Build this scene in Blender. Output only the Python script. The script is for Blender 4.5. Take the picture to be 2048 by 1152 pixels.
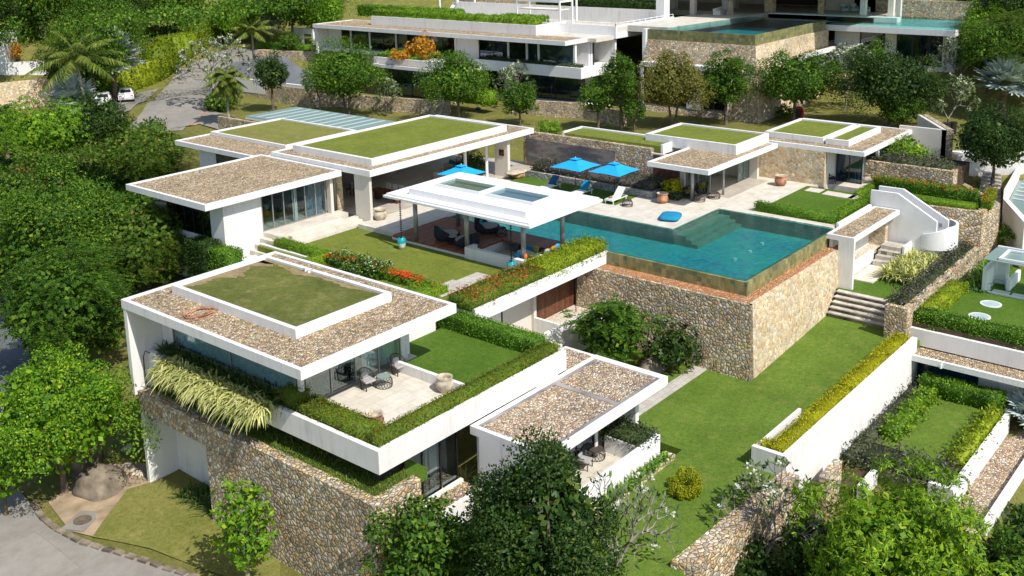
import bpy, math, random
import numpy as np
from mathutils import Matrix, Vector
for o in list(bpy.data.objects): bpy.data.objects.remove(o)
SC = bpy.context.scene
COL = SC.collection
rng = np.random.default_rng(7)

# ---------------------------------------------------------------- camera, sky, sun
RW = np.array([[0.637603, -0.770058, -0.02175], [-0.176429, -0.118483, -0.977156], [0.749891, 0.626875, -0.211405]])
FPX, PPX, PPY, CZ = 2074.21, 1024.0, 290.77, 20.0
cam = bpy.data.cameras.new('camera'); co = bpy.data.objects.new('camera', cam); COL.objects.link(co)
m = Matrix.Identity(4)
for i in range(3):
    m[i][0] = RW[0][i]; m[i][1] = -RW[1][i]; m[i][2] = -RW[2][i]
m[0][3], m[1][3], m[2][3] = 0, 0, CZ
co.matrix_world = m
cam.sensor_width = 36; cam.lens = FPX / 2048 * 36
cam.shift_y = (PPY - 576) / 2048
cam.clip_start = 0.5; cam.clip_end = 3000
SC.camera = co
SUN = Vector((-.17, -.83, 1.0)).normalized()
w = bpy.data.worlds.new('World'); SC.world = w; w.use_nodes = True
nt = w.node_tree; bg = nt.nodes['Background']
sky = nt.nodes.new('ShaderNodeTexSky'); sky.sky_type = 'NISHITA'; sky.sun_disc = False
sky.sun_elevation = math.asin(SUN.z); sky.sun_rotation = math.atan2(SUN.x, SUN.y)
sky.air_density = 1.0; sky.dust_density = 1.0
nt.links.new(sky.outputs[0], bg.inputs[0]); bg.inputs[1].default_value = 0.14
sl = bpy.data.lights.new('sun', 'SUN'); sl.energy = 4.8; sl.angle = math.radians(.5); sl.color = (1, .955, .88)
so = bpy.data.objects.new('sun', sl); COL.objects.link(so)
so.rotation_euler = SUN.to_track_quat('Z', 'Y').to_euler(); so.location = (0, -60, 80)
SC.view_settings.view_transform = 'Standard'; SC.view_settings.look = 'None'
SC.view_settings.exposure = 0.08; SC.view_settings.gamma = 1
SC.render.engine = 'CYCLES'
SC.cycles.max_bounces = 7; SC.cycles.transparent_max_bounces = 12; SC.cycles.diffuse_bounces = 3
SC.cycles.glossy_bounces = 3; SC.cycles.transmission_bounces = 6
SC.cycles.caustics_reflective = False; SC.cycles.caustics_refractive = False

def at(u, v, z):
    "world point at height z under a position measured on the site survey picture (2048 px wide)"
    c = np.array([(u - PPX) / FPX, (v - PPY) / FPX, 1.]); d = RW.T @ c
    t = (z - CZ) / d[2]; return Vector((d[0] * t, d[1] * t, z))
def proj(p):
    c = RW @ (np.array(p, float) - np.array([0, 0, CZ])); return FPX * c[0] / c[2] + PPX, FPX * c[1] / c[2] + PPY
def height_to(p, vt):
    lo, hi = 0., 40.
    for _ in range(40):
        m_ = (lo + hi) / 2
        if proj((p[0], p[1], p[2] + m_))[1] > vt: lo = m_
        else: hi = m_
    return lo
def ppm(p):
    d = RW[2] @ (np.array(p, float) - np.array([0, 0, CZ])); return FPX / d

# ---------------------------------------------------------------- materials
def newmat(name):
    m = bpy.data.materials.new(name); m.use_nodes = True
    nt = m.node_tree; nt.nodes.clear()
    out = nt.nodes.new('ShaderNodeOutputMaterial'); return m, nt, out
def nd(nt, t, **kw):
    n = nt.nodes.new('ShaderNode' + t)
    for k, v in kw.items():
        if k in n.inputs.keys() if hasattr(n.inputs, 'keys') else False: n.inputs[k].default_value = v
        else: setattr(n, k, v)
    return n
def lk(nt, a, b): nt.links.new(a, b)
def ramp(nt, fac, stops, interp='LINEAR'):
    r = nt.nodes.new('ShaderNodeValToRGB'); r.color_ramp.interpolation = interp
    e = r.color_ramp.elements
    while len(e) > 1: e.remove(e[-1])
    e[0].position = stops[0][0]; e[0].color = (*stops[0][1], 1)
    for p, c in stops[1:]:
        q = e.new(p); q.color = (*c, 1)
    lk(nt, fac, r.inputs[0]); return r.outputs[0]
def pos(nt): return nd(nt, 'NewGeometry').outputs['Position']
def noise(nt, co, scale, detail=3, rough=.55, vscale=None):
    if vscale:
        mp = nt.nodes.new('ShaderNodeMapping'); lk(nt, co, mp.inputs[0]); mp.inputs['Scale'].default_value = vscale; co = mp.outputs[0]
    n = nt.nodes.new('ShaderNodeTexNoise'); lk(nt, co, n.inputs['Vector'])
    n.inputs['Scale'].default_value = scale; n.inputs['Detail'].default_value = detail; n.inputs['Roughness'].default_value = rough
    return n.outputs['Fac']
def voro(nt, co, scale, feat='F1', rnd=1.):
    n = nt.nodes.new('ShaderNodeTexVoronoi'); n.feature = feat; lk(nt, co, n.inputs['Vector'])
    n.inputs['Scale'].default_value = scale; n.inputs['Randomness'].default_value = rnd; return n
def mixc(nt, f, a, b, mode='MIX'):
    n = nt.nodes.new('ShaderNodeMix'); n.data_type = 'RGBA'; n.blend_type = mode
    if isinstance(f, (int, float)): n.inputs[0].default_value = f
    else: lk(nt, f, n.inputs[0])
    for s, x in ((6, a), (7, b)):
        if isinstance(x, tuple): n.inputs[s].default_value = (*x, 1)
        else: lk(nt, x, n.inputs[s])
    return n.outputs[2]
def mth(nt, op, a, b=0., c=0.):
    n = nt.nodes.new('ShaderNodeMath'); n.operation = op
    for s, x in ((0, a), (1, b), (2, c)):
        if isinstance(x, (int, float)): n.inputs[s].default_value = x
        else: lk(nt, x, n.inputs[s])
    return n.outputs[0]
def bump(nt, h, strength=.5, dist=.05, normal=None):
    n = nt.nodes.new('ShaderNodeBump'); n.inputs['Strength'].default_value = strength; n.inputs['Distance'].default_value = dist
    lk(nt, h, n.inputs['Height'])
    if normal: lk(nt, normal, n.inputs['Normal'])
    return n.outputs[0]
def bsdf(nt, out, col, rough=.7, spec=.3, normal=None, metal=0.):
    p = nt.nodes.new('ShaderNodeBsdfPrincipled')
    if isinstance(col, tuple): p.inputs['Base Color'].default_value = (*col, 1)
    else: lk(nt, col, p.inputs['Base Color'])
    if isinstance(rough, (int, float)): p.inputs['Roughness'].default_value = rough
    else: lk(nt, rough, p.inputs['Roughness'])
    p.inputs['Specular IOR Level'].default_value = spec; p.inputs['Metallic'].default_value = metal
    if normal: lk(nt, normal, p.inputs['Normal'])
    if out: lk(nt, p.outputs[0], out.inputs[0])
    return p
M = {}
def m_plain(key, col, rough=.6, spec=.3, metal=0., var=.12, vs=3.):
    m, nt, out = newmat(key); p = pos(nt)
    n = noise(nt, p, vs, 4)
    c2 = tuple(c * (1 - var * 2) for c in col); c1 = tuple(min(1, c * (1 + var)) for c in col)
    bsdf(nt, out, ramp(nt, n, [(.3, c2), (.7, c1)]), rough, spec, bump(nt, noise(nt, p, vs * 12, 2), .15, .01), metal); M[key] = m
def m_plaster(key, base, stain, amt=.35):
    m, nt, out = newmat(key); p = pos(nt)
    big = noise(nt, p, .6, 5, .6); streak = noise(nt, p, 3., 4, .7, (1, 1, .12)); fine = noise(nt, p, 14, 3)
    f = mth(nt, 'MULTIPLY', ramp(nt, big, [(.35, (0, 0, 0)), (.7, (1, 1, 1))]), ramp(nt, streak, [(.45, (0, 0, 0)), (.75, (1, 1, 1))]))
    c = mixc(nt, mth(nt, 'MULTIPLY', f, amt), base, stain)
    spots = ramp(nt, noise(nt, p, 5.5, 6, .75), [(.66, (0, 0, 0)), (.74, (1, 1, 1))])
    c = mixc(nt, mth(nt, 'MULTIPLY', spots, amt * .9), c, tuple(x * .45 for x in stain))
    bsdf(nt, out, c, .75, .25, bump(nt, fine, .2, .02)); M[key] = m
def m_stone(key, scale, cols, mortar, bs=.9, edge=.11, topscale=1):
    m, nt, out = newmat(key); p = pos(nt)
    warp = nt.nodes.new('ShaderNodeTexNoise'); lk(nt, p, warp.inputs['Vector']); warp.inputs['Scale'].default_value = 1.7
    wv = nt.nodes.new('ShaderNodeVectorMath'); wv.operation = 'SCALE'; lk(nt, warp.outputs['Color'], wv.inputs[0]); wv.inputs['Scale'].default_value = .16
    ad = nt.nodes.new('ShaderNodeVectorMath'); ad.operation = 'ADD'; lk(nt, p, ad.inputs[0]); lk(nt, wv.outputs[0], ad.inputs[1]); q = ad.outputs[0]
    v = voro(nt, q, scale); e = voro(nt, q, scale, 'DISTANCE_TO_EDGE')
    sep = nt.nodes.new('ShaderNodeSeparateColor'); lk(nt, v.outputs['Color'], sep.inputs[0])
    n = len(cols); c = ramp(nt, sep.outputs[0], [((i + .0) / n, x) for i, x in enumerate(cols)], 'CONSTANT')
    grain = noise(nt, p, 9, 5, .7); c = mixc(nt, .55, c, ramp(nt, grain, [(.25, (.35, .32, .3)), (.7, (1.15, 1.12, 1.08))]), 'MULTIPLY')
    c = mixc(nt, .8, c, ramp(nt, noise(nt, p, .45, 5, .65), [(.32, (.66, .66, .68)), (.6, (1.08, 1.06, 1.03))]), 'MULTIPLY')
    br = mth(nt, 'MULTIPLY_ADD', sep.outputs[1], .5, .75)
    c = mixc(nt, 1., c, br, 'MULTIPLY')
    ed = ramp(nt, e.outputs['Distance'], [(.0, (0, 0, 0)), (edge, (1, 1, 1))])
    c = mixc(nt, ed, mortar, c)
    h = ramp(nt, e.outputs['Distance'], [(0, (0, 0, 0)), (edge * 1.3, (.7, .7, .7)), (.45, (1, 1, 1))])
    h2 = mth(nt, 'MULTIPLY_ADD', grain, .25, h)
    h3 = mth(nt, 'MULTIPLY_ADD', sep.outputs[2], .5, h2)
    bsdf(nt, out, c, .85, .2, bump(nt, h3, bs, .12)); M[key] = m
def m_gravel(key, scale, cols, bs=.9):
    m, nt, out = newmat(key); p = pos(nt)
    v = voro(nt, p, scale); e = voro(nt, p, scale, 'DISTANCE_TO_EDGE')
    sep = nt.nodes.new('ShaderNodeSeparateColor'); lk(nt, v.outputs['Color'], sep.inputs[0])
    n = len(cols); c = ramp(nt, sep.outputs[0], [(i / n, x) for i, x in enumerate(cols)], 'CONSTANT')
    ed = ramp(nt, e.outputs['Distance'], [(0, (0.45, .40, .36)), (.10, (1, 1, 1))])
    c = mixc(nt, 1., c, ed, 'MULTIPLY')
    c = mixc(nt, .5, c, ramp(nt, noise(nt, p, .7, 4), [(.3, (.62, .6, .58)), (.7, (1.15, 1.12, 1.08))]), 'MULTIPLY')
    h = mth(nt, 'MULTIPLY_ADD', sep.outputs[1], .6, ramp(nt, e.outputs['Distance'], [(0, (0, 0, 0)), (.3, (1, 1, 1))]))
    bsdf(nt, out, c, .8, .25, bump(nt, h, bs, .08)); M[key] = m
def m_grass(key, a, b, dry, dryamt=.5, scale=.45):
    m, nt, out = newmat(key); p = pos(nt)
    n1 = noise(nt, p, scale, 5, .6); n2 = noise(nt, p, 26, 3, .7, (1, 1, .3)); n3 = noise(nt, p, 1.3, 5, .65)
    c = ramp(nt, n1, [(.3, a), (.68, b)])
    c = mixc(nt, mth(nt, 'MULTIPLY', ramp(nt, n3, [(.52, (0, 0, 0)), (.72, (1, 1, 1))]), dryamt), c, dry)
    c = mixc(nt, .8, c, ramp(nt, n2, [(.3, (.45, .5, .4)), (.7, (1.35, 1.3, 1.2))]), 'MULTIPLY')
    c = mixc(nt, .75, c, ramp(nt, noise(nt, p, 4.2, 6, .75), [(.32, (.62, .66, .55)), (.5, (1, 1, 1)), (.7, (1.3, 1.22, 1.15))]), 'MULTIPLY')
    bsdf(nt, out, c, .85, .12, bump(nt, n2, .9, .07)); M[key] = m
def m_leaf(key, stops, gloss=.45, spec=.35, trans=.25):
    gloss = min(.75, gloss + .15); spec *= .5
    m, nt, out = newmat(key); g = nd(nt, 'NewGeometry')
    c = ramp(nt, g.outputs['Random Per Island'], stops)
    c = mixc(nt, .7, c, ramp(nt, noise(nt, g.outputs['Position'], .8, 3), [(.3, (.62, .66, .6)), (.7, (1.25, 1.2, 1.15))]), 'MULTIPLY')
    b = bsdf(nt, None, c, gloss, spec)
    t = nt.nodes.new('ShaderNodeBsdfTranslucent'); lk(nt, mixc(nt, 1., c, (1.1, 1.25, .5), 'MULTIPLY'), t.inputs[0])
    x = nt.nodes.new('ShaderNodeMixShader'); x.inputs[0].default_value = trans
    lk(nt, b.outputs[0], x.inputs[1]); lk(nt, t.outputs[0], x.inputs[2]); lk(nt, x.outputs[0], out.inputs[0]); M[key] = m
def m_glass(key, tint, refl=.5, tr=.5):
    m, nt, out = newmat(key)
    t = nt.nodes.new('ShaderNodeBsdfTransparent'); t.inputs[0].default_value = (*tint, 1)
    g = nt.nodes.new('ShaderNodeBsdfGlossy'); g.inputs['Roughness'].default_value = .02; g.inputs[0].default_value = (.95, .97, 1, 1)
    f = nt.nodes.new('ShaderNodeFresnel'); f.inputs[0].default_value = 1.5
    k = mth(nt, 'MULTIPLY_ADD', f.outputs[0], tr, refl * .06)
    x = nt.nodes.new('ShaderNodeMixShader'); lk(nt, k, x.inputs[0]); lk(nt, t.outputs[0], x.inputs[1]); lk(nt, g.outputs[0], x.inputs[2])
    lk(nt, x.outputs[0], out.inputs[0]); M[key] = m
def m_paving(key, a, b, joint, sx=.9, sy=.6):
    m, nt, out = newmat(key); p = pos(nt)
    br = nt.nodes.new('ShaderNodeTexBrick'); lk(nt, p, br.inputs['Vector'])
    br.inputs['Scale'].default_value = 1.; br.inputs['Brick Width'].default_value = sx; br.inputs['Row Height'].default_value = sy
    br.inputs['Mortar Size'].default_value = .008; br.inputs['Color1'].default_value = (*a, 1); br.inputs['Color2'].default_value = (*b, 1)
    br.inputs['Mortar'].default_value = (*joint, 1); br.inputs['Bias'].default_value = -.2
    st = ramp(nt, noise(nt, p, 1.1, 6, .7), [(.35, (.78, .75, .7)), (.65, (1.05, 1.04, 1.02))])
    c = mixc(nt, .8, br.outputs[0], st, 'MULTIPLY')
    bsdf(nt, out, c, .65, .3, bump(nt, noise(nt, p, 20, 3), .15, .01)); M[key] = m
def m_walltile(key, cols, s=.3):
    m, nt, out = newmat(key); p = pos(nt); sp = nt.nodes.new('ShaderNodeSeparateXYZ'); lk(nt, p, sp.inputs[0])
    cb = nt.nodes.new('ShaderNodeCombineXYZ'); lk(nt, mth(nt, 'FLOOR', mth(nt, 'DIVIDE', mth(nt, 'ADD', sp.outputs[0], sp.outputs[1]), s)), cb.inputs[0]); lk(nt, mth(nt, 'FLOOR', mth(nt, 'DIVIDE', sp.outputs[2], s)), cb.inputs[1])
    wn = nt.nodes.new('ShaderNodeTexWhiteNoise'); lk(nt, cb.outputs[0], wn.inputs['Vector'])
    c = ramp(nt, wn.outputs['Value'], [(i / (len(cols) - 1), x) for i, x in enumerate(cols)])
    st = ramp(nt, noise(nt, p, 2.2, 5, .7, (1, 1, .35)), [(.3, (.55, .6, .5)), (.7, (1.15, 1.12, 1.0))])
    bsdf(nt, out, mixc(nt, 1., c, st, 'MULTIPLY'), .35, .45, bump(nt, noise(nt, p, 6, 3), .2, .02)); M[key] = m

m, nt, out = newmat('pool_floor_tile'); p = pos(nt); v = voro(nt, p, 4.5, rnd=.6); sp = nt.nodes.new('ShaderNodeSeparateColor'); lk(nt, v.outputs['Color'], sp.inputs[0])
c = ramp(nt, mth(nt, 'ADD', mth(nt, 'MULTIPLY', sp.outputs[0], .35), mth(nt, 'MULTIPLY', noise(nt, p, .28, 4, .6), .8)), [(.3, (.008, .22, .36)), (.5, (.012, .34, .42)), (.62, (.02, .42, .40)), (.8, (.05, .46, .38))])
bsdf(nt, out, c, .5, .3); M['pool_floor_tile'] = m
m_plaster('white_plaster', (.79, .775, .75), (.40, .37, .31), .62)
m_plaster('old_white_plaster', (.76, .74, .71), (.33, .30, .26), .7)
m_plaster('bright_white', (.80, .795, .785), (.52, .50, .47), .4)
m_plaster('cream_wall', (.66, .62, .54), (.45, .41, .34), .3)
ST = [(.72, .58, .37), (.54, .47, .36), (.78, .67, .47), (.64, .44, .24), (.54, .51, .45), (.72, .53, .31), (.80, .72, .57), (.44, .36, .24), (.68, .57, .42)]
m_stone('rubble_stone', 5.0, ST, (.34, .26, .17), .75, .08)
m_stone('big_rubble_stone', 4.6, ST, (.34, .26, .17), .8, .08)
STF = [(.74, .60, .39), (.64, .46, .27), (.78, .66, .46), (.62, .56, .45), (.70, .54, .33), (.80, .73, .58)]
m_stone('pale_sunlit_stone', 5.0, STF, (.58, .47, .31), .3, .08)  # paler, smoother copy of the rubble stone; sunward faces carry sunlight in the colour
m_stone('slate_facing', 3., [(.40, .42, .40), (.34, .36, .35), (.46, .47, .44)], (.2, .2, .19), .3)
m_gravel('roof_gravel', 7.8, [(.66, .50, .30), (.48, .36, .22), (.80, .65, .44), (.60, .41, .22), (.34, .27, .19), (.74, .56, .34), (.84, .74, .56), (.54, .43, .30)], .9)
m_gravel('pale_gravel', 7.2, [(.72, .56, .38), (.50, .38, .28), (.82, .69, .50), (.64, .45, .29), (.36, .28, .23), (.76, .57, .38), (.86, .78, .64)], .95)
m_gravel('orange_gravel', 8, [(.74, .33, .13), (.80, .43, .22), (.66, .26, .10), (.82, .55, .35), (.72, .38, .19)])
m_gravel('cream_pebbles', 8, [(.80, .74, .60), (.72, .62, .48), (.84, .79, .70)], .5)
m_grass('lawn_grass', (.115, .195, .028), (.165, .26, .04), (.29, .30, .08), .45)
m_grass('lush_grass', (.08, .165, .018), (.12, .215, .028), (.20, .245, .05), .3)
m_grass('dry_lawn', (.20, .22, .05), (.28, .27, .085), (.42, .34, .15), .6)
m_grass('roof_turf', (.12, .145, .035), (.19, .205, .055), (.36, .30, .15), .6)
m_grass('sandy_turf', (.34, .25, .14), (.44, .33, .2), (.2, .18, .07), .7, 1.5)
m_grass('roof_lawn', (.165, .205, .035), (.22, .26, .045), (.36, .32, .12), .45)
m_grass('wild_ground', (.16, .17, .045), (.23, .22, .065), (.40, .30, .15), .6)
m_grass('forest_floor', (.04, .06, .015), (.07, .09, .02), (.12, .10, .05), .5)
m_paving('travertine', (.70, .66, .585), (.64, .59, .51), (.42, .38, .32))
m_paving('path_slabs', (.55, .52, .47), (.48, .45, .40), (.2, .19, .15), .5, .4)
m_walltile('pool_tile', [(.13, .15, .09), (.30, .27, .11), (.20, .20, .12), (.36, .32, .15)])
m_walltile('pool_side_tile', [(.04, .20, .18), (.06, .26, .22), (.03, .15, .14)])
m_paving('pool_step_tile', (.26, .33, .25), (.20, .29, .22), (.12, .18, .14), .3, .3)
m_paving('concrete_road', (.31, .29, .262), (.28, .262, .237), (.16, .15, .13), 5.5, 4.2)
m_plain('shaded_road_tone', (.16, .17, .19), .8, .2, 0, .12, .5)  # bluish dark copy of the road colour, shade put into it
m_plain('grey_concrete', (.30, .285, .275), .85, .2, 0, .28, .5)
m_plain('skylight_blind', (.22, .23, .24), .7, .3, 0, .1)
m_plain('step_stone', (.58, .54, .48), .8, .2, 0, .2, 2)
m_plain('bare_earth', (.40, .30, .20), .95, .1, 0, .2, 1.2)
m_plain('soil', (.09, .065, .045), .95, .1, 0, .2, 2)
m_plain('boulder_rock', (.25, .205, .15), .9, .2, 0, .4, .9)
m_plain('bark', (.16, .125, .09), .9, .2, 0, .25, 3)
m_plain('pale_bark', (.30, .27, .23), .9, .2, 0, .2, 3)
m_plain('wicker', (.085, .07, .06), .8, .2, 0, .3, 9)
m_plain('dark_wicker', (.03, .033, .045), .8, .2, 0, .3, 9)
m_plain('cushion_grey', (.40, .38, .38), .9, .1, 0, .05)
m_plain('cushion_white', (.72, .71, .69), .9, .1, 0, .05)
m_plain('cushion_blue', (.02, .24, .42), .85, .1, 0, .08)
m_plain('cushion_teal', (.02, .30, .36), .85, .1, 0, .08)
m_plain('cushion_orange', (.75, .18, .03), .85, .1, 0, .08)
m_plain('cushion_olive', (.38, .36, .04), .85, .1, 0, .08)
m_plain('cushion_yellow', (.70, .42, .03), .85, .1, 0, .08)
m_plain('navy_fabric', (.03, .10, .22), .85, .1, 0, .08)
m_plain('parasol_blue', (.02, .36, .72), .75, .15, 0, .05)
m_plain('cream_canvas', (.72, .68, .60), .9, .1, 0, .05)
m_plain('terracotta', (.50, .25, .15), .85, .2, 0, .35, 3)
m_plain('limestone', (.56, .48, .36), .85, .2, 0, .25, 3)
m_plain('turquoise_glaze', (.01, .36, .40), .25, .5, 0, .15)
m_plain('white_glaze', (.72, .72, .70), .3, .5, 0, .05)
m_plain('dark_metal', (.05, .048, .045), .4, .5, .6, .1)
m_plain('grey_metal', (.36, .36, .36), .4, .5, .5, .06)
m_plain('white_metal', (.78, .78, .77), .4, .4, 0, .03)
m_plain('car_paint', (.74, .74, .76), .25, .6, 0, .03)
m_plain('car_glass', (.02, .022, .025), .1, .6, 0, .05)
m_plain('tyre_rubber', (.02, .02, .02), .8, .2)
m_plain('red_paint', (.70, .03, .04), .5, .4, 0, .05)
m_plain('sign_red', (.72, .16, .09), .5, .3, 0, .06)
m_plain('blue_paint', (.02, .12, .45), .5, .4, 0, .05)
m_plain('interior_floor', (.50, .45, .38), .4, .4, 0, .1, 1)
m_plain('interior_wall', (.64, .60, .54), .8, .2, 0, .08, 1)
m_plain('dark_interior', (.05, .045, .04), .8, .2, 0, .2, 1)  # near-black for unlit rooms, their shade put into the colour; also black cushions
m_plain('sofa_dark', (.08, .07, .09), .9, .1)
m_plain('curtain_teal', (.40, .50, .50), .9, .1, 0, .06)
m_plain('curtain_white', (.62, .64, .63), .9, .1, 0, .05)
m_plain('curtain_blue', (.10, .16, .24), .9, .1, 0, .1)
m_plain('carved_wood', (.12, .045, .02), .6, .3, 0, .5, 7)
m_glass('window_glass', (.62, .70, .70), .9)
m_glass('blue_window_glass', (.30, .42, .52), .8)
m_glass('canopy_glass', (.55, .72, .70), 1.2)
nt = M['canopy_glass'].node_tree; o_ = [n for n in nt.nodes if n.type == 'OUTPUT_MATERIAL'][0]; x0 = o_.inputs[0].links[0].from_socket
df = nt.nodes.new('ShaderNodeBsdfDiffuse'); df.inputs[0].default_value = (.42, .55, .53, 1); mx = nt.nodes.new('ShaderNodeMixShader'); mx.inputs[0].default_value = .42
lk(nt, x0, mx.inputs[1]); lk(nt, df.outputs[0], mx.inputs[2]); lk(nt, mx.outputs[0], o_.inputs[0])
m_glass('clear_glass', (.82, .91, .90), .2, .3)
m_plain('screen_grey', (.50, .58, .66), .9, .1, 0, .05)
# timber deck / door boards
def m_boards(key, a, b, freq, axis):
    m, nt, out = newmat(key); p = pos(nt)
    sp = nt.nodes.new('ShaderNodeSeparateXYZ'); lk(nt, p, sp.inputs[0])
    fr = mth(nt, 'FRACT', mth(nt, 'MULTIPLY', sp.outputs[axis], freq)); fl = mth(nt, 'FLOOR', mth(nt, 'MULTIPLY', sp.outputs[axis], freq))
    wn = nt.nodes.new('ShaderNodeTexWhiteNoise'); wn.noise_dimensions = '1D'; lk(nt, fl, wn.inputs['W'])
    c = mixc(nt, wn.outputs[0], a, b)
    c = mixc(nt, .8, c, ramp(nt, noise(nt, p, 5, 5, .7), [(.3, (.6, .6, .6)), (.7, (1.2, 1.15, 1.1))]), 'MULTIPLY')
    gap = ramp(nt, fr, [(0, (.12, .12, .12)), (.06, (1, 1, 1))]); c = mixc(nt, 1., c, gap, 'MULTIPLY')
    bsdf(nt, out, c, .5, .3, bump(nt, gap, .5, .01)); M[key] = m
m_boards('timber_deck', (.20, .065, .035), (.32, .12, .065), 8., 1)
m_boards('timber_door', (.17, .07, .035), (.11, .045, .025), 6., 0)
m_boards('timber_door_side', (.17, .07, .035), (.11, .045, .025), 6., 1)
m_boards('striped_fabric', (.02, .03, .05), (.75, .75, .73), 9., 1)
m_boards('striped_fabric_across', (.02, .03, .05), (.75, .75, .73), 9., 0)
# patterned carpet
m, nt, out = newmat('rug_pattern'); p = pos(nt); v = voro(nt, p, 3.2)
bsdf(nt, out, ramp(nt, v.outputs['Distance'], [(.1, (.16, .03, .02)), (.3, (.03, .02, .03)), (.5, (.10, .05, .05)), (.7, (.04, .05, .09))]), .95, .1); M['rug_pattern'] = m
# weathered mural-like concrete recess
m, nt, out = newmat('stained_concrete'); p = pos(nt)
bsdf(nt, out, ramp(nt, noise(nt, p, .55, 8, .72, (1, .35, 1.3)), [(.32, (.06, .06, .075)), (.48, (.15, .14, .14)), (.56, (.30, .25, .22)), (.68, (.10, .10, .12)), (.8, (.34, .31, .30))]), .85, .2, bump(nt, noise(nt, p, 12, 4), .2, .02)); M['stained_concrete'] = m
# pool water: tinted, rippled, reflective
def m_water(key, tint, rs=3.5):
    m, nt, out = newmat(key); p = pos(nt)
    h = mth(nt, 'ADD', noise(nt, p, rs, 4, .6), mth(nt, 'MULTIPLY', noise(nt, p, rs * 4, 3, .6), .4)); nrm = bump(nt, h, .8, .1)
    t = nt.nodes.new('ShaderNodeBsdfTransparent'); t.inputs[0].default_value = (*tint, 1)
    rf = nt.nodes.new('ShaderNodeBsdfRefraction'); rf.inputs[0].default_value = (*tint, 1); rf.inputs['IOR'].default_value = 1.15; rf.inputs['Roughness'].default_value = 0.03; lk(nt, nrm, rf.inputs['Normal'])
    lp = nt.nodes.new('ShaderNodeMixShader'); lp.inputs[0].default_value = .0
    lk(nt, t.outputs[0], lp.inputs[1]); lk(nt, rf.outputs[0], lp.inputs[2])
    g = nt.nodes.new('ShaderNodeBsdfGlossy'); g.inputs['Roughness'].default_value = .06; lk(nt, nrm, g.inputs['Normal'])
    f = nt.nodes.new('ShaderNodeFresnel'); f.inputs[0].default_value = 1.33; lk(nt, nrm, f.inputs['Normal'])
    x = nt.nodes.new('ShaderNodeMixShader'); lk(nt, f.outputs[0], x.inputs[0]); lk(nt, lp.outputs[0], x.inputs[1]); lk(nt, g.outputs[0], x.inputs[2])
    lk(nt, x.outputs[0], out.inputs[0]); M[key] = m
m_water('pool_water', (.50, .92, .92), 2.6)
# foliage
m_leaf('leaf_green', [(0, (0.022, 0.066, 0.007)), (.5, (0.054, 0.132, 0.012)), (.85, (0.114, 0.216, 0.019)), (1, (0.204, 0.300, 0.030))])
m_leaf('leaf_dark', [(0, (.012, .038, .007)), (.6, (.03, .075, .010)), (.9, (.07, .125, .016)), (1, (.14, .17, .03))], .35, .45)
m_leaf('leaf_bright', [(0, (0.054, 0.156, 0.010)), (.5, (0.132, 0.282, 0.014)), (.9, (0.240, 0.396, 0.022)), (1, (0.384, 0.480, 0.036))], .4, .4, .3)
m_leaf('leaf_olive', [(0, (0.075, 0.090, 0.018)), (.5, (0.150, 0.165, 0.030)), (.9, (0.240, 0.210, 0.045)), (1, (0.330, 0.225, 0.075))])
m_leaf('leaf_lime', [(0, (.06, .15, .008)), (.5, (.15, .29, .012)), (.9, (.28, .42, .02)), (1, (.42, .50, .04))], .4, .4, .3)
m_leaf('leaf_feather', [(0, (0.042, 0.096, 0.012)), (.6, (0.102, 0.186, 0.022)), (.93, (0.168, 0.252, 0.036)), (1, (0.408, 0.216, 0.072))], .5, .3, .35)
m_leaf('leaf_mixed', [(0, (.03, .085, .009)), (.5, (.07, .16, .014)), (.85, (.13, .24, .02)), (.95, (.20, .30, .024)), (1, (.28, .36, .03))])
m_leaf('leaf_frangipani', [(0, (0.053, 0.090, 0.030)), (.6, (0.105, 0.165, 0.053)), (1, (0.225, 0.270, 0.120))], .35, .5)
m_leaf('blossom_white', [(0, (.75, .75, .68)), (1, (.85, .84, .80))], .6, .2, .3)
m_leaf('blossom_orange', [(0, (.62, .08, .02)), (1, (.75, .16, .03))], .6, .2, .2)
m_leaf('blossom_red', [(0, (.45, .09, .03)), (1, (.62, .16, .06))], .6, .2, .2)
m_leaf('hedge_green', [(0, (0.054, 0.134, 0.014)), (.5, (0.118, 0.252, 0.022)), (.9, (0.216, 0.378, 0.032)), (1, (0.324, 0.468, 0.054))])
m_leaf('hedge_bright', [(0, (0.075, 0.165, 0.012)), (.5, (0.165, 0.300, 0.018)), (.9, (0.255, 0.405, 0.027)), (1, (0.360, 0.480, 0.045))])
m_leaf('hedge_lime', [(0, (0.105, 0.165, 0.012)), (.5, (0.210, 0.300, 0.018)), (.9, (0.330, 0.405, 0.024)), (1, (0.420, 0.450, 0.030))])
m_leaf('hedge_red', [(0, (.06, .115, .012)), (.5, (.12, .20, .018)), (.8, (.18, .26, .025)), (.9, (.30, .18, .04)), (1, (.42, .12, .05))])
m_leaf('hedge_yellow', [(0, (.20, .22, .008)), (.5, (.42, .41, .012)), (1, (.62, .58, .03))], .5, .3, .25)
m_leaf('hedge_golden', [(0, (.12, .16, .008)), (.5, (.28, .31, .012)), (1, (.46, .46, .02))], .5, .3, .25)
m_leaf('hedge_dark', [(0, (0.027, 0.053, 0.018)), (.6, (0.068, 0.105, 0.038)), (.92, (0.120, 0.150, 0.060)), (1, (0.225, 0.150, 0.255))])
m_leaf('hedge_purple', [(0, (0.045, 0.068, 0.030)), (.6, (0.105, 0.128, 0.060)), (.9, (0.150, 0.120, 0.120)), (1, (0.300, 0.195, 0.390))])
m_leaf('blade_cream', [(0, (.22, .26, .05)), (.35, (.50, .50, .18)), (.8, (.74, .72, .34)), (1, (.16, .22, .03))], .5, .3, .2)
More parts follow.
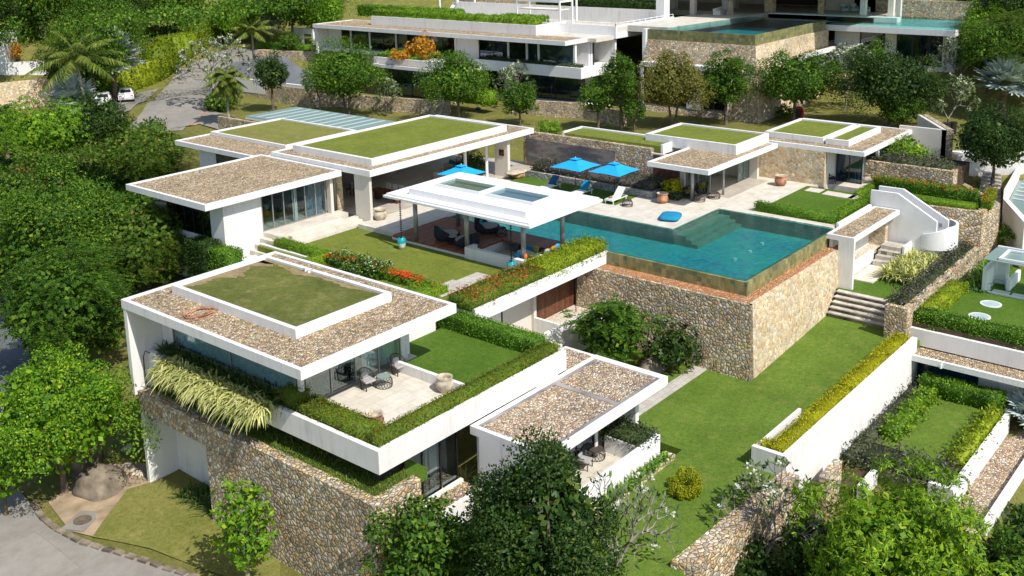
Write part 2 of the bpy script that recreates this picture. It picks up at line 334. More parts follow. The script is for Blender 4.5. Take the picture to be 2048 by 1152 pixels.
m_leaf('blade_green', [(0, (0.060, 0.135, 0.018)), (.6, (0.135, 0.285, 0.030)), (1, (0.300, 0.450, 0.060))], .4, .4)
m_leaf('blade_dark', [(0, (0.038, 0.075, 0.018)), (.6, (0.075, 0.135, 0.030)), (1, (0.180, 0.240, 0.075))], .4, .4)
m_leaf('blade_wild', [(0, (0.075, 0.135, 0.018)), (.6, (0.135, 0.210, 0.030)), (1, (0.300, 0.330, 0.090))], .5, .3)
m_leaf('palm_green', [(0, (0.075, 0.128, 0.021)), (.6, (0.135, 0.195, 0.030)), (1, (0.330, 0.330, 0.075))], .4, .4, .3)
m_leaf('palm_silver', [(0, (.30, .38, .38)), (.6, (.46, .54, .54)), (1, (.60, .66, .64))], .4, .6, .1)
m_leaf('croton_leaf', [(0, (.45, .16, .015)), (.6, (.62, .28, .02)), (1, (.34, .28, .03))], .4, .4)

# ---------------------------------------------------------------- mesh helpers
def mesh_np(name, V, F4, mat, smooth=False):
    me = bpy.data.meshes.new(name); V = np.asarray(V, np.float32); F4 = np.asarray(F4, np.int32)
    n = F4.shape[1]
    me.vertices.add(len(V)); me.vertices.foreach_set('co', V.ravel())
    me.loops.add(F4.size); me.loops.foreach_set('vertex_index', F4.ravel())
    me.polygons.add(len(F4)); me.polygons.foreach_set('loop_start', np.arange(0, F4.size, n, dtype=np.int32))
    me.polygons.foreach_set('loop_total', np.full(len(F4), n, np.int32))
    if mat: me.materials.append(M[mat])
    if smooth: me.polygons.foreach_set('use_smooth', np.ones(len(F4), bool))
    me.update(calc_edges=True); return me
def props(o, label, cat, group=None, kind=None):
    if label: o['label'] = label
    if cat: o['category'] = cat
    if group: o['group'] = group
    if kind: o['kind'] = kind
    return o
def thing(name, label, cat, loc=(0, 0, 0), rz=0, group=None):
    o = bpy.data.objects.new(name, None); COL.objects.link(o); o.location = loc; o.rotation_euler = (0, 0, rz)
    o.empty_display_size = .3; return props(o, label, cat, group)
def link(name, me, parent=None, loc=(0, 0, 0), label=None):
    o = bpy.data.objects.new(name, me); COL.objects.link(o); o.location = loc
    if parent: o.parent = parent
    if label: o['label'] = label
    return o
def dup(o, loc=None, rz=None, label=None, parent=None, sc=None):
    c = o.copy(); COL.objects.link(c)
    if parent: c.parent = parent
    if loc is not None: c.location = loc
    if rz is not None: c.rotation_euler = (0, 0, rz)
    if sc is not None: c.scale = (sc, sc, sc) if not isinstance(sc, tuple) else sc
    if label: c['label'] = label
    for ch in list(o.children): dup(ch, parent=c)
    return c
class MB:
    def __init__(s): s.v = []; s.f = []
    def add(s, v, f):
        n = len(s.v); s.v += [tuple(x) for x in v]; s.f += [tuple(i + n for i in q) for q in f]; return s
    def box(s, x0, x1, y0, y1, z0, z1):
        if x0 > x1: x0, x1 = x1, x0
        if y0 > y1: y0, y1 = y1, y0
        return s.add([(x0, y0, z0), (x1, y0, z0), (x1, y1, z0), (x0, y1, z0), (x0, y0, z1), (x1, y0, z1), (x1, y1, z1), (x0, y1, z1)],
                     [(3, 2, 1, 0), (4, 5, 6, 7), (0, 1, 5, 4), (1, 2, 6, 5), (2, 3, 7, 6), (3, 0, 4, 7)])
    def prism(s, poly, z0, z1):
        a = sum(poly[i][0] * poly[(i + 1) % len(poly)][1] - poly[(i + 1) % len(poly)][0] * poly[i][1] for i in range(len(poly)))
        if a < 0: poly = poly[::-1]
        n = len(poly); zz0 = z0 if hasattr(z0, '__len__') else [z0] * n; zz1 = z1 if hasattr(z1, '__len__') else [z1] * n
        if a < 0 and hasattr(z1, '__len__'): zz1 = zz1[::-1]
        if a < 0 and hasattr(z0, '__len__'): zz0 = zz0[::-1]
        v = [(p[0], p[1], z) for p, z in zip(poly, zz0)] + [(p[0], p[1], z) for p, z in zip(poly, zz1)]
        return s.add(v, [tuple(range(n))[::-1], tuple(range(n, 2 * n))] + [(i, (i + 1) % n, n + (i + 1) % n, n + i) for i in range(n)])
    def ring(s, x0, x1, y0, y1, z0, z1, t):
        v = []
        for z in (z0, z1):
            v += [(x0, y0, z), (x1, y0, z), (x1, y1, z), (x0, y1, z), (x0 + t, y0 + t, z), (x1 - t, y0 + t, z), (x1 - t, y1 - t, z), (x0 + t, y1 - t, z)]
        f = []
        for i in range(4):
            j = (i + 1) % 4
            f += [(8 + i, 8 + j, 12 + j, 12 + i), (i, j, 8 + j, 8 + i), (4 + j, 4 + i, 12 + i, 12 + j), (j, i, 4 + i, 4 + j)]
        return s.add(v, f)
    def cyl(s, x, y, z0, z1, r, n=16, r2=None):
        r2 = r if r2 is None else r2
        v = [(x + r * math.cos(6.2832 * i / n), y + r * math.sin(6.2832 * i / n), z0) for i in range(n)] + [(x + r2 * math.cos(6.2832 * i / n), y + r2 * math.sin(6.2832 * i / n), z1) for i in range(n)]
        return s.add(v, [tuple(range(n))[::-1], tuple(range(n, 2 * n))] + [(i, (i + 1) % n, n + (i + 1) % n, n + i) for i in range(n)])
    def lathe(s, x, y, z, prof, n=24):
        v = []
        for r, h in prof: v += [(x + r * math.cos(6.2832 * i / n), y + r * math.sin(6.2832 * i / n), z + h) for i in range(n)]
        f = []
        for k in range(len(prof) - 1):
            f += [(k * n + i, k * n + (i + 1) % n, (k + 1) * n + (i + 1) % n, (k + 1) * n + i) for i in range(n)]
        return s.add(v, f)
    def tube(s, pts, r, n=8):
        pts = [Vector(p) for p in pts]; rs = r if hasattr(r, '__len__') else [r] * len(pts); v = []; up = Vector((.13, .2, 1)).normalized()
        for i, p in enumerate(pts):
            d = (pts[min(i + 1, len(pts) - 1)] - pts[max(i - 1, 0)])
            d = d.normalized() if d.length > 1e-6 else Vector((0, 0, 1))
            a = d.cross(up if abs(d.dot(up)) < .97 else Vector((1, 0, 0))).normalized(); b = d.cross(a)
            v += [tuple(p + (a * math.cos(6.2832 * k / n) + b * math.sin(6.2832 * k / n)) * rs[i]) for k in range(n)]
        f = [(i * n + k, i * n + (k + 1) % n, (i + 1) * n + (k + 1) % n, (i + 1) * n + k) for i in range(len(pts) - 1) for k in range(n)]
        return s.add(v, f + [tuple(range(n)), tuple(range((len(pts) - 1) * n, len(pts) * n))[::-1]])
    def ell(s, c, r, n=14, m=8, p=1.0):
        "rounded body (p<1 gives a boxier pillow)"
        v = []; sg = lambda t: math.copysign(abs(t) ** p, t)
        for j in range(m + 1):
            a = math.pi * (j / m - .5)
            for i in range(n):
                b = 6.2832 * i / n
                v.append((c[0] + r[0] * sg(math.cos(a)) * sg(math.cos(b)), c[1] + r[1] * sg(math.cos(a)) * sg(math.sin(b)), c[2] + r[2] * math.sin(a)))
        return s.add(v, [(j * n + i, j * n + (i + 1) % n, (j + 1) * n + (i + 1) % n, (j + 1) * n + i) for j in range(m) for i in range(n)])
    def rot(s, rz, c=(0, 0, 0), rx=0, ry=0):
        Mx = Matrix.Translation(c) @ Matrix.Rotation(rz, 4, 'Z') @ Matrix.Rotation(rx, 4, 'X') @ Matrix.Rotation(ry, 4, 'Y') @ Matrix.Translation(-Vector(c))
        s.v = [tuple(Mx @ Vector(p)) for p in s.v]; return s
    def move(s, x, y, z): s.v = [(p[0] + x, p[1] + y, p[2] + z) for p in s.v]; return s
    def build(s, name, mat, parent=None, smooth=False, local=False, label=None, bevel=0.):
        me = bpy.data.meshes.new(name)
        off = Vector((0, 0, 0)); q = parent
        if parent and not local:
            while q: off += q.location; q = q.parent
        loc = Vector((0, 0, 0))
        if not parent and not local:
            a = np.array(s.v); loc = Vector(((a[:, 0].min() + a[:, 0].max()) / 2, (a[:, 1].min() + a[:, 1].max()) / 2, a[:, 2].min()))
        me.from_pydata([tuple(Vector(p) - off - loc) for p in s.v], [], s.f); me.materials.append(M[mat])
        if smooth: me.polygons.foreach_set('use_smooth', [True] * len(me.polygons))
        me.update()
        o = link(name, me, parent, loc, label)
        if bevel:
            b = o.modifiers.new('bevel', 'BEVEL'); b.width = bevel; b.segments = 2; b.limit_method = 'ANGLE'
        return o
def solo(mb, name, mat, label, cat, group=None, kind=None, **k): return props(mb.build(name, mat, **k), label, cat, group, kind)
def struct(mb, name, mat): return props(mb.build(name, mat), None, None, None, 'structure')
def B(*a): return MB().box(*a)
def C4(z, *pix):
    p = [at(u, v, z) for u, v in pix]; return [(q.x, q.y) for q in p]

# ---------------------------------------------------------------- terrain
CP = np.array([(72,62,.6),(80,68,.6),(88,62,.5),(90,43,.6),(78,58,.5),(84,50,.6),(96,38,.9),(92,30,.8),(90,20,.5),(100,10,1),(104,28,.9),(76,45,.4),(84,42,.5),(88,36,.6),
 (60,45,-1.6),(50,45,-1.8),(43,50,-1.8),(66,35,-1.6),(74,30,-1.4),(50,60,-1.5),(60,70,-1),(67,104,1),(67.5,110,.2),(61,88,.2),(64,95,.3),(70,92,.4),(75,100,.8),(72,84,.6),(66,78,.3),(56,84,-.6),(50,92,-1.5),
 (38,60,-3.2),(36,67,-3.6),(42,74,-2),(30,60,-6.5),(25,52,-7.7),(24,42,-7.7),(22,34,-7.8),(18,28,-8.2),(17,40,-8.2),(19,50,-8),(26,70,-6.6),(20,82,-7.6),(35,86,-4),(10,60,-8.8),(8,40,-8.6),(34,40,-7.7),(30,30,-7),
 (30,20,-6.2),(36,24,-5.8),(45,24,-5.8),(55,22,-5.8),(44,31,-5.4),(47,27,-5.6),(33,16,-8),(42,15,-8.4),(50,14.5,-8),(57,16,-8),(62,16,-6),(28,16,-7.5),(60,8,-9),(50,5,-10),(80,12,-3.5),(75,16,-4),(84,18,-1),(90,12,-1),
 (120,120,10),(100,160,16),(140,60,8),(120,40,6),(115,30,5),(118,18,5),(150,150,30),(60,165,12),(80,140,6),(40,130,2),(100,100,5),(92,110,4.5),(110,80,6),(98,76,5),(200,200,60),(0,160,14),(5,110,-2),(30,110,-1),(230,0,30),(150,10,8),(250,100,60),(20,260,40),(120,260,60)], float)
def g(x, y):
    x = np.asarray(x, float); y = np.asarray(y, float)
    d2 = (x[..., None] - CP[:, 0]) ** 2 + (y[..., None] - CP[:, 1]) ** 2 + 3.
    wt = d2 ** -1.9; return (wt * CP[:, 2]).sum(-1) / wt.sum(-1)
def gz(x, y): return float(g(np.array(x), np.array(y)))
def atg(u, v, off=0.):
    z = 0.
    for _ in range(25):
        p = at(u, v, z); z = z * .5 + .5 * (gz(p.x, p.y) + off)
    return at(u, v, z)
xs = np.concatenate([np.arange(-30, 130, 1.25), np.arange(130, 330, 8)]); ys = np.concatenate([np.arange(-60, 0, 4), np.arange(0, 150, 1.25), np.arange(150, 400, 8)])
X, Y = np.meshgrid(xs, ys, indexing='ij'); Z = g(X, Y)
ny = len(ys); idx = np.arange(len(xs) * ny).reshape(len(xs), ny)
F = np.stack([idx[:-1, :-1], idx[1:, :-1], idx[1:, 1:], idx[:-1, 1:]], -1).reshape(-1, 4)
me = mesh_np('ground', np.stack([X, Y, Z], -1).reshape(-1, 3), F, 'wild_ground', True)
props(link('ground', me), None, None, None, 'structure')
def ribbon(name, L, R_, mat, off=.07, n=12, m=14, thick=0):
    def res(P_, k):
        P_ = np.array([(p[0], p[1]) for p in P_]); s = np.r_[0, np.cumsum(np.hypot(*np.diff(P_, axis=0).T))]; t = np.linspace(0, s[-1], k)
        return np.stack([np.interp(t, s, P_[:, 0]), np.interp(t, s, P_[:, 1])], -1)
    k = n * (len(L) - 1) + 1; a, b = res(L, k), res(R_, k); t = np.linspace(0, 1, m)[None, :, None]
    G = a[:, None] * (1 - t) + b[:, None] * t; z = g(G[..., 0], G[..., 1]) + off
    V = np.concatenate([G, z[..., None]], -1).reshape(-1, 3); ii = np.arange(k * m).reshape(k, m)
    F = np.stack([ii[:-1, :-1], ii[:-1, 1:], ii[1:, 1:], ii[1:, :-1]], -1).reshape(-1, 4)
    return props(link(name, mesh_np(name, V, F, mat, True)), None, None, None, 'structure')
G_ = lambda *p: [atg(u, v) for u, v in p]
# driveway at upper left, its branch, and the shaded ramp to the upper villa
ribbon('driveway', G_((255, 262), (285, 225), (320, 186), (352, 145), (405, 118), (470, 95)), G_((365, 262), (395, 235), (430, 200), (440, 160), (470, 140), (540, 120)), 'concrete_road')
ribbon('side_road', G_((225, 232), (262, 222), (300, 196)), G_((225, 200), (265, 190), (318, 178)), 'concrete_road', .1)
ribbon('lower_driveway', G_((355, 258), (400, 250), (440, 262)), G_((378, 218), (420, 222), (480, 240)), 'concrete_road', .11)
ribbon('entrance_ramp', G_((460, 128), (560, 135), (640, 140)), G_((462, 158), (560, 168), (622, 176)), 'shaded_road_tone', .12)
# road and verge at lower left
ribbon('road', [at(u, v, -7.9) for u, v in ((-140, 900), (-20, 905), (62, 1010), (110, 1060), (240, 1110), (400, 1160), (420, 1200))], [at(u, v, -8.1) for u, v in ((-300, 1100), (-300, 1250), (-260, 1330), (-200, 1400), (-100, 1420), (60, 1420), (200, 1420))], 'concrete_road', .08)
ribbon('far_road', [at(u, v, -7.2) for u, v in ((-60, 560), (30, 560), (60, 720), (90, 930))], [at(u, v, -8) for u, v in ((-260, 700), (-120, 700), (-60, 820), (-20, 940))], 'shaded_road_tone', .10)
ribbon('verge_lawn', [at(u, v, -7.8) for u, v in ((185, 1075), (300, 1100), (420, 1145), (560, 1190))], [at(u, v, -7.7) for u, v in ((255, 980), (330, 960), (410, 1000), (560, 1110))], 'dry_lawn', .06)
ribbon('earth_patch', [at(u, v, -7.8) for u, v in ((95, 1000), (140, 1062), (190, 1075))], [at(u, v, -7.7) for u, v in ((200, 930), (290, 930), (330, 965))], 'bare_earth', .05)
kerbs = [at(u, v, -7.75) for u, v in ((66, 1000), (82, 1030), (112, 1056), (160, 1082), (205, 1095), (250, 1108), (300, 1124), (350, 1142), (400, 1158))]
kb = MB()
for i in range(len(kerbs) - 1):
    a, b = kerbs[i], kerbs[i + 1]; n = max(2, int((b - a).length / .55))
    for k in range(n):
        p = a.lerp(b, (k + .5) / n); ang = math.atan2(b.y - a.y, b.x - a.x); z = gz(p.x, p.y); r = random.Random(i * 9 + k)
        q = MB().box(-.24, .24, -.15, .15, -.05, .14 + r.random() * .05).rot(ang + r.uniform(-.09, .09)).move(p.x, p.y, z); kb.add(q.v, q.f)
solo(kb, 'kerb', 'boulder_rock', 'rough stone kerb curving along the concrete road at lower left', 'kerb')
p = at(165, 1040, -7.7); z = gz(p.x, p.y)
t = thing('manhole', 'round rusty manhole cover set in concrete beside the kerb', 'manhole cover', (p.x, p.y, z))
B(p.x - .8, p.x + .8, p.y - .6, p.y + .6, z - .1, z + .09).rot(.5, (p.x, p.y, z)).build('slab', 'concrete_road', t)
MB().cyl(p.x, p.y, z + .09, z + .12, .42, 28).build('cover', 'bark', t)

# ---------------------------------------------------------------- shared building pieces
def flat_roof(par, x0, x1, y0, y1, zt, th=.45, gravel='roof_gravel', wall='white_plaster', lip=.22, name='roof'):
    r = MB().ring(x0, x1, y0, y1, zt - th, zt, lip).box(x0 + lip - .02, x1 - lip + .02, y0 + lip - .02, y1 - lip + .02, zt - th + .004, zt - .16).build(name, wall, par)
    gme = B(x0 + lip - .01, x1 - lip + .01, y0 + lip - .01, y1 - lip + .01, zt - .155, zt - .07).build('gravel', gravel, r)
    return r
def turf_bed(par, x0, x1, y0, y1, z0, zt, t=.25, mat='roof_lawn', wall='white_plaster', drop=.12):
    r = MB().ring(x0, x1, y0, y1, z0, zt, t).build('roof_kerb', wall, par)
    B(x0 + t - .01, x1 - t + .01, y0 + t - .01, y1 - t + .01, z0, zt - drop).build('turf', mat, r); return r
def curtain(par, axis, c, a0, a1, z0, z1, mat='curtain_white', amp=.05, step=.09):
    n = max(6, int(abs(a1 - a0) / step)); v = []; f = []
    for i in range(n + 1):
        a = a0 + (a1 - a0) * i / n; o = c + amp * math.sin(i * 2.1) + .02 * math.sin(i * .7)
        p = (o, a) if axis == 'x' else (a, o); v += [(*p, z0), (*p, z1)]
    f = [(2 * i, 2 * i + 2, 2 * i + 3, 2 * i + 1) for i in range(n)]
    return MB().add(v, f).build('curtain', mat, par, smooth=True)
def glazing(par, axis, c, a0, a1, z0, z1, n=3, fr='grey_metal', gl='window_glass', t=.06, name='sliding_door'):
    "framed run of n panes in the plane x=c or y=c"
    fm = MB(); bx = (lambda a, b, z, zz: fm.box(c - .04, c + .04, a, b, z, zz)) if axis == 'x' else (lambda a, b, z, zz: fm.box(a, b, c - .04, c + .04, z, zz))
    if a0 > a1: a0, a1 = a1, a0
    bx(a0, a1, z0, z0 + t); bx(a0, a1, z1 - t, z1)
    for i in range(n + 1):
        a = a0 + (a1 - a0) * i / n; a = min(max(a, a0 + t / 2), a1 - t / 2); bx(a - t / 2, a + t / 2, z0 + t, z1 - t)
    d = fm.build(name, fr, par)
    for i in range(n):
        b0 = a0 + (a1 - a0) * i / n + t / 2; b1 = a0 + (a1 - a0) * (i + 1) / n - t / 2
        (B(c - .008, c + .008, b0, b1, z0 + t, z1 - t) if axis == 'x' else B(b0, b1, c - .008, c + .008, z0 + t, z1 - t)).build('pane', gl, d)
    return d

# ---------------------------------------------------------------- front pavilion (bedroom) with terrace
fp = thing('garden_pavilion', 'flat roofed white bedroom pavilion in the foreground with worn turf square on its gravel roof', 'pavilion', (30, 38, -.9))
flat_roof(fp, 24.7, 34.1, 32.2, 46.0, 2.2, .45)
turf_bed(fp, 26.8, 32.65, 35.1, 44.8, 2.13, 2.58, .24, 'roof_turf')
MB().prism([(24.72, 45.62), (26.5, 45.62), (26.5, 45.9), (24.72, 45.9)], -2.8, 1.74).build('end_wall', 'white_plaster', fp)
MB().box(26.5, 26.75, 44.6, 45.6, -1, 1.74).box(26.5, 33.6, 45.62, 45.85, -1, 1.74).box(33.3, 33.6, 35.0, 45.6, -1, 1.74).box(32.6, 33.2, 34.75, 35.0, -.9, 1.74).build('wall', 'white_plaster', fp)
B(26.4, 33.6, 34.5, 45.6, -1.1, -.9).build('floor', 'interior_floor', fp)
B(26.44, 26.58, 34.75, 44.6, -.9, -.5).build('window_sill', 'white_plaster', fp)
glazing(fp, 'x', 26.52, 35.0, 44.6, -.5, 1.74, 2, 'grey_metal', 'clear_glass', .05, 'window')
B(26.42, 26.62, 34.5, 34.72, -1, 1.74).build('corner_post', 'white_plaster', fp)
glazing(fp, 'y', 34.6, 26.75, 32.6, -.87, 1.74, 4, 'grey_metal', 'clear_glass', .07)
curtain(fp, 'y', 34.95, 30.4, 32.5, -.85, 1.7, 'curtain_white'); curtain(fp, 'x', 26.66, 35.1, 44.5, -.5, 1.7, 'screen_grey', .02, .2)
B(28.5, 31.5, 36.9, 37.2, -.9, -.3).build('bed_base', 'interior_wall', fp)
# terrace
B(27.3, 31.75, 29.6, 34.45, -1.1, -.9).build('terrace_paving', 'travertine', fp)
MB().box(25.6, 38.2, 28.75, 29.0, -1.72, -.7).box(25.6, 25.85, 29.0, 45.6, -1.72, -.7).box(37.95, 38.2, 29.0, 36.4, -1.72, -.7).box(25.86, 37.94, 29.01, 45.6, -1.7, -1.25).build('terrace_parapet', 'old_white_plaster', fp)
MB().box(31.76, 31.96, 29.7, 34.5, -1.2, -.42).box(33.65, 36.6, 36.1, 36.4, -1.2, -.1).build('garden_wall', 'white_plaster', fp)
MB().box(25.86, 27.28, 29.01, 45.6, -1.24, -.85).box(27.29, 37.94, 29.01, 29.58, -1.24, -.85).build('planting_soil', 'soil', fp)
props(B(31.97, 37.94, 29.59, 36.09, -1.24, -.93).build('terrace_lawn', 'lush_grass'), None, None, None, 'structure')
t = solo(B(27.0, 30.6, 35.0, 36.6, -.895, -.875), 'rug', 'rug_pattern', 'dark patterned rug on the bedroom floor behind the open sliding door', 'rug')
# lower storey
lh = thing('lower_house', 'white lower house with pebble roof in two bays and a walled balcony', 'house', (35, 27, -5))
r = flat_roof(lh, 31.0, 40.4, 24.35, 28.7, -1.75, .4, 'pale_gravel')
MB().box(31.2, 40.2, 28.3, 28.74, -1.84, -1.80).box(36.6, 36.9, 24.6, 28.3, -1.83, -1.79).box(31.2, 40.2, 24.57, 24.8, -1.835, -1.795).build('drain_strip', 'grey_concrete', r)
MB().box(38.2, 40.6, 28.72, 30.6, -2.15, -1.78).box(40.36, 40.6, 24.4, 28.7, -2.15, -1.752).build('roof_strip', 'white_plaster', lh)
B(38.22, 40.34, 28.75, 30.4, -1.775, -1.74).build('gravel', 'pale_gravel', lh)
MB().box(31.2, 40.2, 28.2, 28.5, -5.2, -2.15).box(31.0, 31.25, 24.4, 28.2, -5.2, -2.15).box(39.9, 40.2, 25.8, 28.2, -5.2, -2.15).box(36.9, 37.1, 26.1, 28.2, -5, -2.15).build('wall', 'white_plaster', lh)
B(31.1, 39.2, 24.2, 28.6, -5.2, -4.95).build('floor', 'travertine', lh)
MB().box(33.0, 39.2, 23.95, 24.15, -5.45, -4.1).box(39.0, 39.2, 24.15, 26.4, -5.45, -4.1).box(37.5, 37.65, 24.15, 26.0, -4.95, -4.1).build('balcony_parapet', 'bright_white', lh)
B(37.66, 38.98, 24.16, 26.2, -4.95, -4.3).build('planting_soil', 'soil', lh)
glazing(lh, 'y', 26.2, 31.3, 36.9, -4.95, -2.15, 4, 'dark_metal', 'blue_window_glass', .06)
curtain(lh, 'y', 26.5, 35.3, 36.8, -4.9, -2.2, 'curtain_teal')
MB().box(26.3, 31.0, 29.6, 29.85, -5.6, -1.72).box(28.4, 28.6, 30.0, 44, -2.9, -1.72).build('lower_wall', 'dark_interior', lh)  # shade under the parapet put into this wall's near-black colour
glazing(lh, 'y', 29.45, 27.6, 30.9, -4.6, -1.74, 3, 'dark_metal', 'window_glass', .06, 'window'); curtain(lh, 'y', 29.7 - .12, 28.9, 29.9, -4.5, -1.8, 'curtain_white')
MB().box(28.2, 31.0, 28.0, 28.18, -5.6, -4.5).box(28.2, 31.0, 29.2, 29.38, -5.6, -4.5).box(28.2, 28.4, 28.18, 29.2, -5.6, -4.5).build('window_planter', 'white_plaster', lh)
B(28.4, 31, 28.18, 29.2, -5.2, -4.62).build('gravel', 'pale_gravel', lh)
t = solo(MB().box(37.6, 39.35, 23.2, 23.75, -5.6, -4.95).box(33, 37.6, 23.2, 23.7, -5.6, -5.05), 'stone_edging', 'rubble_stone', 'low rubble stone edging under the white balcony parapet', 'edging')

# stone retaining wall, lower left
def batter(name, mat, label, x0, x1, y0, y1, z0, z1, bx=0, by=0, cat='wall', group=None, par=None):
    v = [(x0 - bx, y0 - by, z0), (x1, y0 - by, z0), (x1, y1, z0), (x0 - bx, y1, z0), (x0, y0, z1), (x1, y0, z1), (x1, y1, z1), (x0, y1, z1)]
    mb = MB().add(v, [(3, 2, 1, 0), (4, 5, 6, 7), (0, 1, 5, 4), (1, 2, 6, 5), (2, 3, 7, 6), (3, 0, 4, 7)])
    return solo(mb, name, mat, label, cat, group) if not par else mb.build(name, mat, par)
rw = thing('retaining_wall', 'tall rubble stone retaining wall at lower left with a recessed white bay', 'wall', (25.3, 37, -8))
MB().box(24.85, 25.4, 28.35, 39.9, -8.6, -2.6).box(24.85, 25.4, 39.9, 45.6, -3.75, -2.6).box(25.4, 27.5, 28.35, 28.85, -8.6, -2.6).build('stonework', 'big_rubble_stone', rw)
MB().box(26.6, 26.8, 39.9, 45.4, -8.6, -3.4).box(24.9, 26.6, 45.4, 45.6, -8.6, -3.75).box(25.4, 26.6, 39.7, 39.88, -8.6, -3.4).box(25.2, 26.7, 39.9, 45.4, -3.4, -3.3).build('recess_wall', 'white_plaster', rw)
props(MB().box(25.41, 28.4, 28.86, 45.6, -3.2, -2.66).build('grass_strip', 'lush_grass'), None, None, None, 'structure')

# ---------------------------------------------------------------- beam planter and underpass
bp = thing('beam_planter', 'long white planter beam bridging from the bedroom terrace to the pool corner', 'planter', (44.5, 35.6, -1))
MB().ring(38.3, 50.78, 34.8, 36.7, -.8, -.02, .16).box(38.4, 50.7, 34.9, 36.6, -.79, -.35).build('beam', 'bright_white', bp)
B(38.46, 50.62, 34.96, 36.54, -.35, -.1).build('planting_soil', 'soil', bp)
ug = thing('basement_front', 'white basement front under the planter beam with carved timber doors', 'facade', (45, 36.5, -5))
MB().box(38.4, 45.1, 36.5, 36.7, -5.2, -.8).box(45.1, 45.35, 36.3, 36.7, -5.2, -.8).box(45.35, 50.0, 36.5, 36.7, -5.2, -3.55).build('wall', 'cream_wall', ug)
B(45.36, 49.8, 36.48, 36.6, -3.54, -.8).build('timber_screen', 'timber_door', ug)
B(42.35, 42.42, 36.44, 36.5, -4.9, -.8).build('door_frame', 'dark_metal', ug); B(41.0, 42.3, 36.46, 36.5, -4.9, -.82).build('door', 'white_plaster', ug)
MB().box(43.3, 49.6, 34.2, 34.45, -5.6, -3.0).box(45.1, 45.3, 34.45, 36.3, -5.2, -3.0).box(43.3, 43.5, 33.0, 34.2, -5.6, -3.3).build('low_wall', 'white_plaster', ug)
B(45.3, 49.6, 34.45, 36.45, -5.2, -3.5).build('gravel', 'cream_pebbles', ug)
B(38.4, 45.1, 30.5, 36.5, -5.4, -5.0).build('floor', 'travertine', ug)

# ---------------------------------------------------------------- pool
pl = thing('swimming_pool', 'L shaped infinity pool with turquoise water and mossy tiled overflow walls', 'swimming pool', (57, 30, -1.3))
MB().box(50.45, 50.75, 25.3, 34.75, -1.3, -.03).box(50.76, 63.0, 25.3, 25.6, -1.3, -.03).build('overflow_wall', 'pool_tile', pl)
MB().box(50.75, 62.9, 25.6, 33.75, -1.15, -1.0).box(50.75, 56.7, 33.75, 47.8, -1.15, -1.0).build('pool_floor', 'pool_floor_tile', pl)
MB().box(62.75, 63.0, 25.6, 33.75, -1.6, -.02).box(56.7, 62.75, 33.7, 33.95, -1.6, -.02).box(56.68, 56.9, 33.95, 47.8, -1.6, -.02).box(50.6, 56.7, 47.8, 48.0, -1.6, -.02).box(50.5, 50.72, 36.8, 47.8, -1.6, -.1).build('pool_side', 'pool_side_tile', pl)
MB().box(56.76, 62.74, 32.0, 33.69, -1.1, -.75).box(56.76, 62.74, 32.45, 33.69, -.75, -.52).box(56.76, 62.74, 32.9, 33.69, -.52, -.3).build('pool_steps', 'pool_step_tile', pl)
MB().add([(50.62, 25.45, -.02), (62.8, 25.45, -.02), (62.8, 33.75, -.02), (56.72, 33.75, -.02), (50.62, 33.75, -.02)], [(0, 1, 2, 3, 4)]).add([(50.62, 33.75, -.02), (56.72, 33.75, -.02), (56.72, 47.85, -.02), (50.62, 47.85, -.02)], [(0, 1, 2, 3)]).build('water_surface', 'pool_water', pl)
for u, v in ((1160, 460), (1183, 471), (1238, 484), (1291, 497), (1348, 510), (1406, 523), (1466, 535), (1525, 459), (1470, 489), (1500, 474)):
    p = at(u, v, 0); MB().cyl(p.x, p.y, -.999, -.9, .13, 12).build('pool_light', 'bright_white', pl)
# big stone mass around the pool
pm = thing('pool_terrace_wall', 'massive golden rubble stone wall carrying the pool above the lower lawn', 'wall', (55, 30, -5.4))
batter('stonework', 'rubble_stone', None, 49.35, 49.6, 24.5, 36.2, -5.7, -.85, .28, .22, par=pm)
v = [(49.07, 24.28, -5.7), (63.3, 24.28, -5.7), (63.3, 24.8, -5.7), (49.6, 24.8, -5.7), (49.35, 24.5, -.85), (63.2, 24.5, -.85), (63.2, 24.75, -.85), (49.6, 24.75, -.85)]
MB().add(v, [(3, 2, 1, 0), (4, 5, 6, 7), (0, 1, 5, 4), (1, 2, 6, 5), (2, 3, 7, 6), (3, 0, 4, 7)]).build('sunlit_stonework', 'pale_sunlit_stone', pm)  # sunward side in the paler stone copy, sunlight put into its colour
MB().box(49.55, 50.45, 25.3, 34.8, -1.5, -.83).box(49.55, 63.0, 24.7, 25.3, -1.5, -.83).build('gravel_channel', 'orange_gravel', pm)

# ---------------------------------------------------------------- paved deck, lawns
dk = MB()
dk.prism([(56.9, 33.95), (63.0, 33.95), (63.0, 31.55), (72.3, 31.55), (73.7, 30.2), (73.7, 34.6), (73.0, 40), (62.5, 40.2), (61.5, 41.3), (60.9, 50.6), (61, 54), (56.9, 54)], -.6, 0)
dk.box(63.0, 63.7, 25.6, 31.55, -.6, .03)
dk.box(47.05, 56.9, 48.0, 54, -.6, 0).box(45.5, 47.05, 48.2, 51.9, -.6, 0).box(56.9, 66, 54, 58.4, -.6, -.004)
props(dk.build('pool_deck', 'travertine'), None, None, None, 'structure')
props(B(73.7, 77.0, 27.6, 34.6, -.6, -.002).build('side_patio', 'travertine'), None, None, None, 'structure')
props(MB().box(38.9, 45.1, 36.72, 54.3, -1.2, -.3).box(45.1, 46.2, 48.2, 54.3, -1.2, -.302).build('lawn', 'roof_lawn'), None, None, None, 'structure')
props(B(36.8, 38.88, 36.72, 50.5, -1.4, -.45).build('garden_bed', 'lush_grass'), None, None, None, 'structure')
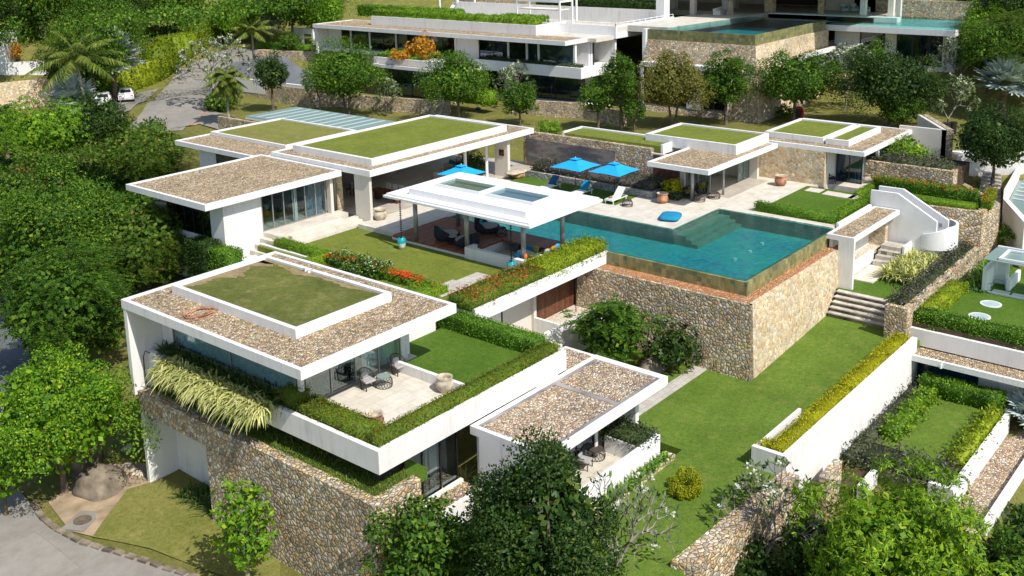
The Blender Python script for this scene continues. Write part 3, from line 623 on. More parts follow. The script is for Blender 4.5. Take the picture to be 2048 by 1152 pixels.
props(MB().box(39.15, 41.6, 38.0, 39.5, -.5, -.27).box(40.2, 43.4, 38.1, 39.2, -.5, -.262).build('stone_path', 'path_slabs'), None, None, None, 'structure')
props(MB().prism([(59.5, 40.25), (62.5, 40.25), (62.45, 51.0), (59.9, 51.0)], -.3, .02).build('side_lawn', 'lush_grass'), None, None, None, 'structure')
props(MB().box(63.72, 72.2, 25.75, 31.5, -.5, .03).prism([(71, 25.75), (77.3, 25.75), (76.2, 19.2), (73.7, 19.2), (71.5, 24.0)], -.5, .026).build('upper_lawn', 'lush_grass'), None, None, None, 'structure')
props(MB().prism([(26, 18.4), (50, 18.4), (50, 24.4), (49.4, 24.4), (49.4, 36), (40.6, 36), (40.3, 23.4), (33, 23.4), (26, 24)], -5.6, -5.2).prism([(50, 18.4), (60.2, 18.4), (60.2, 24.4), (50, 24.4)], -5.6, [-5.2, -4.55, -4.55, -5.2]).build('lower_lawn', 'lawn_grass'), None, None, None, 'structure')
props(B(41.0, 49.6, 26.95, 27.75, -5.4, -5.17).build('garden_path', 'path_slabs'), None, None, None, 'structure')
props(B(60.95, 66.5, 18.9, 24.5, -3.9, -3.3).build('stair_lawn', 'lush_grass'), None, None, None, 'structure')
props(B(63.2, 69.2, 22.9, 26.5, -3.9, -3.22).build('passage_paving', 'travertine'), None, None, None, 'structure')
for i, (u, v) in enumerate(((1629, 381), (1664, 388), (1694, 393), (1715, 396))):
    p = at(u, v, .03); t = solo(B(p.x - .55, p.x + .55, p.y - .55, p.y + .55, .02, .07), 'stepping_stone', 'travertine', ['white stepping stone nearest the paved deck', 'white stepping stone second from the deck', 'white stepping stone third from the deck', 'small white stepping stone beside the clipped hedge'][i], 'stepping stone', 'stepping stones on the upper lawn')
# broad steps between the lawns
st = MB()
st = thing('garden_steps', 'broad weathered stone steps climbing from the lower lawn beside the pool wall', 'steps', (60, 22.3, -5.2))
for k in range(5):
    z_ = -4.57 + (k + 1) * .255
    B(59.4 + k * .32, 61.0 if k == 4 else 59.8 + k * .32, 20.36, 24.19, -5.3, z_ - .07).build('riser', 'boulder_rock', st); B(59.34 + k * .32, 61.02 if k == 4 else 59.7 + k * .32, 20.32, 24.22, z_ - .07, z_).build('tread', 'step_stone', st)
# stone planter right of the steps
solo(MB().prism([(58.3, 19.0), (73.5, 19.0), (73.5, 19.35), (58.3, 19.35)], -5.3, [-2.6, -2.5, -2.5, -2.6]).box(58.3, 58.7, 19.35, 20.3, -5.3, -2.6).box(58.7, 72, 20.0, 20.3, -5.3, -2.95), 'stone_planter', 'rubble_stone', 'long rubble stone planter of purple flowering shrubs beside the steps', 'planter')
B(58.7, 73, 19.36, 19.99, -5, -2.75).build('planter_soil', 'soil', bpy.data.objects['stone_planter']).location -= bpy.data.objects['stone_planter'].location
# yellow hedge planter
yp = thing('garden_wall', 'long white garden wall and planter along the right edge of the lower lawn', 'wall', (50, 19, -5.2))
MB().box(40.9, 41.15, 18.3, 20.05, -5.6, -4.15).box(41.15, 58.2, 18.3, 18.6, -9, -4.15).box(40.9, 41.15, 18.3, 18.6, -9, -5.6).box(41.15, 46.0, 19.9, 20.05, -5.5, -4.25).build('parapet', 'white_plaster', yp)
MB().prism([(46.0, 19.6), (58.2, 19.6), (58.2, 19.7), (46.0, 19.7)], -5.5, [-5.05, -4.5, -4.5, -5.05]).build('kerb', 'path_slabs', yp)
B(41.16, 58.0, 18.61, 19.6, -5.5, -4.5).build('planting_soil', 'soil', yp)
# low stone boundary wall, lower right
a, b = at(1345, 1120, -5.0), at(1575, 925, -5.0)
pts = [(a.x - 3, a.y + .1), (b.x - .3, b.y - .1), (b.x - .3, b.y - 1.0), (a.x - 3, a.y - 1.1)]
pts = [(27.5, 18.75), (40.8, 18.35), (40.8, 17.5), (27.5, 17.6)]
pts = [(31.9, 18.95), (41.0, 18.5), (41.0, 17.7), (32.1, 18.0)]
solo(MB().prism(pts, -9.2, [-4.9, -4.9, -4.9, -4.9]).prism([(43, 17.6), (45, 17.7), (45, 17.3), (43, 17.2)], -9, -5.8), 'boundary_wall', 'big_rubble_stone', 'low thick stone boundary wall along the lower right corner of the lawn', 'wall')

# ---------------------------------------------------------------- living pavilion
lv = thing('living_pavilion', 'big open living pavilion with a bright green turf square on its wide gravel roof', 'pavilion', (55, 57, 0))
flat_roof(lv, 46.35, 64.3, 51.4, 62.2, 3.6, .42)
turf_bed(lv, 47.65, 62.3, 52.6, 61.2, 3.53, 4.02, .26, 'roof_lawn')
B(46.55, 46.78, 51.75, 53.25, -.4, 3.18).build('pillar', 'cream_wall', lv); B(61.45, 61.75, 51.85, 53.2, 0, 3.18).build('pillar', 'cream_wall', lv)
MB().box(46.9, 64.0, 61.6, 61.9, 0, 3.18).box(47.0, 47.25, 56.0, 61.6, 0, 3.18).box(52.5, 52.7, 58.4, 61.6, 0, 3.18).build('wall', 'interior_wall', lv)
B(46.9, 66.4, 51.9, 61.6, -.5, .012).build('floor', 'interior_floor', lv)
B(53.5, 57.5, 61.5, 61.6, 0, 2.4).build('dark_doorway', 'dark_interior', lv)  # closed slab; the unlit doorway's shade is in its near-black colour
[MB().cyl(x, 52.9, 0, 3.18, .12).build('column', 'white_plaster', lv) for x in (57.6, 60.1)]
MB().box(61.4, 61.452, 52.2, 52.7, 1.7, 2.2).build('wall_plaque', 'carved_wood', lv)
lg = thing('left_house', 'low white side house with glass sliding doors and a plain gravel roof', 'house', (41, 58, 0))
flat_roof(lg, 35.2, 46.25, 54.2, 63.3, 3.3, .4)
MB().box(36.95, 39.9, 54.95, 55.15, -3, 2.9).box(36.95, 37.15, 55.15, 56.4, -3, 2.9).box(36.95, 37.15, 61.5, 63.0, -3, 2.9).box(36.95, 37.15, 56.4, 61.5, -3, .3).box(46.0, 46.25, 55.2, 63, 0, 2.9).box(37, 46, 62.8, 63, 0, 2.9).build('wall', 'white_plaster', lg)
B(37.15, 46.0, 55.0, 62.8, -.2, .28).build('floor', 'interior_floor', lg)
glazing(lg, 'x', 37.05, 56.4, 61.5, .3, 2.9, 5, 'dark_metal', 'blue_window_glass', .07, 'window')
glazing(lg, 'y', 55.05, 39.95, 45.4, .28, 2.9, 6, 'grey_metal', 'clear_glass', .07)
curtain(lg, 'y', 55.35, 43.9, 45.3, .3, 2.85, 'curtain_blue'); curtain(lg, 'y', 55.3, 42.7, 43.1, .3, 2.85, 'curtain_white')
B(45.5, 45.75, 54.6, 55.0, .05, 2.9).build('corner_post', 'cream_wall', lg)
sp = MB().box(39.9, 46.4, 53.9, 54.94, -.5, .27).box(39.9, 45.4, 53.35, 53.9, -.5, .26)
for k in range(3): sp.box(40.2 + .25 * k, 46.5, 52.1 + k * .42, 52.5 + k * .42, -.5, -.15 + k * .14)
for k in range(4): sp.box(38.3 + k * .42, 38.7 + k * .42, 53.4, 54.9, -2, -.95 + k * .3)
solo(sp, 'entrance_steps', 'travertine', 'wide pale stone steps between the left house and the lawn', 'steps')
solo(MB().box(39.12, 39.34, 49.6, 54.4, -2.0, -.22).box(37.4, 39.12, 54.2, 54.4, -2.4, -.9), 'low_wall', 'white_plaster', 'short white retaining wall under the clipped hedge beside the entrance steps', 'wall')
rl = MB().tube([(37.9, 55.9 - 1.2, -.2), (37.9, 54.5, -.9), (37.6, 53.4, -1.4)], .03)
solo(rl, 'handrail', 'grey_metal', 'short sloping metal handrail at the foot of the entrance steps', 'handrail')
bh = thing('rear_house', 'small rear roof with gravel border and faded turf behind the living pavilion', 'house', (52, 68, 0))
flat_roof(bh, 46.4, 57.4, 63.6, 75.0, 2.95, .38); turf_bed(bh, 49.6, 57.0, 64.6, 74.6, 2.9, 3.2, .2, 'dry_lawn')
MB().box(46.8, 57, 63.9, 64.2, -1, 2.57).box(46.9, 47.2, 64.2, 72.4, -1, 2.57).box(56.8, 57.1, 64.2, 74.8, -1, 2.57).build('wall', 'white_plaster', bh)
B(46.85, 46.9, 65, 70, .3, 2.4).build('window', 'blue_window_glass', bh)
gc = thing('glass_canopy', 'long flat canopy of frosted glass panels on white ribs behind the living roof', 'canopy', (60.5, 74, 0))
B(57.5, 63.5, 66.6, 80.6, 2.62, 2.66).build('glass_sheet', 'canopy_glass', gc)
rb = MB()
for k in range(11): rb.box(57.6, 63.4, 67.2 + k * 1.25, 67.32 + k * 1.25, 2.4, 2.6)
rb.box(57.5, 57.62, 66.6, 80.6, 2.4, 2.6).box(63.38, 63.5, 66.6, 80.6, 2.4, 2.6).build('rib', 'white_metal', gc)
for k in range(10): B(57.9, 63.2, 67.6 + k * 1.28, 67.95 + k * 1.28, 2.662, 2.675).build('pale_strip', 'curtain_teal', gc)
MB().box(57.6, 57.9, 66.8, 67.1, -1, 2.4).box(63, 63.3, 66.8, 67.1, -1, 2.4).box(63, 63.3, 80, 80.3, -1, 2.4).box(57.6, 57.9, 80, 80.3, -1, 2.4).build('post', 'white_metal', gc)
B(57.6, 63.4, 66.8, 80.2, -1, .5).build('court_floor', 'interior_floor', gc)
solo(MB().box(57.1, 57.45, 66.6, 84.5, -1.2, 2.3), 'garden_wall', 'rubble_stone', 'low stone wall along the left side of the glass canopy', 'wall')
solo(MB().box(64.4, 64.8, 63.2, 70.5, -1, 2.1), 'garden_wall', 'rubble_stone', 'low stone wall between the glass canopy and the back lawn', 'wall')

# ---------------------------------------------------------------- open pool pavilion
pv = thing('pool_pavilion', 'open white pavilion with a stepped flat roof and two skylights beside the pool', 'pavilion', (47.5, 41.5, 0))
rf = MB().ring(44.05, 51.3, 35.65, 47.7, 2.86, 3.0, .5).ring(44.2, 51.15, 35.8, 47.55, 3.0, 3.12, .6).box(44.5, 50.85, 36.1, 47.25, 2.87, 3.0).box(44.75, 50.6, 36.35, 47.0, 3.0, 3.10)
rf.ring(44.9, 50.0, 36.6, 46.2, 3.1, 3.5, .6).box(45.45, 46.3, 37.2, 45.6, 3.11, 3.49).box(48.15, 49.45, 37.2, 45.6, 3.11, 3.49).box(46.3, 48.15, 40.85, 41.45, 3.11, 3.49).build('roof', 'bright_white', pv)
for nm, y0, y1 in (('a', 37.2, 40.85), ('b', 41.45, 45.1)):
    k = MB().ring(46.25, 48.15, y0 - .05, y1 + .05, 3.5, 3.68, .1).build('skylight', 'white_metal', pv)
    B(46.34, 48.06, y0 + .04, y1 - .04, 3.64, 3.66).build('pane', 'clear_glass', k); B(46.36, 48.04, y0 + .06, y1 - .06, 3.3, 3.4).build('blind', 'skylight_blind', k)
B(46.3, 48.15, 45.1, 45.6, 3.11, 3.49).build('roof_infill', 'bright_white', pv)
for x, y in ((45.6, 37.4), (45.45, 41.8), (45.3, 46.1), (49.3, 37.3), (49.3, 46.1)): MB().cyl(x, y, -.02, 2.87, .15, 20).build('column', 'grey_metal', pv, smooth=True)
MB().box(45.1, 50.4, 41.6, 48.1, -.14, .0).box(48.6, 50.4, 36.8, 41.6, -.13, -.002).build('timber_deck', 'timber_deck', pv)
MB().box(45.12, 50.38, 41.7, 48.18, -1.4, -.15).box(44.98, 45.3, 36.4, 41.6, -1.4, .42).box(45.3, 50.4, 36.4, 36.72, -1.4, .42).box(45.3, 45.85, 41.3, 41.6, -.8, .42).build('plinth', 'white_plaster', pv)
MB().box(45.3, 48.6, 36.72, 41.3, -1.3, -.62).build('sunken_floor', 'path_slabs', pv)
MB().box(45.31, 45.95, 36.73, 40.6, -.62, -.25).box(45.95, 48.58, 36.73, 37.4, -.62, -.25).box(47.9, 48.58, 37.4, 39.8, -.62, -.25).build('bench_seat', 'cushion_white', pv)
MB().box(45.31, 45.5, 36.9, 40.6, -.25, .2).box(45.6, 48.4, 36.73, 36.95, -.25, .2).box(48.4, 48.58, 37.4, 39.8, -.25, .0).build('bench_back', 'cushion_blue', pv)

# ---------------------------------------------------------------- right wing
rwg = thing('right_wing', 'right guest wing with two raised turf roofs over a stone screen wall and gravel canopy', 'house', (68, 42, 0))
MB().box(65.6, 66.0, 41.1, 53.6, -.2, 2.9).build('stone_wall', 'rubble_stone', rwg)
MB().box(65.5, 65.597, 44.3, 53.2, .3, 2.35).build('stained_panel', 'stained_concrete', rwg)
B(66.0, 68.4, 40.5, 49.6, 2.6, 3.1).build('turf', 'roof_lawn', rwg)
MB().box(68.4, 68.65, 40.5, 49.8, 2.5, 3.22).box(66, 68.4, 49.6, 49.8, 2.5, 3.22).box(66.0, 68.4, 40.3, 40.5, 2.5, 3.22).build('roof_kerb', 'white_plaster', rwg)
turf_bed(rwg, 67.3, 72.6, 34.9, 42.7, 2.8, 3.62, .22, 'roof_lawn')
flat_roof(rwg, 61.7, 72.4, 34.05, 39.0, 2.95, .34)
MB().box(65.6, 65.8, 38.2, 41.1, 0, 2.6).box(72.0, 72.3, 35.5, 42.6, 0, 2.8).box(65.8, 72.3, 42.3, 42.6, 0, 2.8).build('wall', 'cream_wall', rwg)
B(65.55, 65.6, 38.6, 40.9, 0, 2.5).build('timber_screen', 'timber_door_side', rwg)
B(65.8, 72.2, 34.6, 42.3, -.3, .012).build('floor', 'interior_floor', rwg)
glazing(rwg, 'x', 65.9, 36.2, 38.2, .01, 2.6, 2, 'grey_metal', 'clear_glass'); glazing(rwg, 'y', 36.2, 70.2, 72.0, .01, 2.6, 2, 'grey_metal', 'clear_glass')
curtain(rwg, 'y', 36.5, 71.0, 71.9, .02, 2.55, 'curtain_teal')
[MB().cyl(x, y, 0, 2.62, q).build('column', 'grey_metal', rwg, smooth=True) for x, y, q in ((63.8, 36.5, .13), (66.4, 35.4, .09))]
solo(MB().box(62.45, 62.75, 39.0, 50.9, -.3, .5).box(62.75, 65.5, 39.0, 39.25, -.3, .48).box(62.75, 65.5, 50.7, 50.9, -.3, .46), 'slate_planter', 'slate_facing', 'low slate faced planter between the blue parasols and the stone screen wall', 'planter')
struct(B(62.76, 65.5, 39.26, 50.7, -.2, .4), 'planter_soil', 'soil')
r3 = thing('guest_suite', 'rightmost guest suite with a divided turf bed on its gravel roof and golden stone wall', 'house', (78, 32, 0))
flat_roof(r3, 73.0, 83.1, 27.55, 36.8, 2.95, .33)
turf_bed(r3, 74.4, 80.9, 31.3, 36.1, 2.9, 3.35, .22); turf_bed(r3, 74.4, 80.9, 29.3, 31.1, 2.9, 3.35, .22)
MB().box(72.95, 73.4, 30.5, 36.5, -.1, 2.6).build('stone_wall', 'pale_sunlit_stone', r3)
MB().box(73.4, 82.6, 30.5, 30.7, 0, 2.6).box(82.6, 82.9, 27.8, 36.6, 0, 2.6).box(76.2, 82.6, 27.7, 27.9, 0, 2.6).build('wall', 'white_plaster', r3)
glazing(r3, 'x', 75.0, 28.4, 30.4, .01, 2.6, 2, 'dark_metal', 'blue_window_glass'); curtain(r3, 'x', 75.3, 28.3, 30.4, .05, 2.55, 'curtain_white', .08)
glazing(r3, 'y', 27.62, 76.4, 81.5, .6, 2.6, 4, 'dark_metal', 'blue_window_glass', name='window')
solo(MB().box(75.6, 76.0, 22.3, 30.4, -.2, 1.75).box(75.6, 76.6, 22.0, 22.3, -.2, 1.75), 'garden_wall', 'big_rubble_stone', 'waist high rubble wall behind the red flowering hedge at right', 'wall')
struct(B(76.0, 80.5, 22.3, 27.5, -.3, 1.5), 'raised_bed', 'soil')
solo(MB().box(83.0, 83.3, 24.9, 28.6, 0, 3.2).prism([(83.0, 24.9), (88.2, 28.6), (88.2, 28.9), (83.0, 25.25)], 0, 3.25), 'boundary_wall', 'cream_wall', 'tall white boundary wall running back beside the rightmost guest suite', 'wall')
solo(MB().prism([(83.0, 24.35), (88.3, 28.1), (88.3, 28.6), (83.0, 24.88)], 0, 3.3), 'boundary_wall', 'rubble_stone', 'dark stone side of the boundary wall under the overhanging tree at right', 'wall')
solo(MB().prism([(71.4, 24.3), (72.4, 19.0), (72.8, 19.0), (71.8, 24.4)], -3.6, .0).prism([(72.4, 19.0), (75.1, 18.6), (75.2, 19.0), (72.8, 19.4)], -4.6, .05).prism([(75.1, 18.6), (79.9, 22.5), (79.7, 22.9), (75.0, 19.2)], -3, .05), 'retaining_wall', 'big_rubble_stone', 'high rubble retaining wall under the lawn corner right of the white spiral stair', 'wall')

# ---------------------------------------------------------------- annex and spiral stair
ax = thing('stair_annex', 'small white gravel roofed annex beside the far end of the pool wall', 'annex', (65, 24.5, -3))
flat_roof(ax, 61.3, 69.3, 23.5, 25.3, .12, .32, 'roof_gravel', 'white_plaster', .16)
MB().box(61.3, 61.55, 23.5, 24.5, -3.3, -.2).box(61.55, 63.0, 25.0, 25.2, -3.1, -.2).box(63.3, 68.9, 25.32, 25.5, -3.1, .3).build('wall', 'white_plaster', ax)
B(63.2, 68.7, 26.3, 26.5, -2.6, -.2).build('timber_screen', 'timber_door', ax); B(68.7, 69.2, 24.2, 26.4, -3, -.2).build('stone_pier', 'pale_sunlit_stone', ax)
MB().box(63.3, 67.0, 24.3, 24.5, -3.1, -2.3).box(63.1, 63.3, 24.3, 26.3, -3.1, -.2).build('planter_wall', 'white_plaster', ax)
B(63.3, 68.7, 24.5, 26.3, -3.1, -2.45).build('gravel', 'cream_pebbles', ax)
stp = MB()
for k in range(4): stp.box(66.6 + k * .45, 67.1 + k * .45 + .6, 22.8, 24.2, -3.2, -2.9 + k * .25)
solo(stp, 'passage_steps', 'path_slabs', 'four short stone steps at the foot of the white stair wall', 'steps')
sw = thing('spiral_stair', 'sculptural white garden stair ending in a curved drum parapet', 'staircase', (70, 22, -3))
def vwall(name, x0, x1, prof, par, mat='bright_white'):
    n = len(prof); v = [(x0, y, z) for y, z in prof] + [(x1, y, z) for y, z in prof]
    MB().add(v, [tuple(range(n)), tuple(range(n, 2 * n))[::-1]] + [(i, n + i, n + (i + 1) % n, (i + 1) % n) for i in range(n)]).build(name, mat, par)
vwall('stair_wall', 69.4, 69.6, [(25.6, -3.2), (25.6, 1.2), (23.75, 1.22), (21.05, -.33), (21.05, -3.4)], sw)
vwall('stair_wall', 70.9, 71.1, [(25.6, -1.0), (25.6, 1.16), (23.9, 1.18), (20.75, -.55), (20.75, -2.4)], sw)
dr = MB(); cx, cy, n = 70.75, 21.55, 26; v = []
for i in range(n + 1):
    a = math.radians(165 + (400 - 165) * i / n); zt = -.75 - .0 * i
    if i < 8: zt = -1.35 + .6 * i / 8
    for r in (1.5, 1.32):
        v += [(cx + r * math.cos(a), cy + r * math.sin(a), -2.35), (cx + r * math.cos(a), cy + r * math.sin(a), zt)]
f = []
for i in range(n):
    o = 4 * i; q = o + 4
    f += [(o, q, q + 1, o + 1), (o + 3, q + 3, q + 2, o + 2), (o + 1, q + 1, q + 3, o + 3), (o + 2, q + 2, q, o)]
f += [(0, 1, 3, 2), (4 * n, 4 * n + 2, 4 * n + 3, 4 * n + 1)]
o = dr.add(v, f).build('drum_parapet', 'bright_white', sw, smooth=True); md = o.modifiers.new('split', 'EDGE_SPLIT'); md.split_angle = math.radians(40)
sb = MB().cyl(cx, cy, -2.6, -2.3, 1.33, 26)
for k in range(9): sb.box(69.6, 70.9, 25.2 - k * .42, 25.62 - k * .42, -2.4, .0 - k * .24)
sb.build('tread', 'white_plaster', sw)
MB().box(68.0, 69.4, 22.6, 22.75, -3.3, -2.0).build('side_wall', 'white_plaster', sw)
for k in range(4): B(70.88, 70.9, 23.0 - k * .62, 23.2 - k * .62, .05 - k * .37, .28 - k * .37).build('stair_light', 'grey_metal', sw)

# ---------------------------------------------------------------- lower right house
rh = thing('lower_right_house', 'white house at right edge with clipped hedge around its lawn roof and a gravel canopy', 'house', (60, 14, -7))
B(59.6, 66.9, 6.0, 19.0, -9, -3.7).build('roof_block', 'white_plaster', rh)
MB().box(59.0, 59.25, 6, 19.4, -5.4, -3.95).box(59.25, 66.6, 19.05, 19.3, -7, -3.95).build('parapet', 'white_plaster', rh)
B(60.4, 66.6, 6, 18.2, -3.7, -3.6).build('roof_lawn', 'lush_grass', rh); B(59.26, 60.4, 6, 19.0, -5, -3.7).build('planting_soil', 'soil', rh)
B(66.6, 66.75, 6, 17.9, -3.7, -3.5).build('lawn_edge', 'bright_white', rh)
flat_roof(rh, 57.4, 59.2, 6, 19.15, -4.95, .34, 'roof_gravel', 'white_plaster', .2)
MB().box(57.45, 57.75, 18.8, 19.1, -7.6, -5.29).box(58.9, 59.2, 13.2, 19.0, -9, -5.3).build('wall', 'white_plaster', rh)
MB().box(58.9, 59.1, 11, 13.2, -9, -6.3).box(58.7, 58.9, 12.7, 13.2, -8, -5.3).build('wall', 'white_plaster', rh)
B(59.15, 59.3, 9, 12.6, -6.4, -5.3).build('dark_window', 'dark_interior', rh); B(58.86, 58.9, 15.0, 18.4, -7, -5.7).build('window', 'blue_window_glass', rh)  # dark slab has the unlit window's shade in its colour
for i, (x, y) in enumerate(((64.7, 16.1), (62.2, 16.05))):
    t = thing('roof_light', ['round glass roof light farther up the lawn roof', 'round glass roof light nearer the clipped hedge'][i], 'skylight', (x, y, -3.6), 0, 'round roof lights on the lawn')
    MB().lathe(x, y, -3.6, [(.62, 0), (.62, .035), (.5, .035), (.5, .02)], 32).build('rim', 'white_metal', t); MB().cyl(x, y, -3.6, -3.575, .5, 32).build('pane', 'curtain_teal', t)
for i in range(4):
    solo(B(66.9, 67.75, 16.9 - i * 1.15, 17.9 - i * 1.15, -3.8, -3.66), 'stepping_stone', 'travertine', ['beige stepping stone beside the small white wall, nearest the strappy plants', 'beige stepping stone second from the strappy plants', 'beige stepping stone third from the strappy plants', 'beige stepping stone at the right edge of the picture'][i], 'stepping stone', 'stepping stones beside the lawn roof')
struct(B(66.76, 73, 5, 17.95, -4.2, -3.7), 'entrance_lawn', 'lush_grass')
ew = thing('entrance_gate', 'white entrance wall under a flat glass canopy at the right edge', 'gate', (68, 16, -3.7))
MB().box(66.6, 69.3, 17.0, 17.2, -4, -2.0).box(69.1, 69.3, 16.4, 17.0, -4, -1.3).box(68.0, 70.6, 15.9, 16.1, -3.9, -3.0).build('wall', 'bright_white', ew)
B(66.1, 69.6, 12, 17.1, -1.3, -1.26).build('canopy_glass', 'canopy_glass', ew)
MB().ring(66.4, 68.6, 12, 16.3, -1.24, -1.12, .16).box(68.9, 69.05, 12, 17, -1.25, -1.12).build('canopy_frame', 'white_metal', ew)
MB().box(68.3, 68.5, 16.1, 16.25, -3.9, -1.3).build('post', 'white_metal', ew)
# courtyard lawn and gravel strip
struct(MB().box(47.5, 58.9, 13.05, 17.6, -8.2, -7.0), 'courtyard_lawn', 'lawn_grass')
struct(MB().box(45.5, 58.9, 17.0, 18.3, -9, -7.3), 'side_bed', 'soil')
cw = thing('courtyard_wall', 'pair of low white courtyard walls edging the gravel strip at lower right', 'wall', (52, 12.8, -8))
MB().box(47.2, 57.0, 12.75, 13.0, -8.6, -6.75).box(47.2, 47.45, 13.0, 13.9, -8.6, -6.75).build('upper_wall', 'white_plaster', cw)
MB().box(46.5, 58.0, 11.0, 11.22, -9.6, -7.5).build('lower_wall', 'white_plaster', cw)
B(46, 59, 11.22, 12.75, -9, -7.9).build('gravel_strip', 'pale_gravel', cw)
MB().box(46.6, 66, -3, 10.99, -10.5, -8.85).build('court_floor', 'travertine', cw); MB().box(56.6, 56.9, 5, 10.98, -8.85, -7.1).build('side_wall', 'cream_wall', cw)
MB().box(45.5, 47.4, 16.4, 16.7, -8.5, -7.1).build('end_wall', 'white_plaster', cw)
# right edge stairs and glass roof
ss = MB()
for k in range(12): ss.prism([(78.6 + k * .5, 19.4 + k * .14), (79.1 + k * .5, 19.5 + k * .14), (79.1 + k * .5, 21.3 + k * .1), (78.6 + k * .5, 21.2 + k * .1)], -3, -1.8 + k * .16)
solo(ss, 'outdoor_stairs', 'path_slabs', 'shaded outdoor stairs climbing between white walls at the right edge', 'stairs')
gr = thing('glass_roofed_store', 'small white outbuilding with a ribbed glass roof at the right edge', 'outbuilding', (80, 17, -2))
MB().prism([(73.5, 16.6), (79.0, 19.4), (79.2, 19.1), (73.8, 16.3)], -3.5, -.6).prism([(79, 19.4), (87.5, 20.6), (87.6, 20.3), (79.2, 19.1)], -3, .1).build('wall', 'white_plaster', gr)
MB().prism([(79.1, 19.0), (87, 20.2), (88, 15), (74, 16.2)], -.75, -.7).build('glass_roof', 'canopy_glass', gr)
q = MB()
for k in range(7): q.prism([(79.5 + k * 1.2, 18.9 + k * .15), (79.62 + k * 1.2, 18.9 + k * .15), (79.0 + k * 1.2, 15.5), (78.88 + k * 1.2, 15.5)], -.69, -.6)
q.build('rib', 'white_metal', gr)
solo(MB().prism([(84, 24.3), (85.4, 25.2), (90, 17), (88.6, 16.5)], -1, 1.1), 'white_fence', 'white_plaster', 'shaded white board fence beyond the stairs at right', 'fence')

# ---------------------------------------------------------------- upper villa
uv = thing('upper_villa', 'large two storey white modernist villa across the top of the picture', 'villa', (92, 75, 0))
# left bedroom wing: roof, walls, glazing
flat_roof(uv, 84.1, 90.8, 63.0, 102.4, 7.95, .45)
MB().box(84.4, 88, 102.0, 102.4, 4.2, 7.5).box(88.2, 88.5, 63, 102, 1, 7.5).build('wall', 'white_plaster', uv)
B(85, 92, 62, 102, 4.6, 4.95).build('floor_slab', 'white_plaster', uv)
z0, z1 = 4.95, 7.5
for y0, y1, kind in ((99.5, 102, 'w'), (97.6, 99.5, 'd'), (94.2, 97.6, 'c'), (89.6, 94.2, 'b'), (84.2, 89.6, 'c'), (80.0, 84.2, 'g'), (76.6, 80.0, 'w'), (72.2, 76.6, 'g'), (69.6, 72.2, 'b'), (68.0, 69.6, 'c'), (63.3, 68.0, 'g')):
    xx = 86.2
    if kind == 'w': B(xx, xx + .3, y0 + .05, y1 - .05, z0, z1).build('wall', 'white_plaster', uv)
    else:
        glazing(uv, 'x', xx, y0 + .12, y1 - .12, z0, z1, max(1, int((y1 - y0) / 1.7)), 'dark_metal', 'blue_window_glass', .07, 'window')
        if kind in 'cb': curtain(uv, 'x', xx + .2, y0 + .1, y1 - .1, z0, z1, 'curtain_white' if kind == 'c' else 'curtain_blue', .06, .2)
    B(xx - .15, xx + .15, y0 - .12, y0 + .12, z0, z1).build('mullion_post', 'white_plaster', uv)
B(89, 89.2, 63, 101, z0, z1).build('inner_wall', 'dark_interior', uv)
# roof terrace planter and hedge base, terrace parapet
MB().box(87.2, 87.5, 69.2, 95.0, 7.9, 9.0).box(87.5, 92.6, 69.2, 69.5, 7.9, 9.0).build('roof_planter', 'white_plaster', uv)
B(87.5, 89.5, 69.5, 95, 7.9, 8.85).build('planting_soil', 'soil', uv)
MB().box(91.2, 91.5, 61.6, 71.5, 7.6, 8.9).box(91.5, 103, 61.6, 61.9, 7.6, 8.2).box(91.5, 97, 61.62, 61.88, 8.75, 8.95).box(97, 103, 61.6, 61.9, 8.2, 8.95).build('terrace_parapet', 'bright_white', uv)
B(88, 112, 61.9, 96, 7.5, 7.9).build('terrace_floor', 'travertine', uv)
B(91.6, 91.9, 62.0, 69.5, 5, 7.5).build('wall', 'white_plaster', uv)
MB().box(88.6, 88.9, 63, 68.6, 1, 7.5).build('wall', 'white_plaster', uv)
# balcony slab with planter, ground floor glazing
MB().box(84.9, 85.2, 61.6, 76.2, 4.1, 5.2).box(85.2, 90.5, 61.6, 61.9, 4.1, 5.2).box(85.2, 91, 61.9, 76.2, 4.3, 4.6).build('balcony_parapet', 'bright_white', uv)
B(85.2, 86.1, 61.9, 76, 4.6, 5.1).build('planting_soil', 'soil', uv)
glazing(uv, 'x', 86.9, 62.6, 76, 1.3, 4.2, 7, 'dark_metal', 'blue_window_glass', .08, 'window')
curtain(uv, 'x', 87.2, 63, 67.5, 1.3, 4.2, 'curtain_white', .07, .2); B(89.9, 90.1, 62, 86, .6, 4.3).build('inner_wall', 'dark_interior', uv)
B(85.5, 91, 61.9, 88, .5, 1.2).build('floor_slab', 'white_plaster', uv)
# planter with croton, lower gravel roof and its corner room
MB().box(80.9, 81.15, 77.6, 88, 4.4, 5.15).box(81.15, 85, 77.6, 77.85, 4.4, 5.15).box(81.15, 86, 77.85, 88, 4.4, 4.9).build('croton_planter', 'old_white_plaster', uv)
flat_roof(uv, 80.2, 86.6, 74.8, 87.5, 4.45, .35)
MB().box(81.6, 82, 76.2, 78.8, .6, 4.1).box(82, 84, 76.0, 76.2, .6, 4.1).build('wall', 'cream_wall', uv); glazing(uv, 'x', 81.8, 78.8, 87, .8, 4.1, 4, 'dark_metal', 'blue_window_glass', .07, 'window')
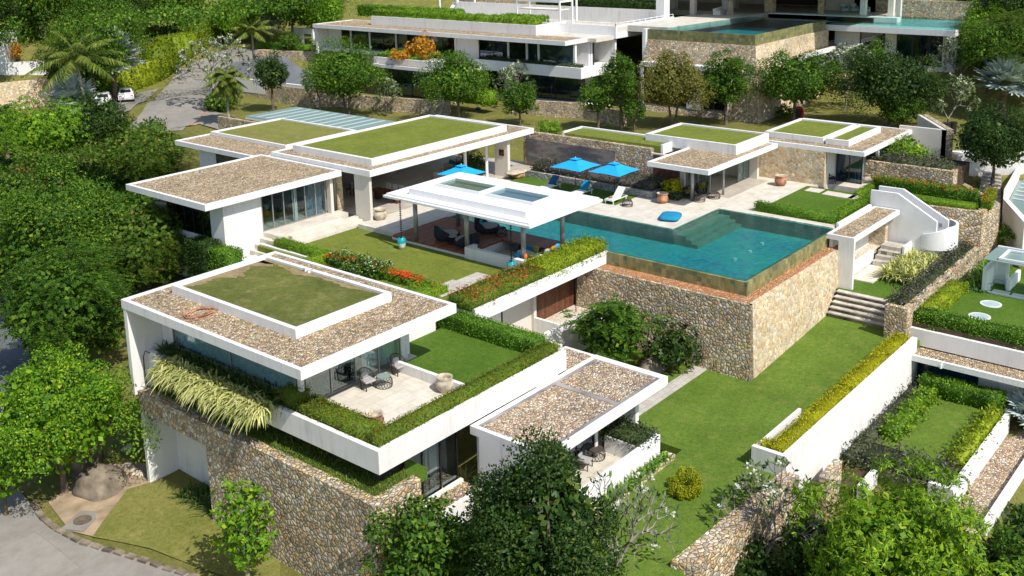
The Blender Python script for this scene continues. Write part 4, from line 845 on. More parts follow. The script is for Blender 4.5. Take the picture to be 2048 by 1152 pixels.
# stone podium with upper pool
batter('stone_podium', 'rubble_stone', None, 91.4, 92.2, 45.6, 58.0, .2, 7.75, 1.7, 1.4, par=uv)
v = [(89.7, 44.2, .2), (97, 44.2, .2), (97, 46, .2), (92.2, 46, .2), (91.4, 45.6, 7.75), (97, 45.5, 7.75), (97, 46, 7.75), (92.2, 46, 7.75)]
MB().add(v, [(3, 2, 1, 0), (4, 5, 6, 7), (0, 1, 5, 4), (1, 2, 6, 5), (2, 3, 7, 6), (3, 0, 4, 7)]).box(97, 108.5, 45.55, 46.0, 5.6, 7.75).box(97, 104, 44.3, 44.8, .2, 2.4).build('sunlit_podium', 'pale_sunlit_stone', uv)  # podium's sun side also takes the copy with sunlight in its colour
MB().box(89.8, 91.2, 47.6, 57.6, 5.15, 5.6).box(89.8, 90.75, 57.3, 57.6, 1, 5.15).box(89.8, 90.9, 47.6, 47.8, 1, 5.15).build('window_lintel', 'old_white_plaster', uv)
B(90.0, 90.9, 47.8, 57.3, 1.2, 5.15).build('dark_opening', 'dark_interior', uv); B(89.86, 90.0, 50.6, 52.2, 1.2, 5.15).build('wall', 'white_plaster', uv)  # solid block, the recess's shade put into its near-black colour
glazing(uv, 'x', 89.92, 52.3, 57.2, 1.4, 5.1, 3, 'dark_metal', 'blue_window_glass', .08, 'window'); glazing(uv, 'x', 89.92, 47.9, 50.5, 1.4, 5.1, 2, 'dark_metal', 'blue_window_glass', .08, 'window')
MB().box(91.5, 91.8, 45.7, 57.9, 7.75, 8.78).box(91.8, 108, 45.7, 46.0, 7.75, 8.78).build('pool_overflow', 'pool_tile', uv)
MB().box(91.8, 108, 46.0, 57.5, 7.2, 7.6).build('pool_floor', 'pool_floor_tile', uv)
MB().add([(91.6, 45.8, 8.8), (108, 45.8, 8.8), (108, 55.0, 8.8), (93.4, 56.6, 8.8), (91.6, 57.4, 8.8)], [(0, 1, 2, 3, 4)]).build('water_surface', 'pool_water', uv)
MB().prism([(93.4, 56.6), (108, 55), (112, 55), (112, 61.6), (93.4, 61.6)], 8.2, 8.84).build('pool_deck', 'travertine', uv)
MB().box(91.2, 92.0, 57.9, 58.3, 5.5, 8.8).build('wall', 'bright_white', uv)
# white box on the right flank
MB().box(101, 101.3, 44.9, 47.6, 2.2, 5.9).box(101.3, 116, 44.9, 45.2, 5.45, 5.9).box(101, 116, 45.2, 47.6, 5.6, 5.88).build('flank_room', 'bright_white', uv)
B(101.3, 116, 45.21, 46, 5.88, 5.95).build('gravel', 'roof_gravel', uv); glazing(uv, 'y', 45.6, 103, 115, 2.6, 5.4, 6, 'grey_metal', 'blue_window_glass', .08, 'window')
# far right wing
MB().box(108.6, 118.6, 32.4, 46, 7.65, 8.25).build('terrace_slab', 'bright_white', uv)
MB().box(112.5, 112.8, 33.5, 45.8, 3, 7.65).build('rear_wall', 'interior_wall', uv)
for y0, y1, k in ((43.0, 45.8, 'w'), (40.2, 43.0, 'b'), (39.0, 40.2, 'w'), (37.3, 39.0, 'c'), (35.6, 37.3, 'g'), (34.2, 35.6, 'c'), (32.8, 34.2, 'w')):
    if k == 'w': B(110.8, 111.1, y0, y1, 3, 7.65).build('wall', 'white_plaster', uv)
    else:
        glazing(uv, 'x', 110.9, y0 + .05, y1 - .05, 4.2, 7.65, 1, 'dark_metal', 'blue_window_glass', .08, 'window'); curtain(uv, 'x', 111.2, y0, y1, 4.2, 7.6, {'b': 'curtain_blue', 'c': 'curtain_teal', 'g': 'curtain_white'}[k], .07, .2) if k != 'g' else None
B(110, 112.5, 32.6, 46, 3.2, 4.2).build('floor_slab', 'white_plaster', uv)
MB().box(108.7, 108.74, 32.5, 46, 8.25, 9.5).box(108.75, 118.4, 32.5, 32.54, 8.25, 9.5).build('glass_balustrade', 'clear_glass', uv)
MB().add([(108.9, 32.7, 8.45), (118.4, 32.7, 8.45), (118.4, 46, 8.45), (108.9, 46, 8.45)], [(0, 1, 2, 3)]).build('water_surface', 'pool_water', uv)
MB().box(119.0, 119.5, 32.2, 47, 4, 10.3).box(119, 121, 32.2, 32.7, 3, 10.3).build('stone_screen', 'rubble_stone', uv)
# living level behind the pool: floor, back wall, columns and roof
B(112, 135, 42, 75, 8.2, 8.84).build('floor_slab', 'interior_floor', uv); B(124, 124.4, 40, 82, 8.8, 13).build('rear_wall', 'interior_wall', uv)
B(112, 113.2, 39.5, 54.4, 8.3, 8.95).build('pool_step', 'white_plaster', uv)
MB().box(104, 124, 40, 78, 12.2, 12.8).build('upper_roof', 'white_plaster', uv)
for x, y, mt, w_ in ((101.5, 62.2, 'bright_white', .55), (108, 62.0, 'cream_wall', .3), (113.6, 60.5, 'bright_white', .5), (114.5, 55.4, 'pale_sunlit_stone', .5), (114.3, 49, 'pale_sunlit_stone', .28), (113.6, 43.8, 'white_plaster', .3), (113.3, 40.6, 'cream_wall', .3), (115, 40.4, 'cream_wall', .25), (118, 62, 'interior_wall', .5), (113.5, 68, 'cream_wall', .4)):
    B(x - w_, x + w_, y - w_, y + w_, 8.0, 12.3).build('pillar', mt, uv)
B(119, 119.3, 44.5, 50.5, 8.84, 10.4).build('bar_counter', 'interior_wall', uv); B(123.8, 123.95, 52, 60, 8.9, 11.5).build('dark_opening', 'dark_interior', uv); B(123.8, 123.95, 41, 50, 10.6, 12).build('dark_opening', 'dark_interior', uv)  # dark slabs on the rear wall hold the shade of openings in their colour
MB().box(101.0, 101.3, 62.3, 74, 12.0, 12.6).box(95.2, 95.3, 70, 70.1, 7.9, 9).build('roof_fascia', 'bright_white', uv)
MB().box(103, 103.3, 64, 96, 7.9, 9.6).build('terrace_wall', 'old_white_plaster', uv)
MB().box(108, 108.4, 70, 100, 7.9, 11.5).build('stone_screen', 'rubble_stone', uv)
# villa garden walls
gw = 'rubble_stone'
solo(MB().prism([(73.9, 84.6), (76.6, 72.4), (77.0, 72.5), (74.3, 84.7)], -.4, 2.0), 'garden_wall', gw, 'front stone garden wall behind the big round tree left of centre', 'wall')
solo(MB().prism([(80.6, 67.6), (82.6, 59.7), (83.0, 59.8), (81.0, 67.7)], -.4, 2.1).prism([(82.6, 59.7), (81.7, 54.3), (82.1, 54.2), (83.0, 59.8)], -.4, 2.0), 'garden_wall', gw, 'front stone garden wall running behind the trees at centre', 'wall')
a, b = at(478, 162, 2.4), at(625, 180, 2.4)
solo(MB().prism([(a.x, a.y), (b.x, b.y), (74.2, 84.5), (74.6, 84.7), (b.x + .4, b.y), (a.x + .4, a.y)], -.6, 2.4), 'garden_wall', gw, 'stone wall holding up the shaded entrance ramp', 'wall')
a, b = at(462, 157, 2.6), at(625, 176, 2.6)
solo(MB().prism([(a.x, a.y), (b.x, b.y), (b.x + .35, b.y), (a.x + .35, a.y)], 1.2, 2.75), 'ramp_kerb', 'white_plaster', 'pale kerb along the edge of the shaded entrance ramp', 'kerb')
a, b = at(510, 100, 4.2), at(668, 106, 4.2)
solo(MB().prism([(a.x, a.y), (b.x, b.y), (b.x + 1, b.y), (a.x + 1, a.y)], 0, 4.2), 'garden_wall', gw, 'stone terrace wall below the hedge left of the upper villa', 'wall')
pgt = thing('gate_frame', 'small white wall with a square opening left of the upper villa', 'wall', (88, 106, 4))
a, b = at(582, 55, 6.6), at(622, 58, 6.6)
MB().box(a.x, a.x + .3, b.y - .3, a.y, 5.9, 6.6).box(a.x, a.x + .3, a.y - 2.3, a.y, 4, 5.9).box(a.x, a.x + .3, b.y - .3, b.y, 4, 5.9).build('frame', 'bright_white', pgt)
# neighbouring white building at the left edge
nb = thing('neighbour_house', 'corner of a white neighbouring building at the left edge', 'house', (60, 128, 3))
a = atg(16, 150); b = atg(98, 150); za = a.z + height_to(a, 70); zb = b.z + height_to(b, 122)
MB().prism([(a.x, a.y), (a.x - 6, a.y + 7), (a.x - 1, a.y + 12), (a.x + 4, a.y + 5)], a.z - 2, za).build('wall', 'bright_white', nb); MB().prism([(a.x, a.y - .2), (b.x, b.y), (b.x + .4, b.y + .3), (a.x + .3, a.y + .2)], b.z - 2, zb).build('garden_wall', 'bright_white', nb)
a, b = atg(-20, 222), atg(138, 208); za = min(a.z + height_to(a, 166), b.z + height_to(b, 154))
solo(MB().prism([(a.x, a.y), (b.x, b.y), (b.x + .5, b.y + .4), (a.x + .5, a.y + .4)], min(a.z, b.z) - 2, za), 'garden_wall', 'pale_sunlit_stone', 'sunlit golden stone wall behind the coconut palm at left', 'wall')

# bare sandy margin of the worn turf square
r = np.random.default_rng(4); n = 60; v = []; 
path = [(27.2, 44.5), (32.35, 44.5), (32.35, 35.6)]; inn = [(0, -1), (-.8, -.8), (-1, 0)]; pts = []
for i in range(n + 1):
    t_ = i / n * 2; k = min(1, int(t_)); q = t_ - k; x = path[k][0] * (1 - q) + path[k + 1][0] * q; y = path[k][1] * (1 - q) + path[k + 1][1] * q
    w_ = (.75 if k == 0 else .4) * (.5 + .5 * r.random() + .4 * math.sin(i * .5)) * (.3 + min(1, t_ * 3, (2 - t_) * 2)); nx, ny = (0, -1) if k == 0 else (-1, 0)
    v += [(x, y, 2.468), (x + nx * w_, y + ny * w_, 2.468)]
MB().add(v, [(2 * i, 2 * i + 1, 2 * i + 3, 2 * i + 2) for i in range(n)]).build('sandy_margin', 'sandy_turf', fp)

# ---------------------------------------------------------------- foliage builders
def nrm(a): return a / (np.linalg.norm(a, axis=-1, keepdims=True) + 1e-9)
def leafs(P, D, N, L, W):
    "kite leaves: base P, direction D, face normal ~N"
    S = nrm(np.cross(D, N)); L = np.broadcast_to(L, (len(P),))[:, None]; W = np.broadcast_to(W, (len(P),))[:, None]
    N2 = nrm(np.cross(S, D))
    mid = P + D * L * .45
    V = np.stack([P, mid + S * W * .5 - N2 * W * .12, P + D * L - N2 * L * .08, mid - S * W * .5 - N2 * W * .12], 1).reshape(-1, 3)
    return V, np.arange(len(V)).reshape(-1, 4)
def sph(r, n):
    v = r.normal(size=(n, 3)); return nrm(v)
def join(parts):
    V = []; F = []; n = 0
    for v, f in parts: V.append(v); F.append(f + n); n += len(v)
    return np.concatenate(V), np.concatenate(F)
_cache = {}
def crown_mesh(kind, R, H, seed, dens=1.):
    cone = kind == 'cone'; kind = 'bush' if cone else kind
    "foliage of a crown of radius R and height H, centred on its middle"
    r = np.random.default_rng(seed)
    st = dict(round=(.30, .22, .10, .55), dense=(.24, .17, .09, .6), big=(.26, .26, .13, .6), mango=(.20, .26, .058, .7), feather=(.34, .20, .05, .2), layer=(.34, .24, .07, .15), sparse=(.3, .3, .12, .5), leafy=(.24, .27, .10, .6), bush=(.35, .16, .085, .6))[kind]
    rc, L, W, up = st
    area = 4 * math.pi * R * R * .8 * (H / (2 * R)) ** .6
    nc = int(max(10, 1.5 / rc ** 2 * 1.6)) * (2 if kind == 'mango' else 1); 
    d = sph(r, nc * 3); d = d[d[:, 2] > -.55][:nc]; rad = r.uniform(.62, 1., (len(d), 1)) ** .7
    lump = 1 + .16 * np.sin(d[:, :1] * 5 + seed) + .12 * np.cos(d[:, 1:2] * 6 + seed * 2)
    C = d * rad * lump * np.array([R * (1 - rc * .7), R * (1 - rc * .7), H / 2 * (1 - rc * .6)])
    if cone: C[:, :2] *= (1.15 - .85 * np.clip((C[:, 2:] / (H / 2) + 1) / 2, 0, 1) ** 1.5)
    rs = R * rc * r.uniform(.65, 1.25, (len(C), 1))
    nl = int(area * dens * (1.5 / (L * W)) / len(C)); nl = min(max(nl, 30), 3000)
    parts = []
    if kind in ('feather', 'layer'):
        # sprays: horizontal fans of narrow leaflets
        for c, q, dd in zip(C, rs, d):
            k = max(3, nl // 26)
            o = nrm(np.c_[r.normal(size=(k, 2)) + dd[:2] * 1.1, r.normal(size=k) * (.25 if kind == 'feather' else .12) + .05])
            b = c + r.normal(size=(k, 3)) * q * np.array([.45, .45, .3 if kind == 'feather' else .18])
            ln = q[0] * r.uniform(.7, 1.3, k)
            t = np.linspace(.1, 1, 13)
            ax = b[:, None] + o[:, None] * (ln[:, None] * t)[..., None] - np.array([0, 0, 1]) * (t ** 2 * .28)[None, :, None] * ln[:, None, None]
            side = nrm(np.cross(o, [0, 0, 1.])); 
            for s in (-1, 1):
                D = nrm(o[:, None] * .7 + side[:, None] * s + r.normal(size=ax.shape) * .12).reshape(-1, 3); P_ = ax.reshape(-1, 3)
                N = nrm(np.array([0, 0, 1.]) + r.normal(size=P_.shape) * .25); parts.append(leafs(P_, D, N, L * r.uniform(.7, 1.2, len(P_)), W))
    elif kind == 'mango' or kind == 'leafy':
        for c, q, dd in zip(C, rs, d):
            k = max(4, nl // 9); n = nrm(sph(r, k) + dd * .7 + np.array([0, 0, .35])); tip = c + n * q * r.uniform(.7, 1.1, (k, 1))
            m_ = 9; az = r.uniform(0, 6.28, (k, m_)); a = nrm(np.cross(n, [.3, .2, 1])); b = np.cross(n, a)
            out = a[:, None] * np.cos(az)[..., None] + b[:, None] * np.sin(az)[..., None]
            droop = .55 if kind == 'mango' else .1
            D = nrm(out + n[:, None] * .45 - np.array([0, 0, droop]) * r.uniform(.3, 1.6, (k, m_, 1))).reshape(-1, 3)
            P_ = np.repeat(tip, m_, 0); N = nrm(np.repeat(n, m_, 0) + np.array([0, 0, .6]) + r.normal(size=P_.shape) * .2)
            parts.append(leafs(P_, D, N, L * r.uniform(.6, 1.15, len(P_)), W))
    else:
        for c, q, dd in zip(C, rs, d):
            n = nrm(sph(r, nl) + dd * .45 + np.array([0, 0, .25])); P_ = c + n * q * r.uniform(.35, 1.08, (nl, 1)) ** .6
            D = nrm(n * .4 + sph(r, nl) * .9 - np.array([0, 0, .15])); N = nrm(n + np.array([0, 0, up * .5]) + sph(r, nl) * .45)
            parts.append(leafs(P_, D, N, L * r.uniform(.6, 1.2, nl), W))
    if kind != 'sparse':
        n = int(area * 22); dd = sph(r, n); P_ = dd * r.uniform(.4, .74 if not cone else .6, (n, 1)) * np.array([R, R, H / 2]); q_ = min(.36, R * .1 + .12)
        parts.append(leafs(P_, nrm(sph(r, n) + dd * .2), nrm(dd + sph(r, n) * .5), q_, q_ * .7))
    V, F = join(parts); return V, F, C
def limb_mesh(C, base, fork, r0, seed, n=16, nearc=None):
    r = np.random.default_rng(seed); mb = MB(); top = Vector(fork)
    b = Vector(base); mid = b.lerp(top, .5) + Vector((r.normal() * .12, r.normal() * .12, 0)) * top.length * .15
    mb.tube([b - Vector((0, 0, .3)), b.lerp(mid, .5), mid, top], [r0 * 1.35, r0 * 1.05, r0 * .9, r0 * .75], 9)
    idx = r.permutation(len(C))[:n]
    for i in idx:
        c = Vector(C[i]); m1 = top.lerp(c, .45) + Vector((r.normal(), r.normal(), r.normal() + .6)) * .12 * (c - top).length
        mb.tube([top - Vector((0, 0, .1)), m1, c], [r0 * .5, r0 * .3, r0 * .1], 5)
    return mb
def tree(kind, p, height, R, label, leaf='leaf_green', trunk_frac=.3, seed=1, group=None, name='tree', cat='tree', bark='bark', multi=1, dens=1., squash=None, rz=None, flowers=None):
    "p base point, total height, crown radius"
    th = height * trunk_frac; H = height - th
    key = (kind, round(R, 1), round(H, 1), leaf, seed, flowers, round(dens, 1))
    if key not in _cache:
        V, F, C = crown_mesh(kind, R, H, seed, dens)
        me = mesh_np('foliage', V, F, leaf); fl = None
        if flowers:
            r = np.random.default_rng(seed + 5); k = flowers[1]; n = nrm(sph(r, k * 4) + np.array([0, 0, .5])); ci = C[r.integers(0, len(C), k)]
            c0 = ci + n[:k] * R * .3; P_ = np.repeat(c0, 5, 0); D = sph(r, len(P_)); D[:, 2] = abs(D[:, 2]) * .5; fl = mesh_np('blossom', *leafs(P_, nrm(D), np.tile([0, 0, 1.], (len(P_), 1)) + sph(r, len(P_)) * .3, flowers[2], flowers[2] * .8), flowers[0])
        _cache[key] = (me, fl, C)
    me, fl, C = _cache[key]
    t = thing(name, label, cat, p, (seed * 1.7) % 6.28 if rz is None else rz, group)
    cz = th + H / 2; CC = C + np.array([0, 0, cz]); r0 = max(.07, height * .022)
    mb = MB()
    for i in range(multi):
        o = Vector((math.cos(i * 2.4), math.sin(i * 2.4), 0)) * (.25 * r0 * 8 if multi > 1 else 0)
        q = limb_mesh(CC, o * .5, (o.x * 1.6, o.y * 1.6, th * (1 if th > .3 else 1) + H * .18), r0 / multi ** .4, seed + i, 14 // multi + 2); mb.add(q.v, q.f)
    mb.build('trunk', bark, t, smooth=True, local=True)
    link('crown', me, t, (0, 0, cz))
    if fl: link('blossoms', fl, t, (0, 0, cz))
    return t
def tree_px(kind, ub, vb, zg, vt, wpx, label, wfac=1., **k):
    p = at(ub, vb, zg) if zg is not None else atg(ub, vb); h = height_to(p, vt)
    s = ppm((p.x, p.y, p.z + h * .6)); R = wpx / s / 2; h *= 1.02
    return tree(kind, p, h * .985, R * wfac, label, **k)
# ---- frangipani: forked candelabra with leaf rosettes and white flowers
def frangipani(p, height, R, label, seed=1, leafn=9, flower=.6, group='frangipani trees', level=5, leaf='leaf_frangipani'):
    r = np.random.default_rng(seed); mb = MB(); tips = []
    def grow(a, d, l, rad, k):
        b = a + d * l; mid = a.lerp(b, .5) + Vector(r.normal(size=3)) * l * .06
        mb.tube([a, mid, b], [rad, rad * .85, rad * .75], 6)
        if k == 0 or rad < .012: tips.append((b, d)); return
        n = 2 if r.random() < .45 else 3; ph = r.uniform(0, 6.28)
        a1 = d.cross(Vector((.3, .5, .1))).normalized(); b1 = d.cross(a1)
        for i in range(n):
            an = ph + i * 6.283 / n + r.normal() * .3
            sp = .75 if k > 2 else .6
            e = (d + (a1 * math.cos(an) + b1 * math.sin(an)) * sp + Vector((0, 0, .10))).normalized()
            grow(b, e, l * r.uniform(.68, .88), rad * .68, k - 1)
    t = thing('frangipani_tree', label, 'tree', p, 0, group)
    grow(Vector((0, 0, -.2)), Vector((.08, .05, 1)).normalized(), height * .3, max(.07, height * .026), level)
    T = np.array([tuple(a) for a, _ in tips]); Dm = np.array([tuple(b) for _, b in tips])
    sxy = R / max(.1, np.percentile(np.hypot(T[:, 0], T[:, 1]), 90)); szz = (height - .25) / T[:, 2].max()
    mb.v = [(v[0] * sxy, v[1] * sxy, v[2] * szz if v[2] > 0 else v[2]) for v in mb.v]; T = T * np.array([sxy, sxy, szz])
    mb.build('branches', 'pale_bark', t, smooth=True, local=True)
    k = leafn; az = r.uniform(0, 6.28, (len(T), k)); a = nrm(np.cross(Dm, [.3, .2, .1])); b = np.cross(Dm, a)
    out = a[:, None] * np.cos(az)[..., None] + b[:, None] * np.sin(az)[..., None]
    D = nrm(out + Dm[:, None] * .7 + r.normal(size=out.shape) * .15).reshape(-1, 3); P_ = np.repeat(T, k, 0)
    V, F = leafs(P_, D, nrm(np.repeat(Dm, k, 0) + np.array([0, 0, .5])), .34 * r.uniform(.7, 1.2, len(P_)), .11)
    link('foliage', mesh_np('foliage', V, F, leaf), t)
    ft = T[r.random(len(T)) < flower]; 
    if len(ft):
        P_ = np.repeat(ft + np.array([0, 0, .12]), 12, 0) + r.normal(size=(len(ft) * 12, 3)) * .07
        V, F = leafs(P_, nrm(sph(r, len(P_)) + np.array([0, 0, .6])), sph(r, len(P_)) + np.array([0, 0, 1]), .15, .11)
        link('blossoms', mesh_np('blossoms', V, F, 'blossom_white'), t)
    return t
def frang_px(ub, vb, zg, vt, wpx, label, **k):
    p = at(ub, vb, zg) if zg is not None else atg(ub, vb); h = height_to(p, vt); s = ppm((p.x, p.y, p.z + h * .7)); return frangipani(p, h, wpx / s / 2, label, **k)
# ---- palms
def strip_blades(B_, D0, L, W, bend, nseg=5, r=None, taper=1.):
    "arching strap leaves: base, initial dir, length, width, bend (down)"
    n = len(B_); t = np.linspace(0, 1, nseg + 1); hor = D0.copy(); hor[:, 2] = 0; hor = nrm(hor)
    side = nrm(np.cross(D0, [0, 0, 1.])); L = np.broadcast_to(L, (n,)); W = np.broadcast_to(W, (n,)); bend = np.broadcast_to(bend, (n,))
    C = B_[:, None] + D0[:, None] * (L[:, None] * t)[..., None] - np.array([0, 0, 1.]) * (bend * L)[:, None, None] * (t ** 2)[None, :, None]
    wd = (W[:, None] * np.minimum(1, 1.15 * (1 - t ** 3 * taper)) * .5)[..., None]
    V = np.stack([C - side[:, None] * wd, C + side[:, None] * wd], 2).reshape(-1, 3)
    b = (np.arange(n) * (nseg + 1) * 2)[:, None]; k = np.arange(nseg) * 2
    F = np.stack([b + k, b + k + 1, b + k + 3, b + k + 2], -1).reshape(-1, 4); return V, F
def frond(r, base, az, elev, L, droop, lw=.05, ll=.7, n=34):
    t = np.linspace(.12, 1, n); h = np.array([math.cos(az), math.sin(az), 0]); d = h * math.cos(elev) + np.array([0, 0, math.sin(elev)])
    ax = base + d * (L * t)[:, None] - np.array([0, 0, 1.]) * (droop * L * t ** 2)[:, None]
    tg = nrm(np.gradient(ax, axis=0)); side = nrm(np.cross(tg, [0, 0, 1.])); parts = []
    lf = ll * np.sin(np.clip(t * 1.05, 0, 1) * math.pi * .82 + .35)
    for s in (-1, 1):
        D = nrm(tg * .55 + side * s * .8 - np.array([0, 0, .35]) + r.normal(size=tg.shape) * .06)
        parts.append(strip_blades(ax, D, lf, lw, .25, 2))
    V, F = join(parts); return V, F, ax
def palm(p, trunk_h, L, label, leaf='palm_green', n=22, seed=1, lean=(0, 0), lw=.06, ll=.75, name='palm_tree', group=None, rt=.14, up=1.25, low=-.35, droop=.42, cat='palm tree'):
    r = np.random.default_rng(seed); trunk_h = height_to(p, -trunk_h) if trunk_h < 0 else trunk_h; t = thing(name, label, cat, p, 0, group); top = Vector((lean[0], lean[1], trunk_h))
    MB().tube([(0, 0, -.3), (lean[0] * .2, lean[1] * .2, trunk_h * .4), (lean[0] * .6, lean[1] * .6, trunk_h * .75), tuple(top)], [rt * 1.5, rt, rt * .9, rt * .85], 10).build('trunk', 'pale_bark', t, smooth=True, local=True)
    parts = []; ra = MB()
    for i in range(n):
        q = i / n; el = up + (low - up) * q + r.normal() * .08; V, F, ax = frond(r, np.array(top), i * 2.4 + r.normal() * .1, el, L * r.uniform(.85, 1.08), droop * (1 - .3 * q), lw, ll)
        parts.append((V, F)); ra.tube([tuple(top)] + [tuple(a) for a in ax[::8]], .022, 4)
    link('fronds', mesh_np('fronds', *join(parts), leaf), t); ra.build('frond_stems', 'palm_stem' if 'palm_stem' in M else leaf, t, local=True)
    return t
def fan_palm(p, trunk_h, R, label, seed=1, n=16, name='fan_palm', rt=.28):
    r = np.random.default_rng(seed); t = thing(name, label, 'palm tree', p, 0, 'silver fan palms'); top = np.array([0, 0, trunk_h])
    MB().tube([(0, 0, -.3), (0, 0, trunk_h * .5), (0, 0, trunk_h)], [rt * 1.2, rt, rt * 1.2], 10).build('trunk', 'bark', t, smooth=True, local=True)
    parts = []; stm = MB()
    for i in range(n):
        el = 1.35 - 1.75 * i / n; az = i * 2.4 + r.normal() * .2; d = np.array([math.cos(az) * math.cos(el), math.sin(az) * math.cos(el), math.sin(el)])
        hub = top + d * R * .45 - np.array([0, 0, .05]); stm.tube([tuple(top), tuple(hub)], .035, 5)
        s = nrm(np.cross(d, [0, 0, 1.])[None])[0]; u_ = np.cross(s, d)
        k = 24; a = np.linspace(-2.1, 2.1, k); D = np.array([d * math.cos(x) + s * math.sin(x) for x in a]) + u_ * .12 * (np.arange(k) % 2)[:, None]
        parts.append(leafs(np.tile(hub, (k, 1)), nrm(D), np.tile(u_, (k, 1)) + r.normal(size=(k, 3)) * .25, R * .58 * (1 - .15 * abs(a) / 2), R * .15))
    link('fan_leaves', mesh_np('fan_leaves', *join(parts), 'palm_silver'), t); stm.build('leaf_stems', 'leaf_frangipani', t, local=True); return t
# ---- clipped hedges (box of leaf faces over a leafy core)
def hedge(label, x0, x1, y0, y1, z0, z1, leaf='hedge_green', name='hedge', dens=300, L=.08, seed=None, group=None, cat='hedge', flower=None, wob=.04, poly=None, rz=0, rough=.03):
    r = np.random.default_rng(seed if seed is not None else int(abs(x0 * 13 + y0 * 7 + z1 * 3)) + 1)
    cx, cy = (x0 + x1) / 2, (y0 + y1) / 2; hx, hy = abs(x1 - x0) / 2, abs(y1 - y0) / 2; h = z1 - z0
    faces = [((0, 0, 1), 4 * hx * hy), ((1, 0, 0), 2 * hy * h), ((-1, 0, 0), 2 * hy * h), ((0, 1, 0), 2 * hx * h), ((0, -1, 0), 2 * hx * h)]; Ps = []; Ns = []
    for n, a in faces:
        k = int(a * dens) + 4; q = r.uniform(-1, 1, (k, 3)); q[:, 2] = (q[:, 2] + 1) / 2
        for i in range(3):
            if n[i]: q[:, i] = n[i] if i < 2 else 1
        P_ = np.c_[q[:, 0] * hx, q[:, 1] * hy, q[:, 2] * h]; Ps.append(P_); Ns.append(np.tile(np.array(n, float), (k, 1)))
    P_ = np.concatenate(Ps); N = np.concatenate(Ns)
    w_ = wob * (np.sin(P_[:, 0] * 3.1 + P_[:, 2] * 2 + x0) + np.sin(P_[:, 1] * 2.7 + y0) + np.sin(P_[:, 0] * 7 + P_[:, 1] * 8) * .5)
    P_ = P_ + N * (w_[:, None] * .6 + r.normal(size=(len(P_), 1)) * rough) - N * L * .4
    Nn = nrm(N + sph(r, len(P_)) * .75 + np.array([0, 0, .25])); D = nrm(sph(r, len(P_)) + N * .55)
    V, F = leafs(P_, D, Nn, L * r.uniform(.6, 1.4, len(P_)), L * .62)
    i = .08; core = MB().box(-hx + i, hx - i, -hy + i, hy - i, 0, h - i)
    V2 = np.array(core.v); F2 = np.array(core.f)
    V, F = join([(V, F), (V2, F2)])
    o = link(name, mesh_np(name, V, F, leaf), None, (cx, cy, z0)); o.rotation_euler = (0, 0, rz); props(o, label, cat, group)
    if flower:
        mt, k, zlo = flower; m_ = (P_[:, 2] > h * zlo); idx = np.flatnonzero(m_); idx = idx[r.permutation(len(idx))[:k]]
        Q = P_[idx] + N[idx] * .04; V, F = leafs(np.repeat(Q, 4, 0), nrm(sph(r, len(Q) * 4) + np.array([0, 0, .5])), np.repeat(N[idx], 4, 0) + np.array([0, 0, .4]), .085, .07)
        f = link('flowers', mesh_np('flowers', V, F, mt), o)
    return o
def bush(label, p, R, H, leaf='leaf_green', seed=1, name='bush', cat='bush', dens=1., kind='bush', flowers=None, group=None):
    r = np.random.default_rng(seed); V, F, C = crown_mesh(kind, R, H * 1.25, seed, dens); V = V + np.array([0, 0, H * .42]); V[:, 2] = np.maximum(V[:, 2], .02 + r.random(len(V)) * .1)
    V2, F2 = V, F
    o = link(name, mesh_np(name, V2, F2, leaf), None, p); props(o, label, cat, group)
    if flowers:
        k = flowers[1]; ci = C[r.integers(0, len(C), k)] + np.array([0, 0, H * .42]) + nrm(sph(r, k) + np.array([0, 0, .6])) * R * .33
        P_ = np.repeat(ci, 4, 0); link('flowers', mesh_np('flowers', *leafs(P_, nrm(sph(r, len(P_)) + np.array([0, 0, .5])), sph(r, len(P_)) + np.array([0, 0, 1]), flowers[2], flowers[2] * .8), flowers[0]), o)
    return o
def strappy(label, pts, leaf='blade_cream', n=60, L=.9, W=.05, spread=.35, bend=.55, seed=1, name='strappy_plant', cat='plant', up=.9, group=None, lean=(0, 0)):
    "clumps of arching strap leaves at the given points, one plant bed"
    r = np.random.default_rng(seed); P0 = np.array([tuple(p) for p in pts]); Bs = np.repeat(P0, n, 0) + np.c_[r.normal(size=(len(P0) * n, 2)) * spread * .4, np.zeros(len(P0) * n)]
    az = r.uniform(0, 6.28, len(Bs)); e = r.uniform(.5, 1.45, len(Bs)) * up
    D = np.c_[np.cos(az) * np.cos(e) + lean[0], np.sin(az) * np.cos(e) + lean[1], np.sin(e)]; V, F = strip_blades(Bs, nrm(D), L * r.uniform(.55, 1.15, len(Bs)), W, bend * r.uniform(.7, 1.3, len(Bs)), 5)
    c = P0.mean(0); c[2] = P0[:, 2].min(); o = link(name, mesh_np(name, V - c, F, leaf), None, tuple(c)); return props(o, label, cat, group)

# ---------------------------------------------------------------- hedges and beds
hedge('clipped hedge with red tips along the front edge of the bedroom terrace', 25.9, 38.0, 28.98, 29.75, -1.0, -.3, 'hedge_red')
hedge('clipped hedge with red tips above the stone retaining wall, beside the bedroom terrace', 25.85, 27.1, 29.75, 34.4, -1.0, -.32, 'hedge_red')
hedge('dark green hedge across the right side of the small terrace lawn', 37.0, 38.0, 29.75, 36.3, -1.0, -.08, 'hedge_green')
hedge('thin hedge strip just behind the bedroom roof corner', 34.2, 37.0, 36.42, 36.8, -1.0, .1, 'hedge_green')
hedge('bushy red tipped hedge growing on the near half of the white planter beam', 38.2, 44.5, 34.95, 36.75, -.2, .5, 'hedge_red', wob=.1, rough=.1, flower=('blossom_red', 260, .9))
hedge('bright yellow green hedge growing on the pool end of the white planter beam', 44.5, 50.75, 34.95, 36.6, -.2, .62, 'hedge_lime', wob=.1, rough=.12, L=.11)
